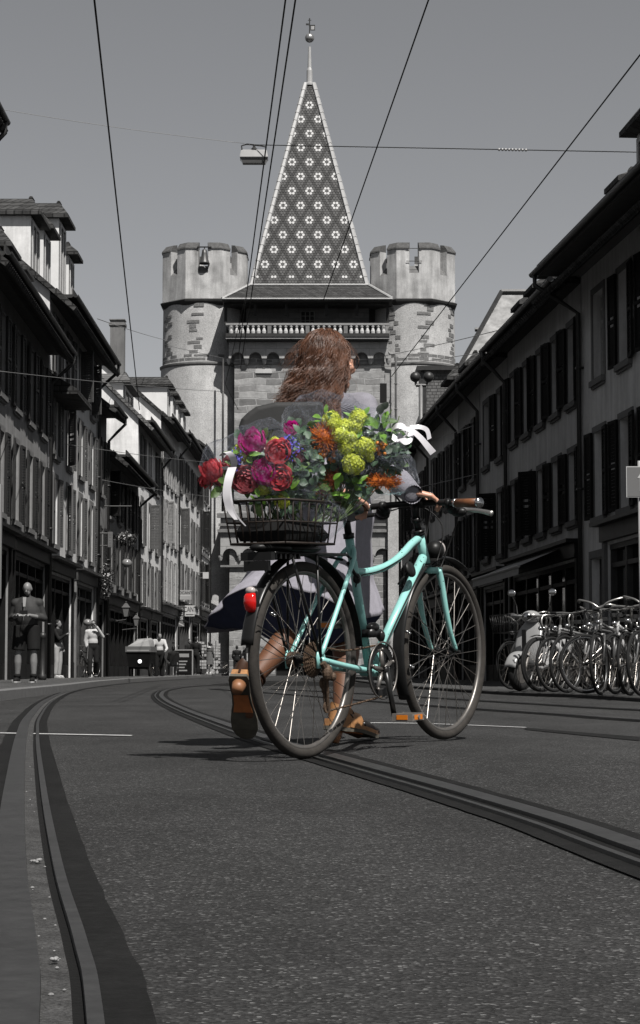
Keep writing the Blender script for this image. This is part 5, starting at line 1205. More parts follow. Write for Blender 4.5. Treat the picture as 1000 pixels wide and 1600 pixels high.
q=MB(); q.loft([[(x,w_*math.sin(b),z+hh*math.cos(b)) for b in [2*PI*k/12 for k in range(12)]] for x,z,w_,hh in ((-.32,.76,.09,.04),(-.1,.79,.15,.06),(.2,.77,.14,.055),(.45,.76,.07,.04))]); q.build('seat',M_saddle,t,smooth=True)
q=MB(); q.ell((.80,0,.97),(.12,.13,.085),16,10); q.tube([(.76,-.32,.99),(.78,-.12,.98),(.78,.12,.98),(.76,.32,.99)],.018,8); q.build('handlebar_cowl',M_sc,t,smooth=True)
q=MB(); q.ell((.90,0,.97),(.05,.07,.06),14,10); q.build('headlight',M_chrome,t,smooth=True)
for s in (-1,1):
    q=MB(); q.tube([(.78,s*.22,1.0),(.74,s*.26,1.12),(.78,s*.30,1.25)],.008,6); m_=q.build('mirror',M_blkm,t); q=MB(); q.ell((.78,s*.31,1.29),(.015,.065,.045),14,8); q.build('mirror_glass',M_chrome,m_,smooth=True)
q=MB(); q.tube([(1.1,.07,.23),(.95,.06,.5)],.02,8); q.tube([(1.1,-.07,.23),(.95,-.06,.5)],.02,8); q.build('fork',M_rimd,t)
# cargo bike with box and rider, far left pavement edge
c=P(227,1059,74); t=thing('cargo_bike','loaded cargo bicycle with a big dark box and two wheels in front','cargo bike',(c.x,74,.02),R(-97))
for y in (-.36,.36):
    q=MB(); M=Matrix.Translation((.75,y,.3)); q.torus(.27,.03,32,8,M); w_=q.build('front_wheel',M_tyre,t,smooth=True)
    q=MB()
    for k in range(14): a=2*PI*k/14; q.tube([(.75,y,.3),(.75+.25*math.cos(a),y,.3+.25*math.sin(a))],.003,4)
    q.build('spokes',M_spoke,w_)
q=MB(); M=Matrix.Translation((-.9,0,.33)); q.torus(.3,.025,32,8,M); q.build('rear_wheel',M_tyre,t,smooth=True)
q=MB(); q.box((.35,-.32,.35),(1.1,.32,.42)); q.loft([[(.3,-.36,.42),(1.15,-.36,.42),(1.15,.36,.42),(.3,.36,.42)],[(.25,-.44,.95),(1.25,-.44,.95),(1.25,.44,.95),(.25,.44,.95)]]); q.build('box',M_shopd,t)
q=MB(); q.box((.22,-.46,.952),(1.28,.46,1.15)); q.build('box_lid',M_signg,t); q=MB()
q.box((1.2805,-.4,.98),(1.285,.4,1.03)); q.build('lid_stripe',M_signl,t)
q=MB(); q.loft([[(.3,-.4,1.152),(1.2,-.4,1.152),(1.2,.4,1.152),(.3,.4,1.152)],[(.35,-.36,1.3),(1.15,-.3,1.22),(1.15,.34,1.36),(.35,.36,1.4)],[(.5,-.2,1.42),(1.0,-.1,1.36),(1.0,.3,1.42),(.5,.3,1.46)]]); q.build('tarpaulin',M_signl,t)
q=MB(); q.ell((1.2,.05,.62),(.04,.07,.07),12,8); q.build('headlight',mat('lamp on',.9,.1,emit=1.2),t,smooth=True)
q=MB(); q.tube([(-.9,0,.33),(-.3,0,.35),(.35,0,.4)],.03,8); q.tube([(-.3,0,.35),(-.45,0,.85)],.02,8); q.tube([(.2,0,.4),(.1,0,.95)],.02,8); q.tube([(.0,-.35,1.0),(.1,0,1.0),(.0,.35,1.0)],.015,6); q.build('frame',M_blkm,t)
c2=P(250,1059,76); 
figure('cyclist in a pale jacket astride the cargo bike, face hidden',(c2.x,75.6,.02),R(10),1.72,top=M_shirt,bottom=M_blk,sleeve=1,leg=1.9,hair=(M_hair_g,.6),vox=.02,J=dict(haR=(-.2,-.4,1.05),haL=(.2,-.4,1.05),elR=(-.27,-.18,1.12),elL=(.27,-.18,1.12),head=(0,-.12,1.58),neck=(0,-.05,1.43)))
parked_bike('bicycle leaning by the postcard stands at the end of the left pavement',(spot(352,1054,112)[0]-.1,112,HL),R(200),MB_[2],group='bicycles at the foot of the left houses')
parked_bike('bicycle leaning on the shopfront behind the man in the white shirt',(spot(152,1058,63)[0]-.1,63.5,HL),R(250),MB_[0],group='bicycles at the foot of the left houses')
parked_bike('bicycle standing behind the cyclist on the left pavement',(spot(258,1058,80)[0]-.1,80.5,HL),R(255),MB_[0],group='bicycles at the foot of the left houses')

# ================================================================ the turquoise bicycle
O=G(478,1187); A8=R(58.8); PT=R(2.0)
rotm=Matrix.Rotation(A8,3,'Z')@Matrix.Rotation(-PT,3,'Y')
hb_=thing('ladies_bicycle','turquoise step-through bicycle with a rear wire basket, pushed by the woman','bicycle',(O.x,O.y,.003),rot=rotm.to_euler())
HBW=WM[hb_.name]
def HB(s,l,z): return HBW@Vector((s,l,z))
wheel(hb_,0,.032,36,M_tyreh,M_rimd,.0185,112); wheel(hb_,1.05,.032,36,M_tyreh,M_rimd,.0185,112)
BBx,BBz=.462,.292
q=MB()
q.tube([(BBx-.01,0,BBz+.02),(.325,0,.79)],.0165,16)
q.tube([(.925,0,.672),(.864,0,.808)],.0185,16)
q.tube(catmull([(.352,0,.658),(.44,0,.655),(.534,0,.666),(.61,0,.681),(.683,0,.706),(.745,0,.735),(.80,0,.765),(.868,0,.792)],5),.0150,16)
q.tube([(.893,0,.715),(BBx,0,BBz)],.0185,16)
for s in (-1,1):
    q.tube(catmull([(.335,s*.012,.742),(.30,s*.032,.70),(.16,s*.052,.54),(.012,s*.064,.362)],5),[.009]*0 or .0085,10)
    q.tube(catmull([(BBx-.02,s*.02,BBz),(.34,s*.036,.30),(.14,s*.058,.325),(.012,s*.064,.345)],5),.0105,10)
    q.prism([(-.018,-.03),(.03,-.028),(.04,.0),(.02,.03),(-.012,.035),(-.022,.01)],Matrix.Translation((0,s*.064+.003,BR))@Matrix.Rotation(PI/2,4,'X'),.006)
T=Matrix.Translation((BBx,0,BBz))@Matrix.Rotation(PI/2,4,'X'); q.lathe([(.021,-.036),(.023,-.03),(.023,.03),(.021,.036)],18,T)
q.build('frame',M_cel,hb_,smooth=True)
q=MB(); q.box((.905,-.056,.652),(.945,.056,.676))
for s in (-1,1): q.tube(catmull([(.928,s*.05,.668),(.948,s*.052,.60),(.975,s*.054,.50),(1.008,s*.054,.42),(1.05,s*.054,.352)],5),[.0135-.00027*k for k in range(21)],12)
q.build('fork',M_cel,hb_,smooth=True)
q=MB(); q.tube([(.936,0,.650),(.930,0,.662)],.025,16); q.tube([(.867,0,.803),(.8615,0,.815)],.024,16); q.tube([(.8615,0,.815),(.859,0,.822)],.026,16); q.tube([(.860,0,.82),(.842,0,.862)],.014,14); q.tube([(.846,0,.852),(.840,0,.868)],.020,14); q.build('headset',M_blkm,hb_,smooth=True)
q=MB(); q.tube([(.842,0,.862),(.838,0,.905),(.862,0,.928)],[.015,.017,.015],12); q.tube([(.862,-.028,.925),(.862,.028,.925)],.021,14); q.build('stem',M_blkm,hb_,smooth=True)
q=MB(); bp_=catmull([(.790,-.305,.912),(.812,-.22,.915),(.846,-.10,.922),(.862,0,.925),(.846,.10,.922),(.812,.22,.915),(.790,.305,.912)],6); q.tube(bp_,.0125,12); hbar=q.build('handlebar',M_blkm,hb_,smooth=True)
for s in (-1,1):
    q=MB(); q.tube([(.792,s*.295,.912),(.802,s*.25,.914),(.816,s*.19,.916)],[.0175,.0165,.0165],14); gp=q.build('grip',M_leather,hb_,smooth=True)
    q=MB(); q.tube([(.789,s*.306,.912),(.7925,s*.294,.912)],.0195,14); q.tube([(.8155,s*.192,.916),(.818,s*.184,.916)],.0185,14); q.build('grip_cap',M_chrome,gp,smooth=True)
    q=MB(); q.ell((.86,s*.155,.898),(.028,.03,.024),12,8); q.ell((.875,s*.17,.885),(.022,.035,.02),12,8); q.tube([(.84,s*.15,.918),(.828,s*.135,.918)],.02,10); q.build('shifter',M_blkp,hb_,smooth=True)
    q=MB(); q.tube(catmull([(.865,s*.15,.905),(.895,s*.185,.893),(.885,s*.25,.886),(.868,s*.315,.872)],4),[.007,.007,.0068,.0066,.0065,.0062,.006,.006,.006,.006,.0065,.007,.0075],8,flat=1.5); q.build('brake_lever',M_silver if s<0 else M_blkm,hb_,smooth=True)
q=MB()
for pts in ([(.88,-.15,.90),(.96,-.13,.91),(1.02,-.08,.84),(1.0,-.04,.72),(.95,-.03,.64)],[(.87,-.12,.91),(.94,-.02,.93),(.98,.02,.85),(.93,.02,.74),(.86,.022,.69)],[(.87,.13,.90),(.96,.05,.92),(1.0,-.03,.84),(.95,-.03,.70),(.88,-.022,.68)],
    [(.86,-.022,.69),(.68,-.022,.52),(.50,-.022,.34)],[(.84,-.014,.77),(.70,-.016,.71),(.52,-.017,.66),(.37,-.02,.64),(.30,-.04,.60)]):
    q.tube(catmull(pts,7),.0028,6)
q.build('cables',M_blkp,hb_,smooth=True)
# cranks, chain, derailleurs
q=MB(); T=Matrix.Translation((BBx,-.047,BBz))@Matrix.Rotation(PI/2,4,'X')
n=48
ring=lambda r0,y,tz: [T@Vector(((r0+(tz if k%2 else 0))*math.cos(2*PI*k/(n*2)),(r0+(tz if k%2 else 0))*math.sin(2*PI*k/(n*2)),y)) for k in range(2*n)]
q.loft([ring(.070,-.002,0),ring(.095,-.002,.005),ring(.095,.002,.005),ring(.070,.002,0),ring(.070,-.002,0)],cap=False)
ck=q.build('crankset',M_blkm,hb_)
q=MB(); q.torus(.104,.0035,48,6,Matrix.Translation((BBx,-.056,BBz))); 
for k in range(5):
    a=2*PI*k/5+.4; q.tube([(BBx,-.052,BBz),(BBx+.08*math.cos(a),-.052,BBz+.08*math.sin(a))],[.012,.007],6)
for k in range(5):
    a=2*PI*k/5+.4; q.ell((BBx+.078*math.cos(a),-.058,BBz+.078*math.sin(a)),(.007,.006,.007),8,6)
q.build('chainguard_ring',M_rimd,ck,smooth=True)
q=MB(); q.tube([(BBx,-.07,BBz),(BBx+.012,-.078,BBz-.085),(BBx+.026,-.085,BBz-.17)],[.017,.0125,.013],12,flat=.7); q.ell((BBx,-.072,BBz),(.018,.01,.018),12,8); q.build('crank_arm',M_blkm,ck,smooth=True)
q=MB(); q.tube([(BBx,.07,BBz),(BBx-.012,.078,BBz+.085),(BBx-.026,.085,BBz+.17)],[.017,.0125,.013],12,flat=.7); q.build('crank_arm',M_blkm,ck,smooth=True)
for s,x,z in ((-1,BBx+.026,BBz-.17),(1,BBx-.026,BBz+.17)):
    y0,y1=(s*.10,s*.185); ya,yb=min(y0,y1),max(y0,y1)
    q=MB(); q.box((x-.042,ya,z-.004),(x+.042,yb,z+.004)); 
    for xx in (-.045,.034): q.box((x+xx,ya,z-.0135),(x+xx+.011,yb,z+.0135))
    for yy in (ya,yb-.008): q.box((x-.034,yy,z-.0125),(x+.034,yy+.008,z+.0125))
    q.tube([(x,s*.085,z),(x,s*.19,z)],.0075,8); pd=q.build('pedal',M_ped,hb_)
    q=MB(); q.box((x-.0475,ya+.02,z-.0085),(x-.0453,yb-.02,z+.0085)); q.box((x+.0453,ya+.02,z-.0085),(x+.0475,yb-.02,z+.0085)); q.box((x-.03,(yb if s>0 else ya)-.0012,z-.009),(x+.03,(yb if s>0 else ya)+.0012,z+.009)); q.build('reflector',M_orange,pd)
q=MB()
for k,(r_,y) in enumerate(((.060,-.034),(.055,-.039),(.050,-.043),(.045,-.047),(.039,-.051),(.033,-.055))):
    T=Matrix.Translation((0,y,BR))@Matrix.Rotation(PI/2,4,'X'); n=24
    rg_=lambda yy,sc_: [T@Vector(((r_*sc_+(.004 if j%2 else 0))*math.cos(2*PI*j/(2*n)),(r_*sc_+(.004 if j%2 else 0))*math.sin(2*PI*j/(2*n)),yy)) for j in range(2*n)]
    q.loft([rg_(-.001,1),rg_(.001,1)])
q.lathe([(.03,-.058),(.03,-.03)],14,Matrix.Translation((0,0,BR))@Matrix.Rotation(PI/2,4,'X')); q.build('cassette',M_rust,hb_)
q=MB(); q.ell((.02,-.082,.30),(.022,.018,.03),12,8); q.ell((.045,-.088,.285),(.016,.014,.016),10,8); q.tube([(.0,-.075,.335),(.03,-.085,.29)],.012,8)
q.tube([(.03,-.075,.275),(.055,-.06,.175)],.006,6); q.tube([(.03,-.06,.275),(.055,-.05,.175)],.006,6)
for (x,z,r_) in ((.034,.262,.021),(.056,.178,.021)):
    T=Matrix.Translation((x,-.055,z))@Matrix.Rotation(PI/2,4,'X'); q.lathe([(r_,-.003),(r_,.003)],14,T)
q.build('rear_derailleur',M_rust,hb_,smooth=False)
q=MB()
def chain(pts):
    P_=catmull(pts,8)
    for i in range(0,len(P_)-1):
        a,b=P_[i],P_[i+1]; q.tube([a,a.lerp(b,.8)],.0048 if i%2 else .0035,5)
chain([(.0,-.045,.345+.052),(.2,-.046,.372),(BBx,-.047,BBz+.096)]); chain([(.07,-.055,.165),(.25,-.05,.178),(BBx,-.047,BBz-.096)]); chain([(.05,-.055,.345-.03),(.052,-.055,.28),(.028,-.055,.24),(.07,-.055,.195),(.052,-.055,.158)])
q.build('chain',M_rust,hb_)
q=MB(); q.box((.385,-.055,.415),(.455,-.012,.445)); q.ell((.42,-.04,.452),(.035,.022,.018),10,8); q.tube([(.43,-.03,.45),(.47,-.05,.40)],.01,6); q.ell((.462,-.05,.42),(.016,.016,.022),8,6); q.build('front_derailleur',M_blkm,hb_,smooth=True)
# mudguards, lights, rack, basket, saddle
fr=fender(hb_,0,.10,2.98,M_blkm,.366,.026); ff=fender(hb_,1.05,1.02,3.62,M_blkm,.366,.026)
for (x,z,y) in ((-.245,.51,-.026),(.70,.43,-.03),(.72,.30,-.03)):
    q=MB(); q.ell((x,y,z),(.010,.008,.007),8,6); q.ell((x+.012,y-.003,z-.006),(.008,.006,.006),8,6); q.build('stay_clip',M_chrome,hb_,smooth=True)
TLc=(-.338,.552)
def tlp(b,w_,x,z): return (TLc[0]+x-.016*w_*math.cos(b),.0235*w_*math.sin(b),TLc[1]+z)
q=MB(); q.loft([[tlp(2*PI*k/16,w_,x,z) for k in range(16)] for z,w_,x in ((-.037,.5,.004),(-.028,.85,0),(-.005,1,-.004),(.016,.95,-.003),(.028,.75,.002))]); tl=q.build('tail_light',M_red,hb_,smooth=True)
q=MB(); q.ell((TLc[0]+.002,0,TLc[1]+.036),(.015,.019,.014),14,8); q.build('lamp_cap',M_clear,tl,smooth=True)
q=MB(); q.loft([[(TLc[0]+.020+.010*math.cos(b),.025*w_*math.sin(b),TLc[1]+z) for b in [2*PI*k/12 for k in range(12)]] for z,w_ in ((-.045,.6),(-.03,.95),(.03,.95),(.045,.6))]); q.build('lamp_back',M_blkp,tl,smooth=True)
q=MB(); rz_=.715
for y in (-.055,-.02,.02,.055): q.tube([(-.27,y,rz_),(.22,y,rz_)],.005,8)
for x in (-.27,-.18,-.05,.08,.22): q.tube([(x,-.055,rz_),(x,.055,rz_)],.005,8)
for s in (-1,1):
    q.tube([(0,s*.068,BR+.01),(-.17,s*.06,rz_)],.0052,8); q.tube([(0,s*.068,BR+.01),(.0,s*.06,rz_)],.0052,8); q.tube([(.22,s*.05,rz_),(.31,s*.02,.70)],.005,8)
rk=q.build('rack',M_blkm,hb_,smooth=True)
q=MB(); q.box((-.30,-.062,.69),(-.275,.062,.718)); q.box((-.30,-.05,.655),(-.286,.05,.689)); 
for k in range(6): q.box((-.272+.03*k,-.062,.695),(-.262+.03*k,.062,.712))
q.build('rack_plate',M_blkp,rk)
q=MB(); q.ell((-.2,0,.735),(.12,.05,.02),12,6); q.ell((-.02,0,.735),(.13,.045,.02),12,6); q.build('basket_fastener',M_blkp,rk,smooth=True)
wire_basket(hb_,(-.125,0,.748),.365,.25,.145,mat('rusty black wire',(.03,.022,.018),.65,(60,.5)),'basket',.88,(7,8),.0030,.0048)
q=MB(); q.loft([[(-.26,-.09,.758),(.01,-.09,.758),(.01,.09,.758),(-.26,.09,.758)],[(-.27,-.1,.79),(.02,-.1,.78),(.02,.1,.80),(-.27,.1,.79)],[(-.25,-.08,.83),(.0,-.07,.82),(.0,.08,.84),(-.25,.08,.83)]]); q.build('basket_liner',M_blk,hb_)
q=MB(); q.tube([(.325,0,.788),(.305,0,.868)],.0135,12); q.tube([(.327,0,.778),(.3235,0,.795)],.0205,12); q.build('seatpost',M_blkm,hb_,smooth=True)
q=MB(); q.loft([[(x,w_*math.cos(b),z+hh*math.sin(b)*(1 if math.sin(b)>0 else .7)) for b in [2*PI*k/18 for k in range(18)]] for x,w_,z,hh in ((.13,.02,.895,.01),(.145,.065,.895,.028),(.18,.082,.893,.034),(.24,.072,.89,.032),(.30,.042,.886,.028),(.36,.024,.884,.024),(.41,.018,.882,.02),(.42,.008,.88,.01))]); sd_=q.build('saddle',M_saddle,hb_,smooth=True)
q=MB(); q.tube([(.19,-.03,.875),(.26,-.02,.85),(.38,-.01,.868)],.0035,6); q.tube([(.19,.03,.875),(.26,.02,.85),(.38,.01,.868)],.0035,6); q.box((.27,-.025,.84),(.33,.025,.872)); q.build('saddle_rails',M_blkm,sd_)
q=MB(); q.ell((.995,0,.745),(.042,.036,.038),16,12); q.tube([(.93,0,.68),(.985,0,.715)],.008,6); hl=q.build('headlight',M_blkp,hb_,smooth=True)
q=MB(); q.ell((1.018,0,.748),(.025,.032,.034),14,10); q.build('lens',M_clear,hl,smooth=True)
q=MB(); T=Matrix.Translation((.732,-.03,.667))@Matrix.Rotation(R(72),4,'X'); q.lathe([(.005,-.008),(.030,-.006),(.032,0),(.030,.006),(.005,.008)],24,T); q.tube([(.732,-.03,.667),(.69,-.0,.61)],.005,6); q.build('round_reflector',M_blkp,hb_,smooth=True)
q=MB(); q.ell((.955,-.045,.60),(.02,.014,.02),8,6); q.ell((.955,.045,.60),(.02,.014,.02),8,6); q.tube([(.955,-.05,.60),(.97,-.02,.655)],.006,6); q.ell((.31,-.04,.63),(.022,.014,.02),8,6); q.tube([(.30,-.05,.63),(.285,-.015,.69)],.007,6); q.build('brakes',M_blkm,hb_,smooth=True)
# ================================================================ the woman
M_skinL=mat('shaded leg skin',(.16,.063,.027),.62,(9,.12),(220,.08,.001),sss=.08); M_skinH=mat('hand skin',(.80,.43,.30),.45,(12,.1),(260,.15,.001),sss=.1)  # legs get a darker skin than the hands, their shade put into the colour
M_knit=mat('grey knit dress',(.42,.405,.46),.95,(40,.12,1.5,.06),None); 
def knit(m,sc_,st,wave='Z'):
    n=m.node_tree; b=n.nodes['Principled BSDF']; tc=[x for x in n.nodes if x.type=='TEX_COORD'][0]
    wv=n.nodes.new('ShaderNodeTexWave'); wv.inputs['Scale'].default_value=sc_; wv.inputs['Distortion'].default_value=1.2; wv.bands_direction=wave; n.links.new(tc.outputs['Object'],wv.inputs['Vector'])
    bp=n.nodes.new('ShaderNodeBump'); bp.inputs['Strength'].default_value=st; bp.inputs['Distance'].default_value=.004; n.links.new(wv.outputs['Fac'],bp.inputs['Height']); n.links.new(bp.outputs[0],b.inputs['Normal'])
knit(M_knit,110,.35,'DIAGONAL')
M_card=mat('grey ribbed cardigan',(.35,.34,.385),.95,(30,.15,3,.08)); knit(M_card,95,.5,'DIAGONAL')
M_hair=mat('brown wavy hair',(.150,.064,.034),.42,(24,.35,9,.3),spec=.5); M_hairb=mat('dark brown hair base',(.030,.014,.009),.7)
M_tan=mat('tan cork leather',(.42,.20,.075),.6,(50,.35,9,.25),(150,.4,.002)); M_sole=mat('olive rubber sole',(.11,.10,.078),.8,(30,.3)); M_woodh=mat('wooden heel',(.33,.15,.07),.5,(20,.25)); M_dleath=mat('dark brown leather',(.05,.024,.014),.4,(30,.3)); M_orl=mat('orange leather lining',(.62,.20,.06),.55,(30,.2)); M_sock=mat('grey shoe upper',(.12,.12,.12),.8,(40,.3))
wm=thing('person','woman with wavy brown hair and glasses and grey knit dress pushing the turquoise bicycle','person',(.02,8.4,0))
WW=WM[wm.name].inverted()
fwd=Vector((.52,.855,0)); rgt=Vector((.855,-.52,0)); Z3=Vector((0,0,1))
C0=Vector((.035,8.40,0))
hipR=C0+rgt*.09+Z3*.88; hipL=C0-rgt*.09+Z3*.88
kR=Vector((.115,8.40,.50)); aR=Vector((.085,8.17,.125)); kL=Vector((-.085,8.36,.50)); aL=Vector((-.268,8.12,.275))
shR=C0+rgt*.165+Z3*1.385; shL=C0-rgt*.165+Z3*1.385
elR=Vector((.245,8.16,1.125)); waR=HB(.795,.0,.968); elL=Vector((-.09,8.30,1.12)); waL=HB(.725,.235,.955)
hc=Vector((.048,8.40,1.585)); fd=Vector((.90,.40,-.08)).normalized(); fr=fd.cross(Z3).normalized(); fu=fr.cross(fd)
HM=Matrix((fr,fd,fu)).transposed()
mb=MB()
mb.ell(hc+HM@Vector((0,-.012,.015)),(.074,.093,.098),22,16,HM); mb.ell(hc+HM@Vector((0,.032,-.045)),(.056,.056,.066),18,12,HM); mb.ell(hc+HM@Vector((0,.066,-.088)),(.026,.022,.02),10,8,HM)
mb.ell(hc+HM@Vector((0,.093,-.02)),(.013,.02,.02),10,8,HM); mb.ell(hc+HM@Vector((0,.086,.005)),(.010,.014,.025),10,8,HM)
mb.ell(hc+HM@Vector((0,.082,-.055)),(.022,.012,.008),10,6,HM)
for s in (-1,1): mb.ell(hc+HM@Vector((s*.073,-.005,-.008)),(.01,.018,.03),10,8,HM); mb.ell(hc+HM@Vector((s*.035,.07,-.02)),(.022,.018,.018),10,8,HM)
mb.cap(C0+Z3*1.36,hc-Z3*.055,.054,.050,14)
mb.ell(C0+Z3*1.26,(.13,.10,.16),18,12); mb.ell(C0+Z3*1.08,(.115,.095,.15),18,12); mb.ell(C0+Z3*.92,(.155,.13,.13),18,12); mb.cap(shR,shL,.05,.05,12)
for h_,k_,a_ in ((hipR,kR,aR),(hipL,kL,aL)):
    mb.cap(h_,k_,.082,.056,18); mb.cap(k_,k_.lerp(a_,.32)+Vector((0,-.012,0)),.054,.056,18); mb.cap(k_.lerp(a_,.32)+Vector((0,-.012,0)),a_,.055,.034,18)
for s_,e_,w_ in ((shR,elR,waR),(shL,elL,waL)): mb.cap(s_,e_,.045,.036,14); mb.cap(e_,w_,.036,.025,14)
hand(mb,waR,HB(.862,-.085,.945)-waR,Vector((0,-.15,1)),.98,.95,-1,1.05); hand(mb,waL,HB(.80,.245,.935)-waL,Vector((0,0,1)),.98,.9,1,1.05)
mb.cap(aR,aR+Vector((.07,.12,-.06)),.036,.028,12); mb.cap(aL,aL+Vector((-.01,.06,-.13)),.034,.028,12)
bod=remesh(mb.build('body',M_skinL,wm,world=True),.0065,2)
# ring
q=MB(); pz=HB(.845,-.070,.956); q.torus(.0095,.0016,20,6,Matrix.Translation(pz+Vector((.0,0,-.002)))@Matrix.Rotation(R(60),4,'Z')@Matrix.Rotation(R(0),4,'X')); q.build('ring',M_chrome,wm,smooth=True,world=True)
# cardigan
mb=MB(); mb.ell(C0+Z3*1.27,(.15,.115,.17),20,14); mb.ell(C0+Z3*1.10,(.135,.11,.17),20,14); mb.cap(shR,shL,.063,.063,14); mb.cap(C0+Z3*1.36,C0+Z3*1.445+Vector((.005,0,0)),.085,.066,16)
cuff=elR.lerp(waR,1.10); cuffL=elL.lerp(waL,.93)
mb.cap(shR,elR,.060,.054,18); mb.cap(elR,elR.lerp(waR,.62),.053,.046,18); mb.tube([elR.lerp(waR,.6),elR.lerp(waR,.9),cuff],[.047,.039,.0335],20); mb.cap(shL,elL,.060,.05,18); mb.tube([elL,cuffL],[.05,.04],18)
remesh(mb.build('cardigan',M_card,wm,world=True),.009,2)
q=MB(); N=44; rr=[]
for k in range(9):
    t=k/8; c=elR.lerp(waR,.62+.50*t); ax=(waR-elR).normalized(); u=ax.orthogonal().normalized(); v=ax.cross(u); r_=.0505-.0145*t
    rr.append([c+u*(r_+(.0026 if j%2 else 0))*math.cos(2*PI*j/N)+v*(r_+(.0026 if j%2 else 0))*math.sin(2*PI*j/N) for j in range(N)])
q.loft(rr,cap=False); q.build('ribbed_cuff',M_card,wm,smooth=True,world=True)
# dress
def dress(inner=0):
    q=MB(); N=120
    tab=[(1.16,.035,.145,.145,.125,0),(1.02,.035,.165,.17,.15,.0),(.93,.025,.195,.195,.19,.10),(.82,.005,.23,.20,.215,.3),(.72,-.005,.26,.215,.235,.5),(.62,-.02,.30,.232,.25,.75),(.54,-.03,.365,.265,.27,1.0),(.46,-.035,.415,.29,.285,1.15)]
    fine=[]
    for i in range(len(tab)-1):
        for k in range(4): fine.append([a+(b-a)*k/4 for a,b in zip(tab[i],tab[i+1])])
    fine.append(list(tab[-1])); rings=[]
    for (z,cx,rl,rr_,ry,f) in fine:
        ring=[]
        for k in range(N):
            a=2*PI*k/N; c_,s_=math.cos(a),math.sin(a); rx=rr_ if c_>0 else rl
            w_=1+f*(.052*math.sin(5*a+.7)+.035*math.sin(9*a+1.9+z*3)+.02*math.sin(17*a))+.03*f*noise.noise(Vector((c_*2,s_*2,z*3)))
            tt=max(0,(.95-z)/.49)
            hem=tt*( .05*max(0,c_)**2*0+ .085*max(0,c_) + .02*max(0,-c_) -.035*max(0,-s_)*(1-abs(c_)) + .012*math.sin(6*a+1))
            tip=max(0,-c_)**10
            if not inner and s_<0: hem+=tt**1.5*.20*(-s_)**.7*max(0,1-max(0,c_-.05)*1.5)*(1-tip*.6)
            x=cx+rx*w_*c_*(1-inner*.03)-tip*.035*tt*(1-inner); ring.append((x+0,8.40+ry*w_*s_*(1-inner*.04),z+hem))
        rings.append(ring)
    q.loft(rings,cap=False); return q
d_mb=dress(); d_=d_mb.build('dress',M_knit,wm,smooth=True,world=True)
md=d_.modifiers.new('s','SOLIDIFY'); md.thickness=.004; md.offset=-1
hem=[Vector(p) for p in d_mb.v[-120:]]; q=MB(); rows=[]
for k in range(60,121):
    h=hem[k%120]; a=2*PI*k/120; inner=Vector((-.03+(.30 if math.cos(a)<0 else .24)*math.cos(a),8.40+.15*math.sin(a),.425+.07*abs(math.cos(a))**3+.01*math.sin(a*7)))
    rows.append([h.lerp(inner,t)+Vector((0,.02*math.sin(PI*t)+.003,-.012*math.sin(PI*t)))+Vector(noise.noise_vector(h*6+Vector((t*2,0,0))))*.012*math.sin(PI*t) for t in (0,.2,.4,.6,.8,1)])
q.loft(rows,cap=False,close=False); q.build('dress_shade_panel',mat('navy dress shade',(.035,.045,.10),.9,(30,.15)),d_,smooth=True,world=True)  # added navy panel: shade of the lower dress put into its colour
# hair
def hair():
    q=MB(); rnd=random.Random(11); hc2=hc+Vector((-.028,-.01,.016))
    for k in range(4600):
        while True:
            v=Vector((rnd.gauss(0,1),rnd.gauss(0,1),rnd.gauss(0,1))).normalized()
            if v.z<-.3: continue
            if v.dot(fd)>.50 and v.z<.55: continue
            break
        th=math.acos(max(-1,min(1,v.z))); hz=Vector((v.x,v.y,0)); hz=hz.normalized() if hz.length>1e-3 else Vector((-1,0,0))
        face=max(0,hz.dot(fd)); back=max(0,-hz.dot(fd))
        if face>.35: hz=(hz-Vector((fd.x,fd.y,0))*(face-.3)*.9).normalized()
        L=rnd.uniform(.19,.27)*(1-.12*max(0,hz.x)); vol=rnd.uniform(.93,1.10); pts=[];rs=[]; th1=th; n=20; s=0; step=L*1.2/n
        p=hc2+v*.104; ph=rnd.gauss(0,.4)+noise.noise(v*3)*5; fq=46+8*noise.noise(v*2); lean=-.15 if hz.x<.35 else -.13
        for i in range(n+1):
            if th1<R(97):
                p=hc2+Vector((hz.x*math.sin(th1)*.096,hz.y*math.sin(th1)*.106,math.cos(th1)*.112))*vol; th1+=step/.104
            else:
                e=s/L; hx=hz.x if hz.x<0 else hz.x*.1
                p=p+Vector((hx*(.02+.34*e*e)+lean*(.0+1.5*e),hz.y*(.10+.2*e),-1+.35*e*e)).normalized()*step
            s+=step; g=min(1,s/.16)
            cl=Vector(noise.noise_vector(p*18+Vector((0,0,3))))*.012*g+Vector(noise.noise_vector(p*60))*.0015*g
            wv=Vector((math.sin(s*fq*1.5+ph),math.cos(s*fq*1.35+ph*1.1),0))*(.003+.0072*g*g)
            pts.append(p+cl+wv); rs.append(.0012 if i<n-2 else .0006)
        q.tube(pts,rs,3,False)
    for k in range(220): # flyaways
        a=rnd.uniform(0,6.3); v=Vector((math.cos(a)*.7,math.sin(a)*.3,rnd.uniform(-.5,1))).normalized()
        if v.dot(fd)>.5 and v.z<.4: continue
        p=hc2+v*.106; pts=[p]; d=Vector((v.x,v.y,v.z*.3-.2))
        for i in range(9): d=(d+Vector((rnd.gauss(-.05,.3),rnd.gauss(0,.2),-.28))).normalized(); p=p+d*.014; pts.append(p)
        q.tube(pts,.00045,3,False)
    return q
hr=hair().build('hair',M_hair,wm,smooth=True,world=True)
q=MB(); q.ell(hc+Vector((-.024,-.01,.016)),(.086,.096,.102),24,16); q.cap(hc+Vector((-.045,-.01,-.02)),hc+Vector((-.075,-.02,-.095)),.066,.052,18)
q.build('hair_base',M_hairb,hr,smooth=True,world=True)
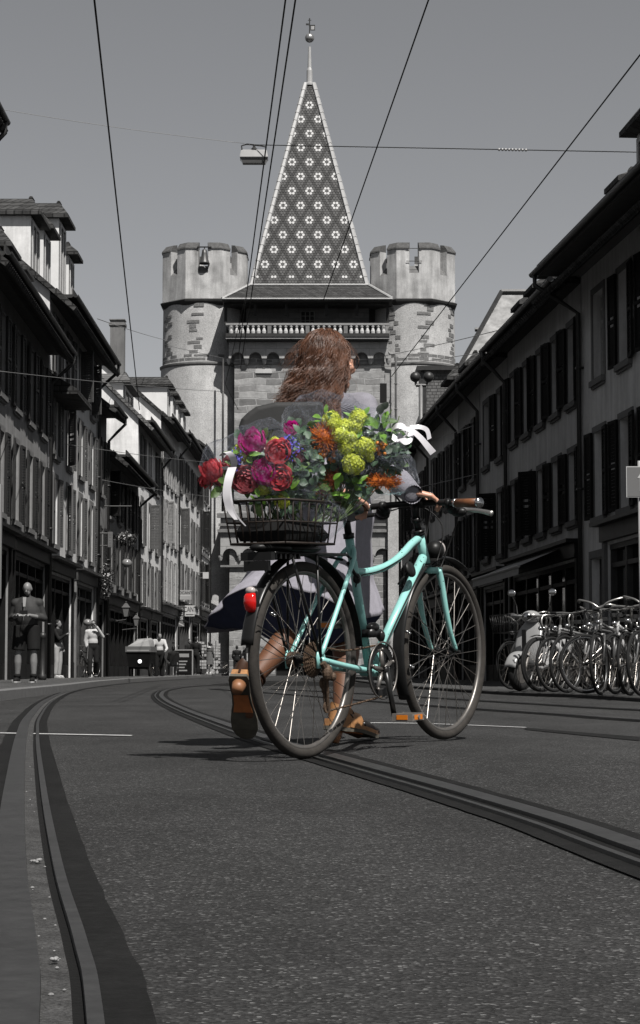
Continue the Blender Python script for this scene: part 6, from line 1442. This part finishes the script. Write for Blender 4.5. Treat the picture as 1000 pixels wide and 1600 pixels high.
# glasses
q=MB()
for s in (-1,1):
    c=hc+HM@Vector((s*.034,.098,.004)); q.torus(.0245,.0017,28,6,Matrix.Translation(c)@HM.to_4x4())
    q.tube([hc+HM@Vector((s*.058,.098,.01)),hc+HM@Vector((s*.078,.03,.012)),hc+HM@Vector((s*.079,-.02,.0))],.0016,6)
q.tube([hc+HM@Vector((-.01,.1,.008)),hc+HM@Vector((.01,.1,.008))],.0016,6); q.build('glasses',M_blkm,wm,smooth=True,world=True)
q=MB(); q.ell(hc+Vector((-.165,-.06,-.163)),(.018,.010,.008),10,6,Matrix.Rotation(-.4,3,'Y')); q.build('hair_clip',M_orange,wm,smooth=True,world=True)
# shoes: planted right shoe, lifted left shoe
def shoe(nm,toe,heel,ank,up,side,ankup):
    toe,heel,ank,up=map(Vector,(toe,heel,ank,up)); f=(toe-heel); L=f.length; f.normalize(); up=(up-f*up.dot(f)).normalized(); r=f.cross(up)
    prof=[(-.03,.034,.0),(-.01,.041,.0),(.03,.040,0),(.07,.037,.004),(.12,.040,.008),(.16,.048,.007),(.20,.054,.004),(.245,.053,.0),(.28,.040,.004),(.30,.024,.008),(.308,.008,.012)]
    k=L/.30
    def lp(s,w_,h_): return heel+f*(s*k)+r*w_+up*h_
    q=MB(); q.loft([[lp(s,-w_,h+.001),lp(s,w_,h+.001),lp(s,w_*.98,h+.016),lp(s,-w_*.98,h+.016)] for s,w_,h in prof]); so_=q.build('shoe',M_sole,wm,smooth=False,world=True)
    q=MB(); q.loft([[lp(s,-w_*.95,h+.0162),lp(s,w_*.95,h+.0162),lp(s,w_*.9,h+.032+.012*(s<.08)),lp(s,-w_*.9,h+.032+.012*(s<.08))] for s,w_,h in prof[:-1]]); q.build('cork_footbed',M_tan,so_,world=True)
    q=MB(); q.loft([[lp(s,-w_*.8,h-.003),lp(s,w_*.8,h-.003),lp(s,w_*.8,h+.0005),lp(s,-w_*.8,h+.0005)] for s,w_,h in prof[3:6]]); q.build('shank',M_orl,so_,world=True)
    # upper: bands
    q=MB()
    def band(s0,s1,hh,wd):
        K=12; R1=[];R2=[]
        for j in range(K+1):
            b=PI*j/K; R1.append(lp(s0,wd*math.cos(b),.022+hh*math.sin(b))); R2.append(lp(s1,wd*math.cos(b)*1.02,.022+hh*.9*math.sin(b)))
        q.loft([R1,R2],cap=False,close=False)
    band(.17,.24,.048,.047); band(.245,.285,.036,.040); q.build('leather_band',M_dleath,so_,smooth=True,world=True)
    q=MB(); band(.06,.16,.075,.040); q.build('instep_band',M_orl if side<0 else M_tan,so_,smooth=True,world=True)
    q=MB()
    hp=[lp(-.03,0,.03)]
    q.loft([[lp(s,-w_,.02),lp(s-.0,-w_,.09),lp(s-.01,-w_*.8,.10)] for s,w_ in ((.07,.037),(.0,.037))]+[[lp(-.035,0,.02),lp(-.035,0,.10),lp(-.038,0,.11)]]+[[lp(s,w_,.02),lp(s,w_,.09),lp(s-.01,w_*.8,.10)] for s,w_ in ((.0,.037),(.07,.037))],cap=False,close=False)
    q.build('heel_counter',M_tan if side>0 else M_dleath,so_,smooth=True,world=True)
    q=MB(); ax=Vector(ankup).normalized(); u=ax.orthogonal().normalized(); v=ax.cross(u)
    for off in (.0,.022): 
        c=ank+ax*off; pts=[c+u*.044*math.cos(2*PI*j/18)+v*.044*math.sin(2*PI*j/18) for j in range(19)]; q.tube(pts,.006,6,False)
    q.build('ankle_strap',M_dleath,so_,smooth=True,world=True)
    q=MB(); T=[heel+f*(.0)+up*(-.0),heel+f*.0-up*.036]; q.tube([heel+f*.012+up*.004,heel+f*.005-up*.045],[.030,.022],18); q.build('heel',M_woodh,so_,smooth=True,world=True)
    return so_
shoe('r',(.215,8.33,.032),(.055,8.115,.075),aR,(0,0,1),1,(kR-aR))
shoe('l',(-.295,8.235,.035),(-.318,8.055,.265),aL,(.12,.72,.62),-1,(kL-aL))
# bag at her left shoulder
bg_=thing('shoulder_bag','dark grey soft bag at the woman\'s left shoulder behind the pink flowers','bag',(-.2,8.2,1.1))
pl=[(373,668),(377,656),(386,647),(400,637),(430,630),(505,629),(508,770),(390,770),(382,700)]
def bag(dy,sc_):
    c=P(440,690,8.2); out=[]
    for px,py in pl: p=P(px,py,8.2); out.append((c.x+(p.x-c.x)*sc_,8.2+dy,c.z+(p.z-c.z)*sc_))
    return out
q=MB(); q.loft([bag(-.085,.90),bag(-.07,.97),bag(-.02,1.0),bag(.08,1.0),bag(.12,.93)]); o=q.build('bag_body',mat('dark bag cloth',.050,.7,(6,.1),(60,.2,.003)),bg_,smooth=False,world=True)
bv=o.modifiers.new('b','BEVEL'); bv.width=.012; bv.segments=3
q=MB(); a,b=P(379,672,8.09),P(500,668,8.09); q.tube([a,b],.006,8); q.build('piping',M_blk,bg_,world=True)
q=MB(); q.tube(catmull([Vector((-.05,8.24,1.40)),Vector((-.09,8.33,1.452)),Vector((-.09,8.47,1.46)),Vector((-.08,8.56,1.36))],6),.014,8,flat=.4); q.build('strap',M_blk,bg_,smooth=True,world=True)
# ================================================================ bouquets
def leafmat(n,c,**k): return mat(n,c,.5,(40,.25,6,.3),spec=.4)
L_dark=leafmat('eucalyptus leaf',(.075,.14,.08)); L_mid=leafmat('olive leaf',(.13,.24,.05)); L_bri=leafmat('fresh green leaf',(.22,.46,.05)); L_stem=mat('green stems',(.10,.16,.04),.5)
F_cor=mat('coral peony',(1.0,.13,.16),.8,(14,.12),sss=.0); F_mag=mat('magenta petals',(.85,.03,.42),.75,(14,.2),sss=.0); F_vib=mat('yellow green guelder rose',(.80,.90,.07),.6,(80,.25)); F_ora=mat('orange pincushion',(1.0,.26,.015),.75,(70,.35)); F_orr=mat('orange berries',(.85,.27,.01),.35,(40,.2)); F_blu=mat('blue statice',(.11,.09,.6),.6,(60,.3)); F_pin=mat('dusty pink carnation',(.8,.22,.25),.6,(60,.35))
def petal(m,c,f=.42):
    n=m.node_tree; b=n.nodes['Principled BSDF']; o=[x for x in n.nodes if x.type=='OUTPUT_MATERIAL'][0]; src=b.inputs['Base Color'].links[0].from_socket
    t=n.nodes.new('ShaderNodeBsdfTranslucent'); n.links.new(src,t.inputs[0]); mx=n.nodes.new('ShaderNodeMixShader'); mx.inputs[0].default_value=f
    n.links.new(b.outputs[0],mx.inputs[1]); n.links.new(t.outputs[0],mx.inputs[2]); n.links.new(mx.outputs[0],o.inputs[0])
for m_ in (F_cor,F_mag,F_pin,F_vib,F_ora,L_mid,L_bri): petal(m_,0,.42 if m_ in (F_cor,F_mag,F_pin) else .25)
M_ribbon=mat('white satin ribbon',(.98,.96,1.0),.35,(30,.05)); M_ribp=mat('pink ribbon underside',(.62,.38,.46),.4)
def film_mat():
    m=bpy.data.materials.new('cellophane'); m.use_nodes=True; n=m.node_tree; n.nodes.clear(); N=n.nodes.new
    out=N('ShaderNodeOutputMaterial'); tr=N('ShaderNodeBsdfTransparent'); tr.inputs[0].default_value=(.985,.986,.99,1); gl=N('ShaderNodeBsdfGlossy'); gl.inputs['Roughness'].default_value=.02; gl.inputs[0].default_value=(.9,.93,1,1)
    df=N('ShaderNodeBsdfDiffuse'); df.inputs[0].default_value=(.55,.6,.72,1)
    tc=N('ShaderNodeTexCoord'); no=N('ShaderNodeTexNoise'); no.inputs['Scale'].default_value=16; no.inputs['Detail'].default_value=5; no.inputs['Distortion'].default_value=1.4; n.links.new(tc.outputs['Object'],no.inputs['Vector'])
    vo=N('ShaderNodeTexVoronoi'); vo.feature='DISTANCE_TO_EDGE'; vo.inputs['Scale'].default_value=7; n.links.new(no.outputs['Color'],vo.inputs['Vector'])
    bp=N('ShaderNodeBump'); bp.inputs['Strength'].default_value=1; bp.inputs['Distance'].default_value=.02; n.links.new(no.outputs['Fac'],bp.inputs['Height']); n.links.new(bp.outputs[0],gl.inputs['Normal'])
    fr=N('ShaderNodeFresnel'); fr.inputs[0].default_value=1.5; n.links.new(bp.outputs[0],fr.inputs['Normal'])
    ma=N('ShaderNodeMath'); ma.operation='MULTIPLY_ADD'; ma.use_clamp=True; ma.inputs[1].default_value=.55; ma.inputs[2].default_value=.004; n.links.new(fr.outputs[0],ma.inputs[0])
    mx=N('ShaderNodeMixShader'); n.links.new(ma.outputs[0],mx.inputs[0]); n.links.new(tr.outputs[0],mx.inputs[1]); n.links.new(gl.outputs[0],mx.inputs[2])
    mr=N('ShaderNodeMapRange'); mr.inputs['From Min'].default_value=.0; mr.inputs['From Max'].default_value=.022; mr.inputs['To Min'].default_value=.22; mr.inputs['To Max'].default_value=.004; n.links.new(vo.outputs['Distance'],mr.inputs['Value'])  # creases painted as pale diffuse lines in place of highlights
    m2=N('ShaderNodeMixShader'); n.links.new(mr.outputs[0],m2.inputs[0]); n.links.new(mx.outputs[0],m2.inputs[1]); n.links.new(df.outputs[0],m2.inputs[2]); n.links.new(m2.outputs[0],out.inputs[0]); return m
M_film=film_mat()
def basis(d):
    d=Vector(d).normalized(); u=d.orthogonal().normalized(); return Matrix((u,d.cross(u),d)).transposed()
def peony(parent,c,r,m,d,name='peony',seed=0,tight=.5,layers=4,npet=5,long=1.0):
    q=MB(); rnd=random.Random(seed); M=basis(d); c=Vector(c)
    for l in range(layers):
        Rr=r*(.42+.58*l/(layers-1)); top=R(68-(26*l/(layers-1))*(1-tight)*2)
        for k in range(npet):
            a=2*PI*(k+.5*(l%2))/npet+rnd.uniform(-.2,.2); w_=rnd.uniform(.62,.8); G_=6; rows=[]; rj=rnd.uniform(.94,1.08)
            for j in range(G_+1):
                v=j/G_; th=-R(75)+(top+R(75))*v; row=[]
                for i in range(G_+1):
                    u=i/G_*2-1; sh=math.sin(PI*min(1,v*.75+.18))**.6*(1-.12*abs(u)*(v>.8)); lon=a+u*w_*sh; thh=th-(.22*u*u*v)
                    rr=Rr*rj*(1+.03*math.sin(u*4+seed+k)*v+.05*v*v*(l/(layers)))
                    row.append(c+M@Vector((rr*math.cos(thh)*math.cos(lon),rr*math.cos(thh)*math.sin(lon),rr*long*math.sin(thh))))
                rows.append(row)
            q.loft(rows,cap=False,close=False)
    return q.build(name,m,parent,smooth=True,world=True)
def vib(parent,c,r,seed):
    q=MB(); rnd=random.Random(seed); c=Vector(c); n=130
    for k in range(n):
        z=1-2*(k+.5)/n; a=k*2.39996; s=math.sqrt(1-z*z); d=Vector((s*math.cos(a),s*math.sin(a),z)); M=basis(d+Vector((rnd.gauss(0,.15),rnd.gauss(0,.15),rnd.gauss(0,.15)))); p=c+d*r*rnd.uniform(.86,1.08); f=r*.20; t0=rnd.uniform(0,1)
        for j in range(5):
            b=2*PI*j/5+t0; e=M@Vector((math.cos(b),math.sin(b),.15))*f; w_=M@Vector((-math.sin(b),math.cos(b),0))*f*.42
            q.add([p,p+e*.6+w_,p+e*1.05+d*f*.1,p+e*.6-w_],[(0,1,2,3)])
    q.ell(c,r*.85,10,8); return q.build('guelder_rose',F_vib,parent,world=True)
def pinc(parent,c,r,seed,m=None,n=420,sq=(1,1,1)):
    q=MB(); rnd=random.Random(seed); c=Vector(c)
    for k in range(n):
        z=1-2*(k+.5)/n; a=k*2.39996; s=math.sqrt(1-z*z); d=Vector((s*math.cos(a)*sq[0],s*math.sin(a)*sq[1],z*sq[2])); t=d+Vector((rnd.gauss(0,.1),rnd.gauss(0,.1),rnd.gauss(0,.1)))
        q.tube([c+d*r*.4,c+t*r*.85,c+t*r+Vector((0,-.003,.002))],[.0006,.0009,.0013],3)
    q.ell(c,(r*.62*sq[0],r*.62*sq[1],r*.62*sq[2]),10,8); return q.build('pincushion_flower',m or F_ora,parent,world=True)
def leaf(q,c,d,L,w_,up=None,curl=.2):
    c=Vector(c); d=Vector(d).normalized(); up=Vector(up or (0,-.6,.8)); s=d.cross(up); s=s.normalized() if s.length>.01 else d.orthogonal().normalized(); n=s.cross(d); rows=[]
    for i in range(7):
        t=i/6; wd=w_*math.sin(PI*min(.98,t*.93+.05))**.8; p=c+d*L*t-n*curl*L*t*t; rows.append([p-s*wd+n*wd*.35,p,p+s*wd+n*wd*.35])
    q.loft(rows,cap=False,close=False)
def sprigs(parent,name,m,spots,Ycen,n,L,wr,seed,spread=1.0,jy=.05,curl=.25,outw=.6):
    q=MB(); rnd=random.Random(seed)
    for (px,py,rad) in spots:
        for k in range(n):
            a=rnd.uniform(0,2*PI); rr=rad*math.sqrt(rnd.random()); p=P(px+rr*math.cos(a),py+rr*math.sin(a),Ycen+rnd.uniform(-jy,jy))
            d=Vector((math.cos(a)*outw+rnd.gauss(0,.5),rnd.gauss(-.25,.4),-math.sin(a)*outw+rnd.gauss(0.1,.5)))
            leaf(q,p,d,L*rnd.uniform(.65,1.25),L*wr*rnd.uniform(.7,1.2),(rnd.gauss(0,.4),-1,rnd.gauss(.5,.5)),curl*rnd.uniform(-.5,1.5))
    return q.build(name,m,parent,smooth=True,world=True)
def film(parent,outline,Yc,db,df_,seed,amp=.012,name='cellophane_wrap',cen=None):
    pts=[P(px,py,Yc) for px,py in outline]; pts=catmull(pts+[pts[0]],6)[:-1]; n=len(pts); c=sum(pts,Vector())/n if cen is None else P(*cen,Yc)
    q=MB(); K=16
    for side,dep in ((-1,df_),(1,db)):
        rings=[]
        for j in range(K+1):
            t=j/K; ring=[]
            for p in pts:
                b=c.lerp(p,t); bulge=(1-t**2.4)**.7 if t<1 else 0
                v=Vector((b.x,b.y+side*dep*bulge,b.z)); nv=Vector(noise.noise_vector(v*17+Vector((seed,0,0)))); n2=Vector(noise.noise_vector(v*46+Vector((seed,5,0))))
                fold=abs(noise.noise(Vector((math.atan2(p.z-c.z,p.x-c.x)*4.2,t*1.2,seed))))
                v+=nv*amp*(1.5 if t>.2 else 1)+n2*amp*.35; v.y+=side*fold*.035*t
                ring.append(v)
            rings.append(ring)
        if side==1:
            for i in range(n): rings[-1][i]=last[i]
        last=rings[-1]; q.loft(rings,cap=False)
    return q.build(name,M_film,parent,smooth=True,world=True)
def strip3(q,pts,wdir,w_,n=8):
    ps=catmull(pts,n); rows=[]
    for i,p in enumerate(ps):
        t=i/(len(ps)-1); wd=w_ if not callable(w_) else w_(t); d=Vector(wdir(t)).normalized() if callable(wdir) else Vector(wdir).normalized(); rows.append([p-d*wd/2,p+d*wd/2])
    q.loft(rows,cap=False,close=False)
# ---- bouquet one: pinks
Y1=7.0
b1=thing('bouquet','left bouquet of coral peonies and magenta flowers in clear wrap lying in the rear basket','bouquet',tuple(P(420,800,7.05)),group='wrapped bouquets in the bicycle basket')
def Q(px,py,dy=0,Y=Y1): return P(px,py,Y+dy)
k=Y1/F
peony(b1,Q(434,705,-.05),21*k,F_cor,(.1,-.9,.4),seed=1); peony(b1,Q(437,746,-.06),20*k,F_cor,(0,-.95,.1),seed=2,tight=.2)
peony(b1,Q(395,688,-.02),22*k,F_mag,(-.1,-.7,.7),'parrot_tulip',3,.1,4,6,1.2); peony(b1,Q(414,735,-.05),21*k,F_mag,(0,-.6,.6),'parrot_tulip',4,.15,4,6,1.3)
peony(b1,Q(329,731,-.02),17*k,F_cor,(-.35,-.3,.8),'peony',5,.1,5,6,1.35); peony(b1,Q(322,752,.0),12*k,F_cor,(-.3,-.3,-.8),'peony',6,.1,4,5,1.5); peony(b1,Q(383,750,-.03),22*k,F_pin,(-.2,-.9,.2),'carnation',7,.2,4,7); peony(b1,Q(345,742,.02),18*k,F_pin,(-.2,-.9,.2),'carnation',8,.2,4,9)
for (px,py,r,s) in ((375,704,11,1),(383,713,9,2),(410,762,14,3),(441,783,12,4),(430,690,8,5)): vib(b1,Q(px,py,0),r*k,s)
q=MB(); rnd=random.Random(9)
for (cx,cy) in ((371,714),(368,722),(452,690),(458,700),(448,712)):
    for j in range(60):
        p=Q(cx+rnd.gauss(0,4.5),cy+rnd.gauss(0,6),rnd.uniform(-.05,.02)); d=Vector((rnd.gauss(0,1),rnd.gauss(0,1),rnd.gauss(0,1))).normalized()*.006; u=d.orthogonal().normalized()*.004; q.add([p-d,p+u,p+d,p-u],[(0,1,2,3)])
q.build('statice',F_blu,b1,world=True)
sprigs(b1,'broad_leaves',L_mid,[(400,715,32),(430,725,30),(455,740,25),(380,735,30),(415,765,30),(350,745,18)],Y1+.03,20,.045,.30,3)
sprigs(b1,'eucalyptus',L_dark,[(470,700,24),(478,730,22),(465,760,22),(450,720,22),(395,700,25),(430,775,30)],Y1+.04,24,.032,.42,4)
sprigs(b1,'fresh_leaves',L_bri,[(385,710,14),(445,765,14),(412,775,18),(405,745,20)],Y1-.01,9,.035,.3,5)
film(b1,[(312,735),(318,700),(345,685),(375,668),(412,655),(445,660),(478,682),(498,715),(500,760),(478,788),(440,806),(405,800),(368,785),(335,772),(316,758)],Y1+.01,.12,.13,2.)
q=MB()
for j in range(26):
    a=Q(400+j*2.2+random.uniform(-6,6),760,.03); b=HB(-.22+.2*random.random(),random.uniform(-.08,.08),.79); q.tube(catmull([a,a.lerp(b,.5)+Vector((0,.02,-.01)),b],5),.0022,5)
q.build('stems',L_stem,b1,world=True)
q=MB(); strip3(q,[Q(347,712,-.14),Q(354,706,-.165),Q(362,712,-.17),Q(366,726,-.155),Q(358,733,-.14),Q(350,729,-.14)],lambda t:(.95,-.3,.15),.024,6); o=q.build('ribbon_loop',M_ribbon,b1,smooth=True,world=True)
q=MB(); strip3(q,[Q(363,730,-.16),Q(357,750,-.17),Q(354,775,-.165),Q(359,797,-.15),Q(369,812,-.14)],lambda t:(1,-.2+.5*t,.05),lambda t:.030-.018*t**2,7); strip3(q,[Q(358,760,-.15),Q(361,782,-.15),Q(368,803,-.14),Q(384,822,-.13)],lambda t:(.9,-.1,.25),lambda t:.014-.010*t,6); q.build('ribbon_tail',M_ribbon,b1,smooth=True,world=True)
for (px,py,r,d,m_,n_) in ((466,712,13,.03,F_pin,'carnation'),(360,725,14,.03,F_pin,'carnation'),(455,668,12,.02,F_mag,'parrot_tulip')): peony(b1,Q(px,py,d),r*Y1/F,m_,(0,-.8,.5),n_,px,.2,4,7)
# ---- bouquet two: greens and orange
Y2=7.22; k=Y2/F
b2=thing('bouquet','right bouquet of yellow-green guelder roses and orange pincushions in clear wrap','bouquet',tuple(P(500,800,7.15)),group='wrapped bouquets in the bicycle basket')
def Q2(px,py,dy=0): return P(px,py,Y2+dy)
for i,(px,py,r) in enumerate(((518,656,14),(560,653,14),(521,664,11),(539,668,14),(554,666,13),(530,680,13),(543,697,16),(570,699,16),(552,725,17),(577,714,8),(537,676,11),(548,683,10))): vib(b2,Q2(px,py,-.05-.01*(i%3)),r*k,20+i)
pinc(b2,Q2(508,684,-.05),24*k,1); pinc(b2,Q2(598,752,.0),26*k,2,None,300,(1.2,1,.5)); pinc(b2,Q2(522,748,.02),20*k,3,mat('dim orange flower',(.45,.10,.02),.6,(70,.35)),200); pinc(b2,Q2(507,764,.02),18*k,4,MATS['dim orange flower'],200)
for (cx,cy,n_) in ((501,710,16),(519,711,12),(596,700,12),(590,693,6),(557,733,4)):
    q=MB()
    for j in range(n_): q.ell(Q2(cx+random.gauss(0,5),cy+random.gauss(0,5),random.uniform(-.06,-.01)),random.uniform(.006,.009),8,6)
    q.build('berries',F_orr,b2,smooth=True,world=True)
sprigs(b2,'eucalyptus',L_dark,[(580,725,26),(600,715,22),(590,745,24),(560,745,24),(545,710,26),(610,700,18),(580,680,20),(530,730,20)],Y2+.02,19,.042,.40,14)
sprigs(b2,'eucalyptus',L_dark,[(462,672,12),(470,692,14),(476,715,16),(482,740,16),(490,690,10)],Y2-.02,14,.028,.5,16)
sprigs(b2,'broad_leaves',L_mid,[(530,700,30),(560,685,30),(545,740,30),(590,672,26),(515,730,20),(605,725,14),(530,765,24),(470,770,22),(500,785,20)],Y2+.03,18,.046,.32,15)
sprigs(b2,'fresh_leaves',L_bri,[(528,690,20),(508,658,14),(536,708,16),(525,770,22),(560,662,14),(596,672,14),(541,760,20)],Y2-.02,11,.042,.28,17)
q=MB()
for (px,py,a,L) in ((625,700,.7,.05),(618,716,.2,.05),(610,722,-.5,.055),(600,640,1.2,.03),(593,648,1.4,.04)): leaf(q,Q2(px,py,-.03),(math.cos(a),-.1,math.sin(a)),L,.015)
q.build('dark_leaves',mat('near black leaf',(.02,.03,.02),.4,spec=.5),b2,smooth=True,world=True)
q=MB()
for j in range(34):
    a=Q2(520+j*2.8,random.uniform(680,745),.03); b=Q2(500+random.uniform(-12,30),815,-.05); q.tube(catmull([a,a.lerp(b,.5)+Vector((0.01,.02,-.02)),b],5),.002,5)
for a,b in (((552,725),(575,762)),((545,700),(580,740)),((577,714),(570,690)),((598,668),(612,640)),((612,668),(606,648)),((618,672),(624,650))): q.tube([Q2(*a,-.04),Q2(*b,-.03)],.0016,5)
q.build('stems',L_stem,b2,world=True)
film(b2,[(438,668),(446,636),(470,618),(505,611),(545,618),(585,638),(620,662),(640,700),(652,745),(640,765),(605,776),(560,786),(515,782),(485,770),(462,745),(444,705)],Y2+.0,.12,.16,7.,.014,cen=(535,705))
q=MB()
film(b2,[(440,745),(480,735),(520,770),(540,800),(520,845),(470,852),(430,850),(415,815),(425,780)],Y2-.07,.10,.10,3.3,.016,'cellophane_wrap')
strip3(q,[Q2(612,672,-.23),Q2(620,665,-.27),Q2(632,668,-.27),Q2(636,680,-.25),Q2(624,688,-.23),Q2(613,682,-.22)],lambda t:(.2,.5,.9),.024,6)
strip3(q,[Q2(622,680,-.25),Q2(634,690,-.28),Q2(646,684,-.27),Q2(638,676,-.25)],lambda t:(.3,.4,.9),.026,6)
strip3(q,[Q2(622,669,-.27),Q2(640,671,-.28),Q2(655,682,-.27),Q2(668,697,-.25),Q2(677,708,-.23)],lambda t:(.35+.3*t,.35,.9-.4*t),lambda t:.015+.013*t,7)
strip3(q,[Q2(640,668,-.25),Q2(655,667,-.25),Q2(667,672,-.23),Q2(671,686,-.22)],lambda t:(.2+.5*t,.4,.9-.5*t),lambda t:.019,7)
q.build('ribbon_bow',M_ribbon,b2,smooth=True,world=True)
bake_all()
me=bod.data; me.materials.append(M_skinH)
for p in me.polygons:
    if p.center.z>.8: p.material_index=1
# pieces of one kind built together become one object each
def split_islands(o):
    me=o.data; n=len(me.vertices); par=list(range(n))
    def find(a):
        while par[a]!=a: par[a]=par[par[a]]; a=par[a]
        return a
    for p in me.polygons:
        vs=p.vertices; r=find(vs[0])
        for v in vs[1:]:
            b=find(v)
            if b!=r: par[b]=r
    gr={}
    for p in me.polygons: gr.setdefault(find(p.vertices[0]),[]).append(p)
    if len(gr)<2: return
    first=True; co=[tuple(v.co) for v in me.vertices]; mats=list(me.materials); sm=me.polygons[0].use_smooth; meshes=[]
    for ps in gr.values():
        ids=sorted({v for p in ps for v in p.vertices}); mp={v:i for i,v in enumerate(ids)}
        m=bpy.data.meshes.new(o.name.split('.')[0]); m.from_pydata([co[i] for i in ids],[],[[mp[v] for v in p.vertices] for p in ps])
        for k in mats: m.materials.append(k)
        m.polygons.foreach_set('use_smooth',[sm]*len(m.polygons)); m.update(); meshes.append(m)
    o.data=meshes[0]
    for m in meshes[1:]:
        c=bpy.data.objects.new(o.name.split('.')[0],m); col.objects.link(c); c.parent=o.parent; c.location=o.location; c.rotation_euler=o.rotation_euler
SPL={'pilaster','string_course','rail_post','gallery_posts','leg','grip','link_window','notch_sills','merlon_caps','door_panel','plinth','sunglasses','notch_bars','brakes','chain','roof_edging','headset','grip_cap'}
for o in [o for o in bpy.data.objects if o.type=='MESH' and o.name.split('.')[0] in SPL]: split_islands(o)
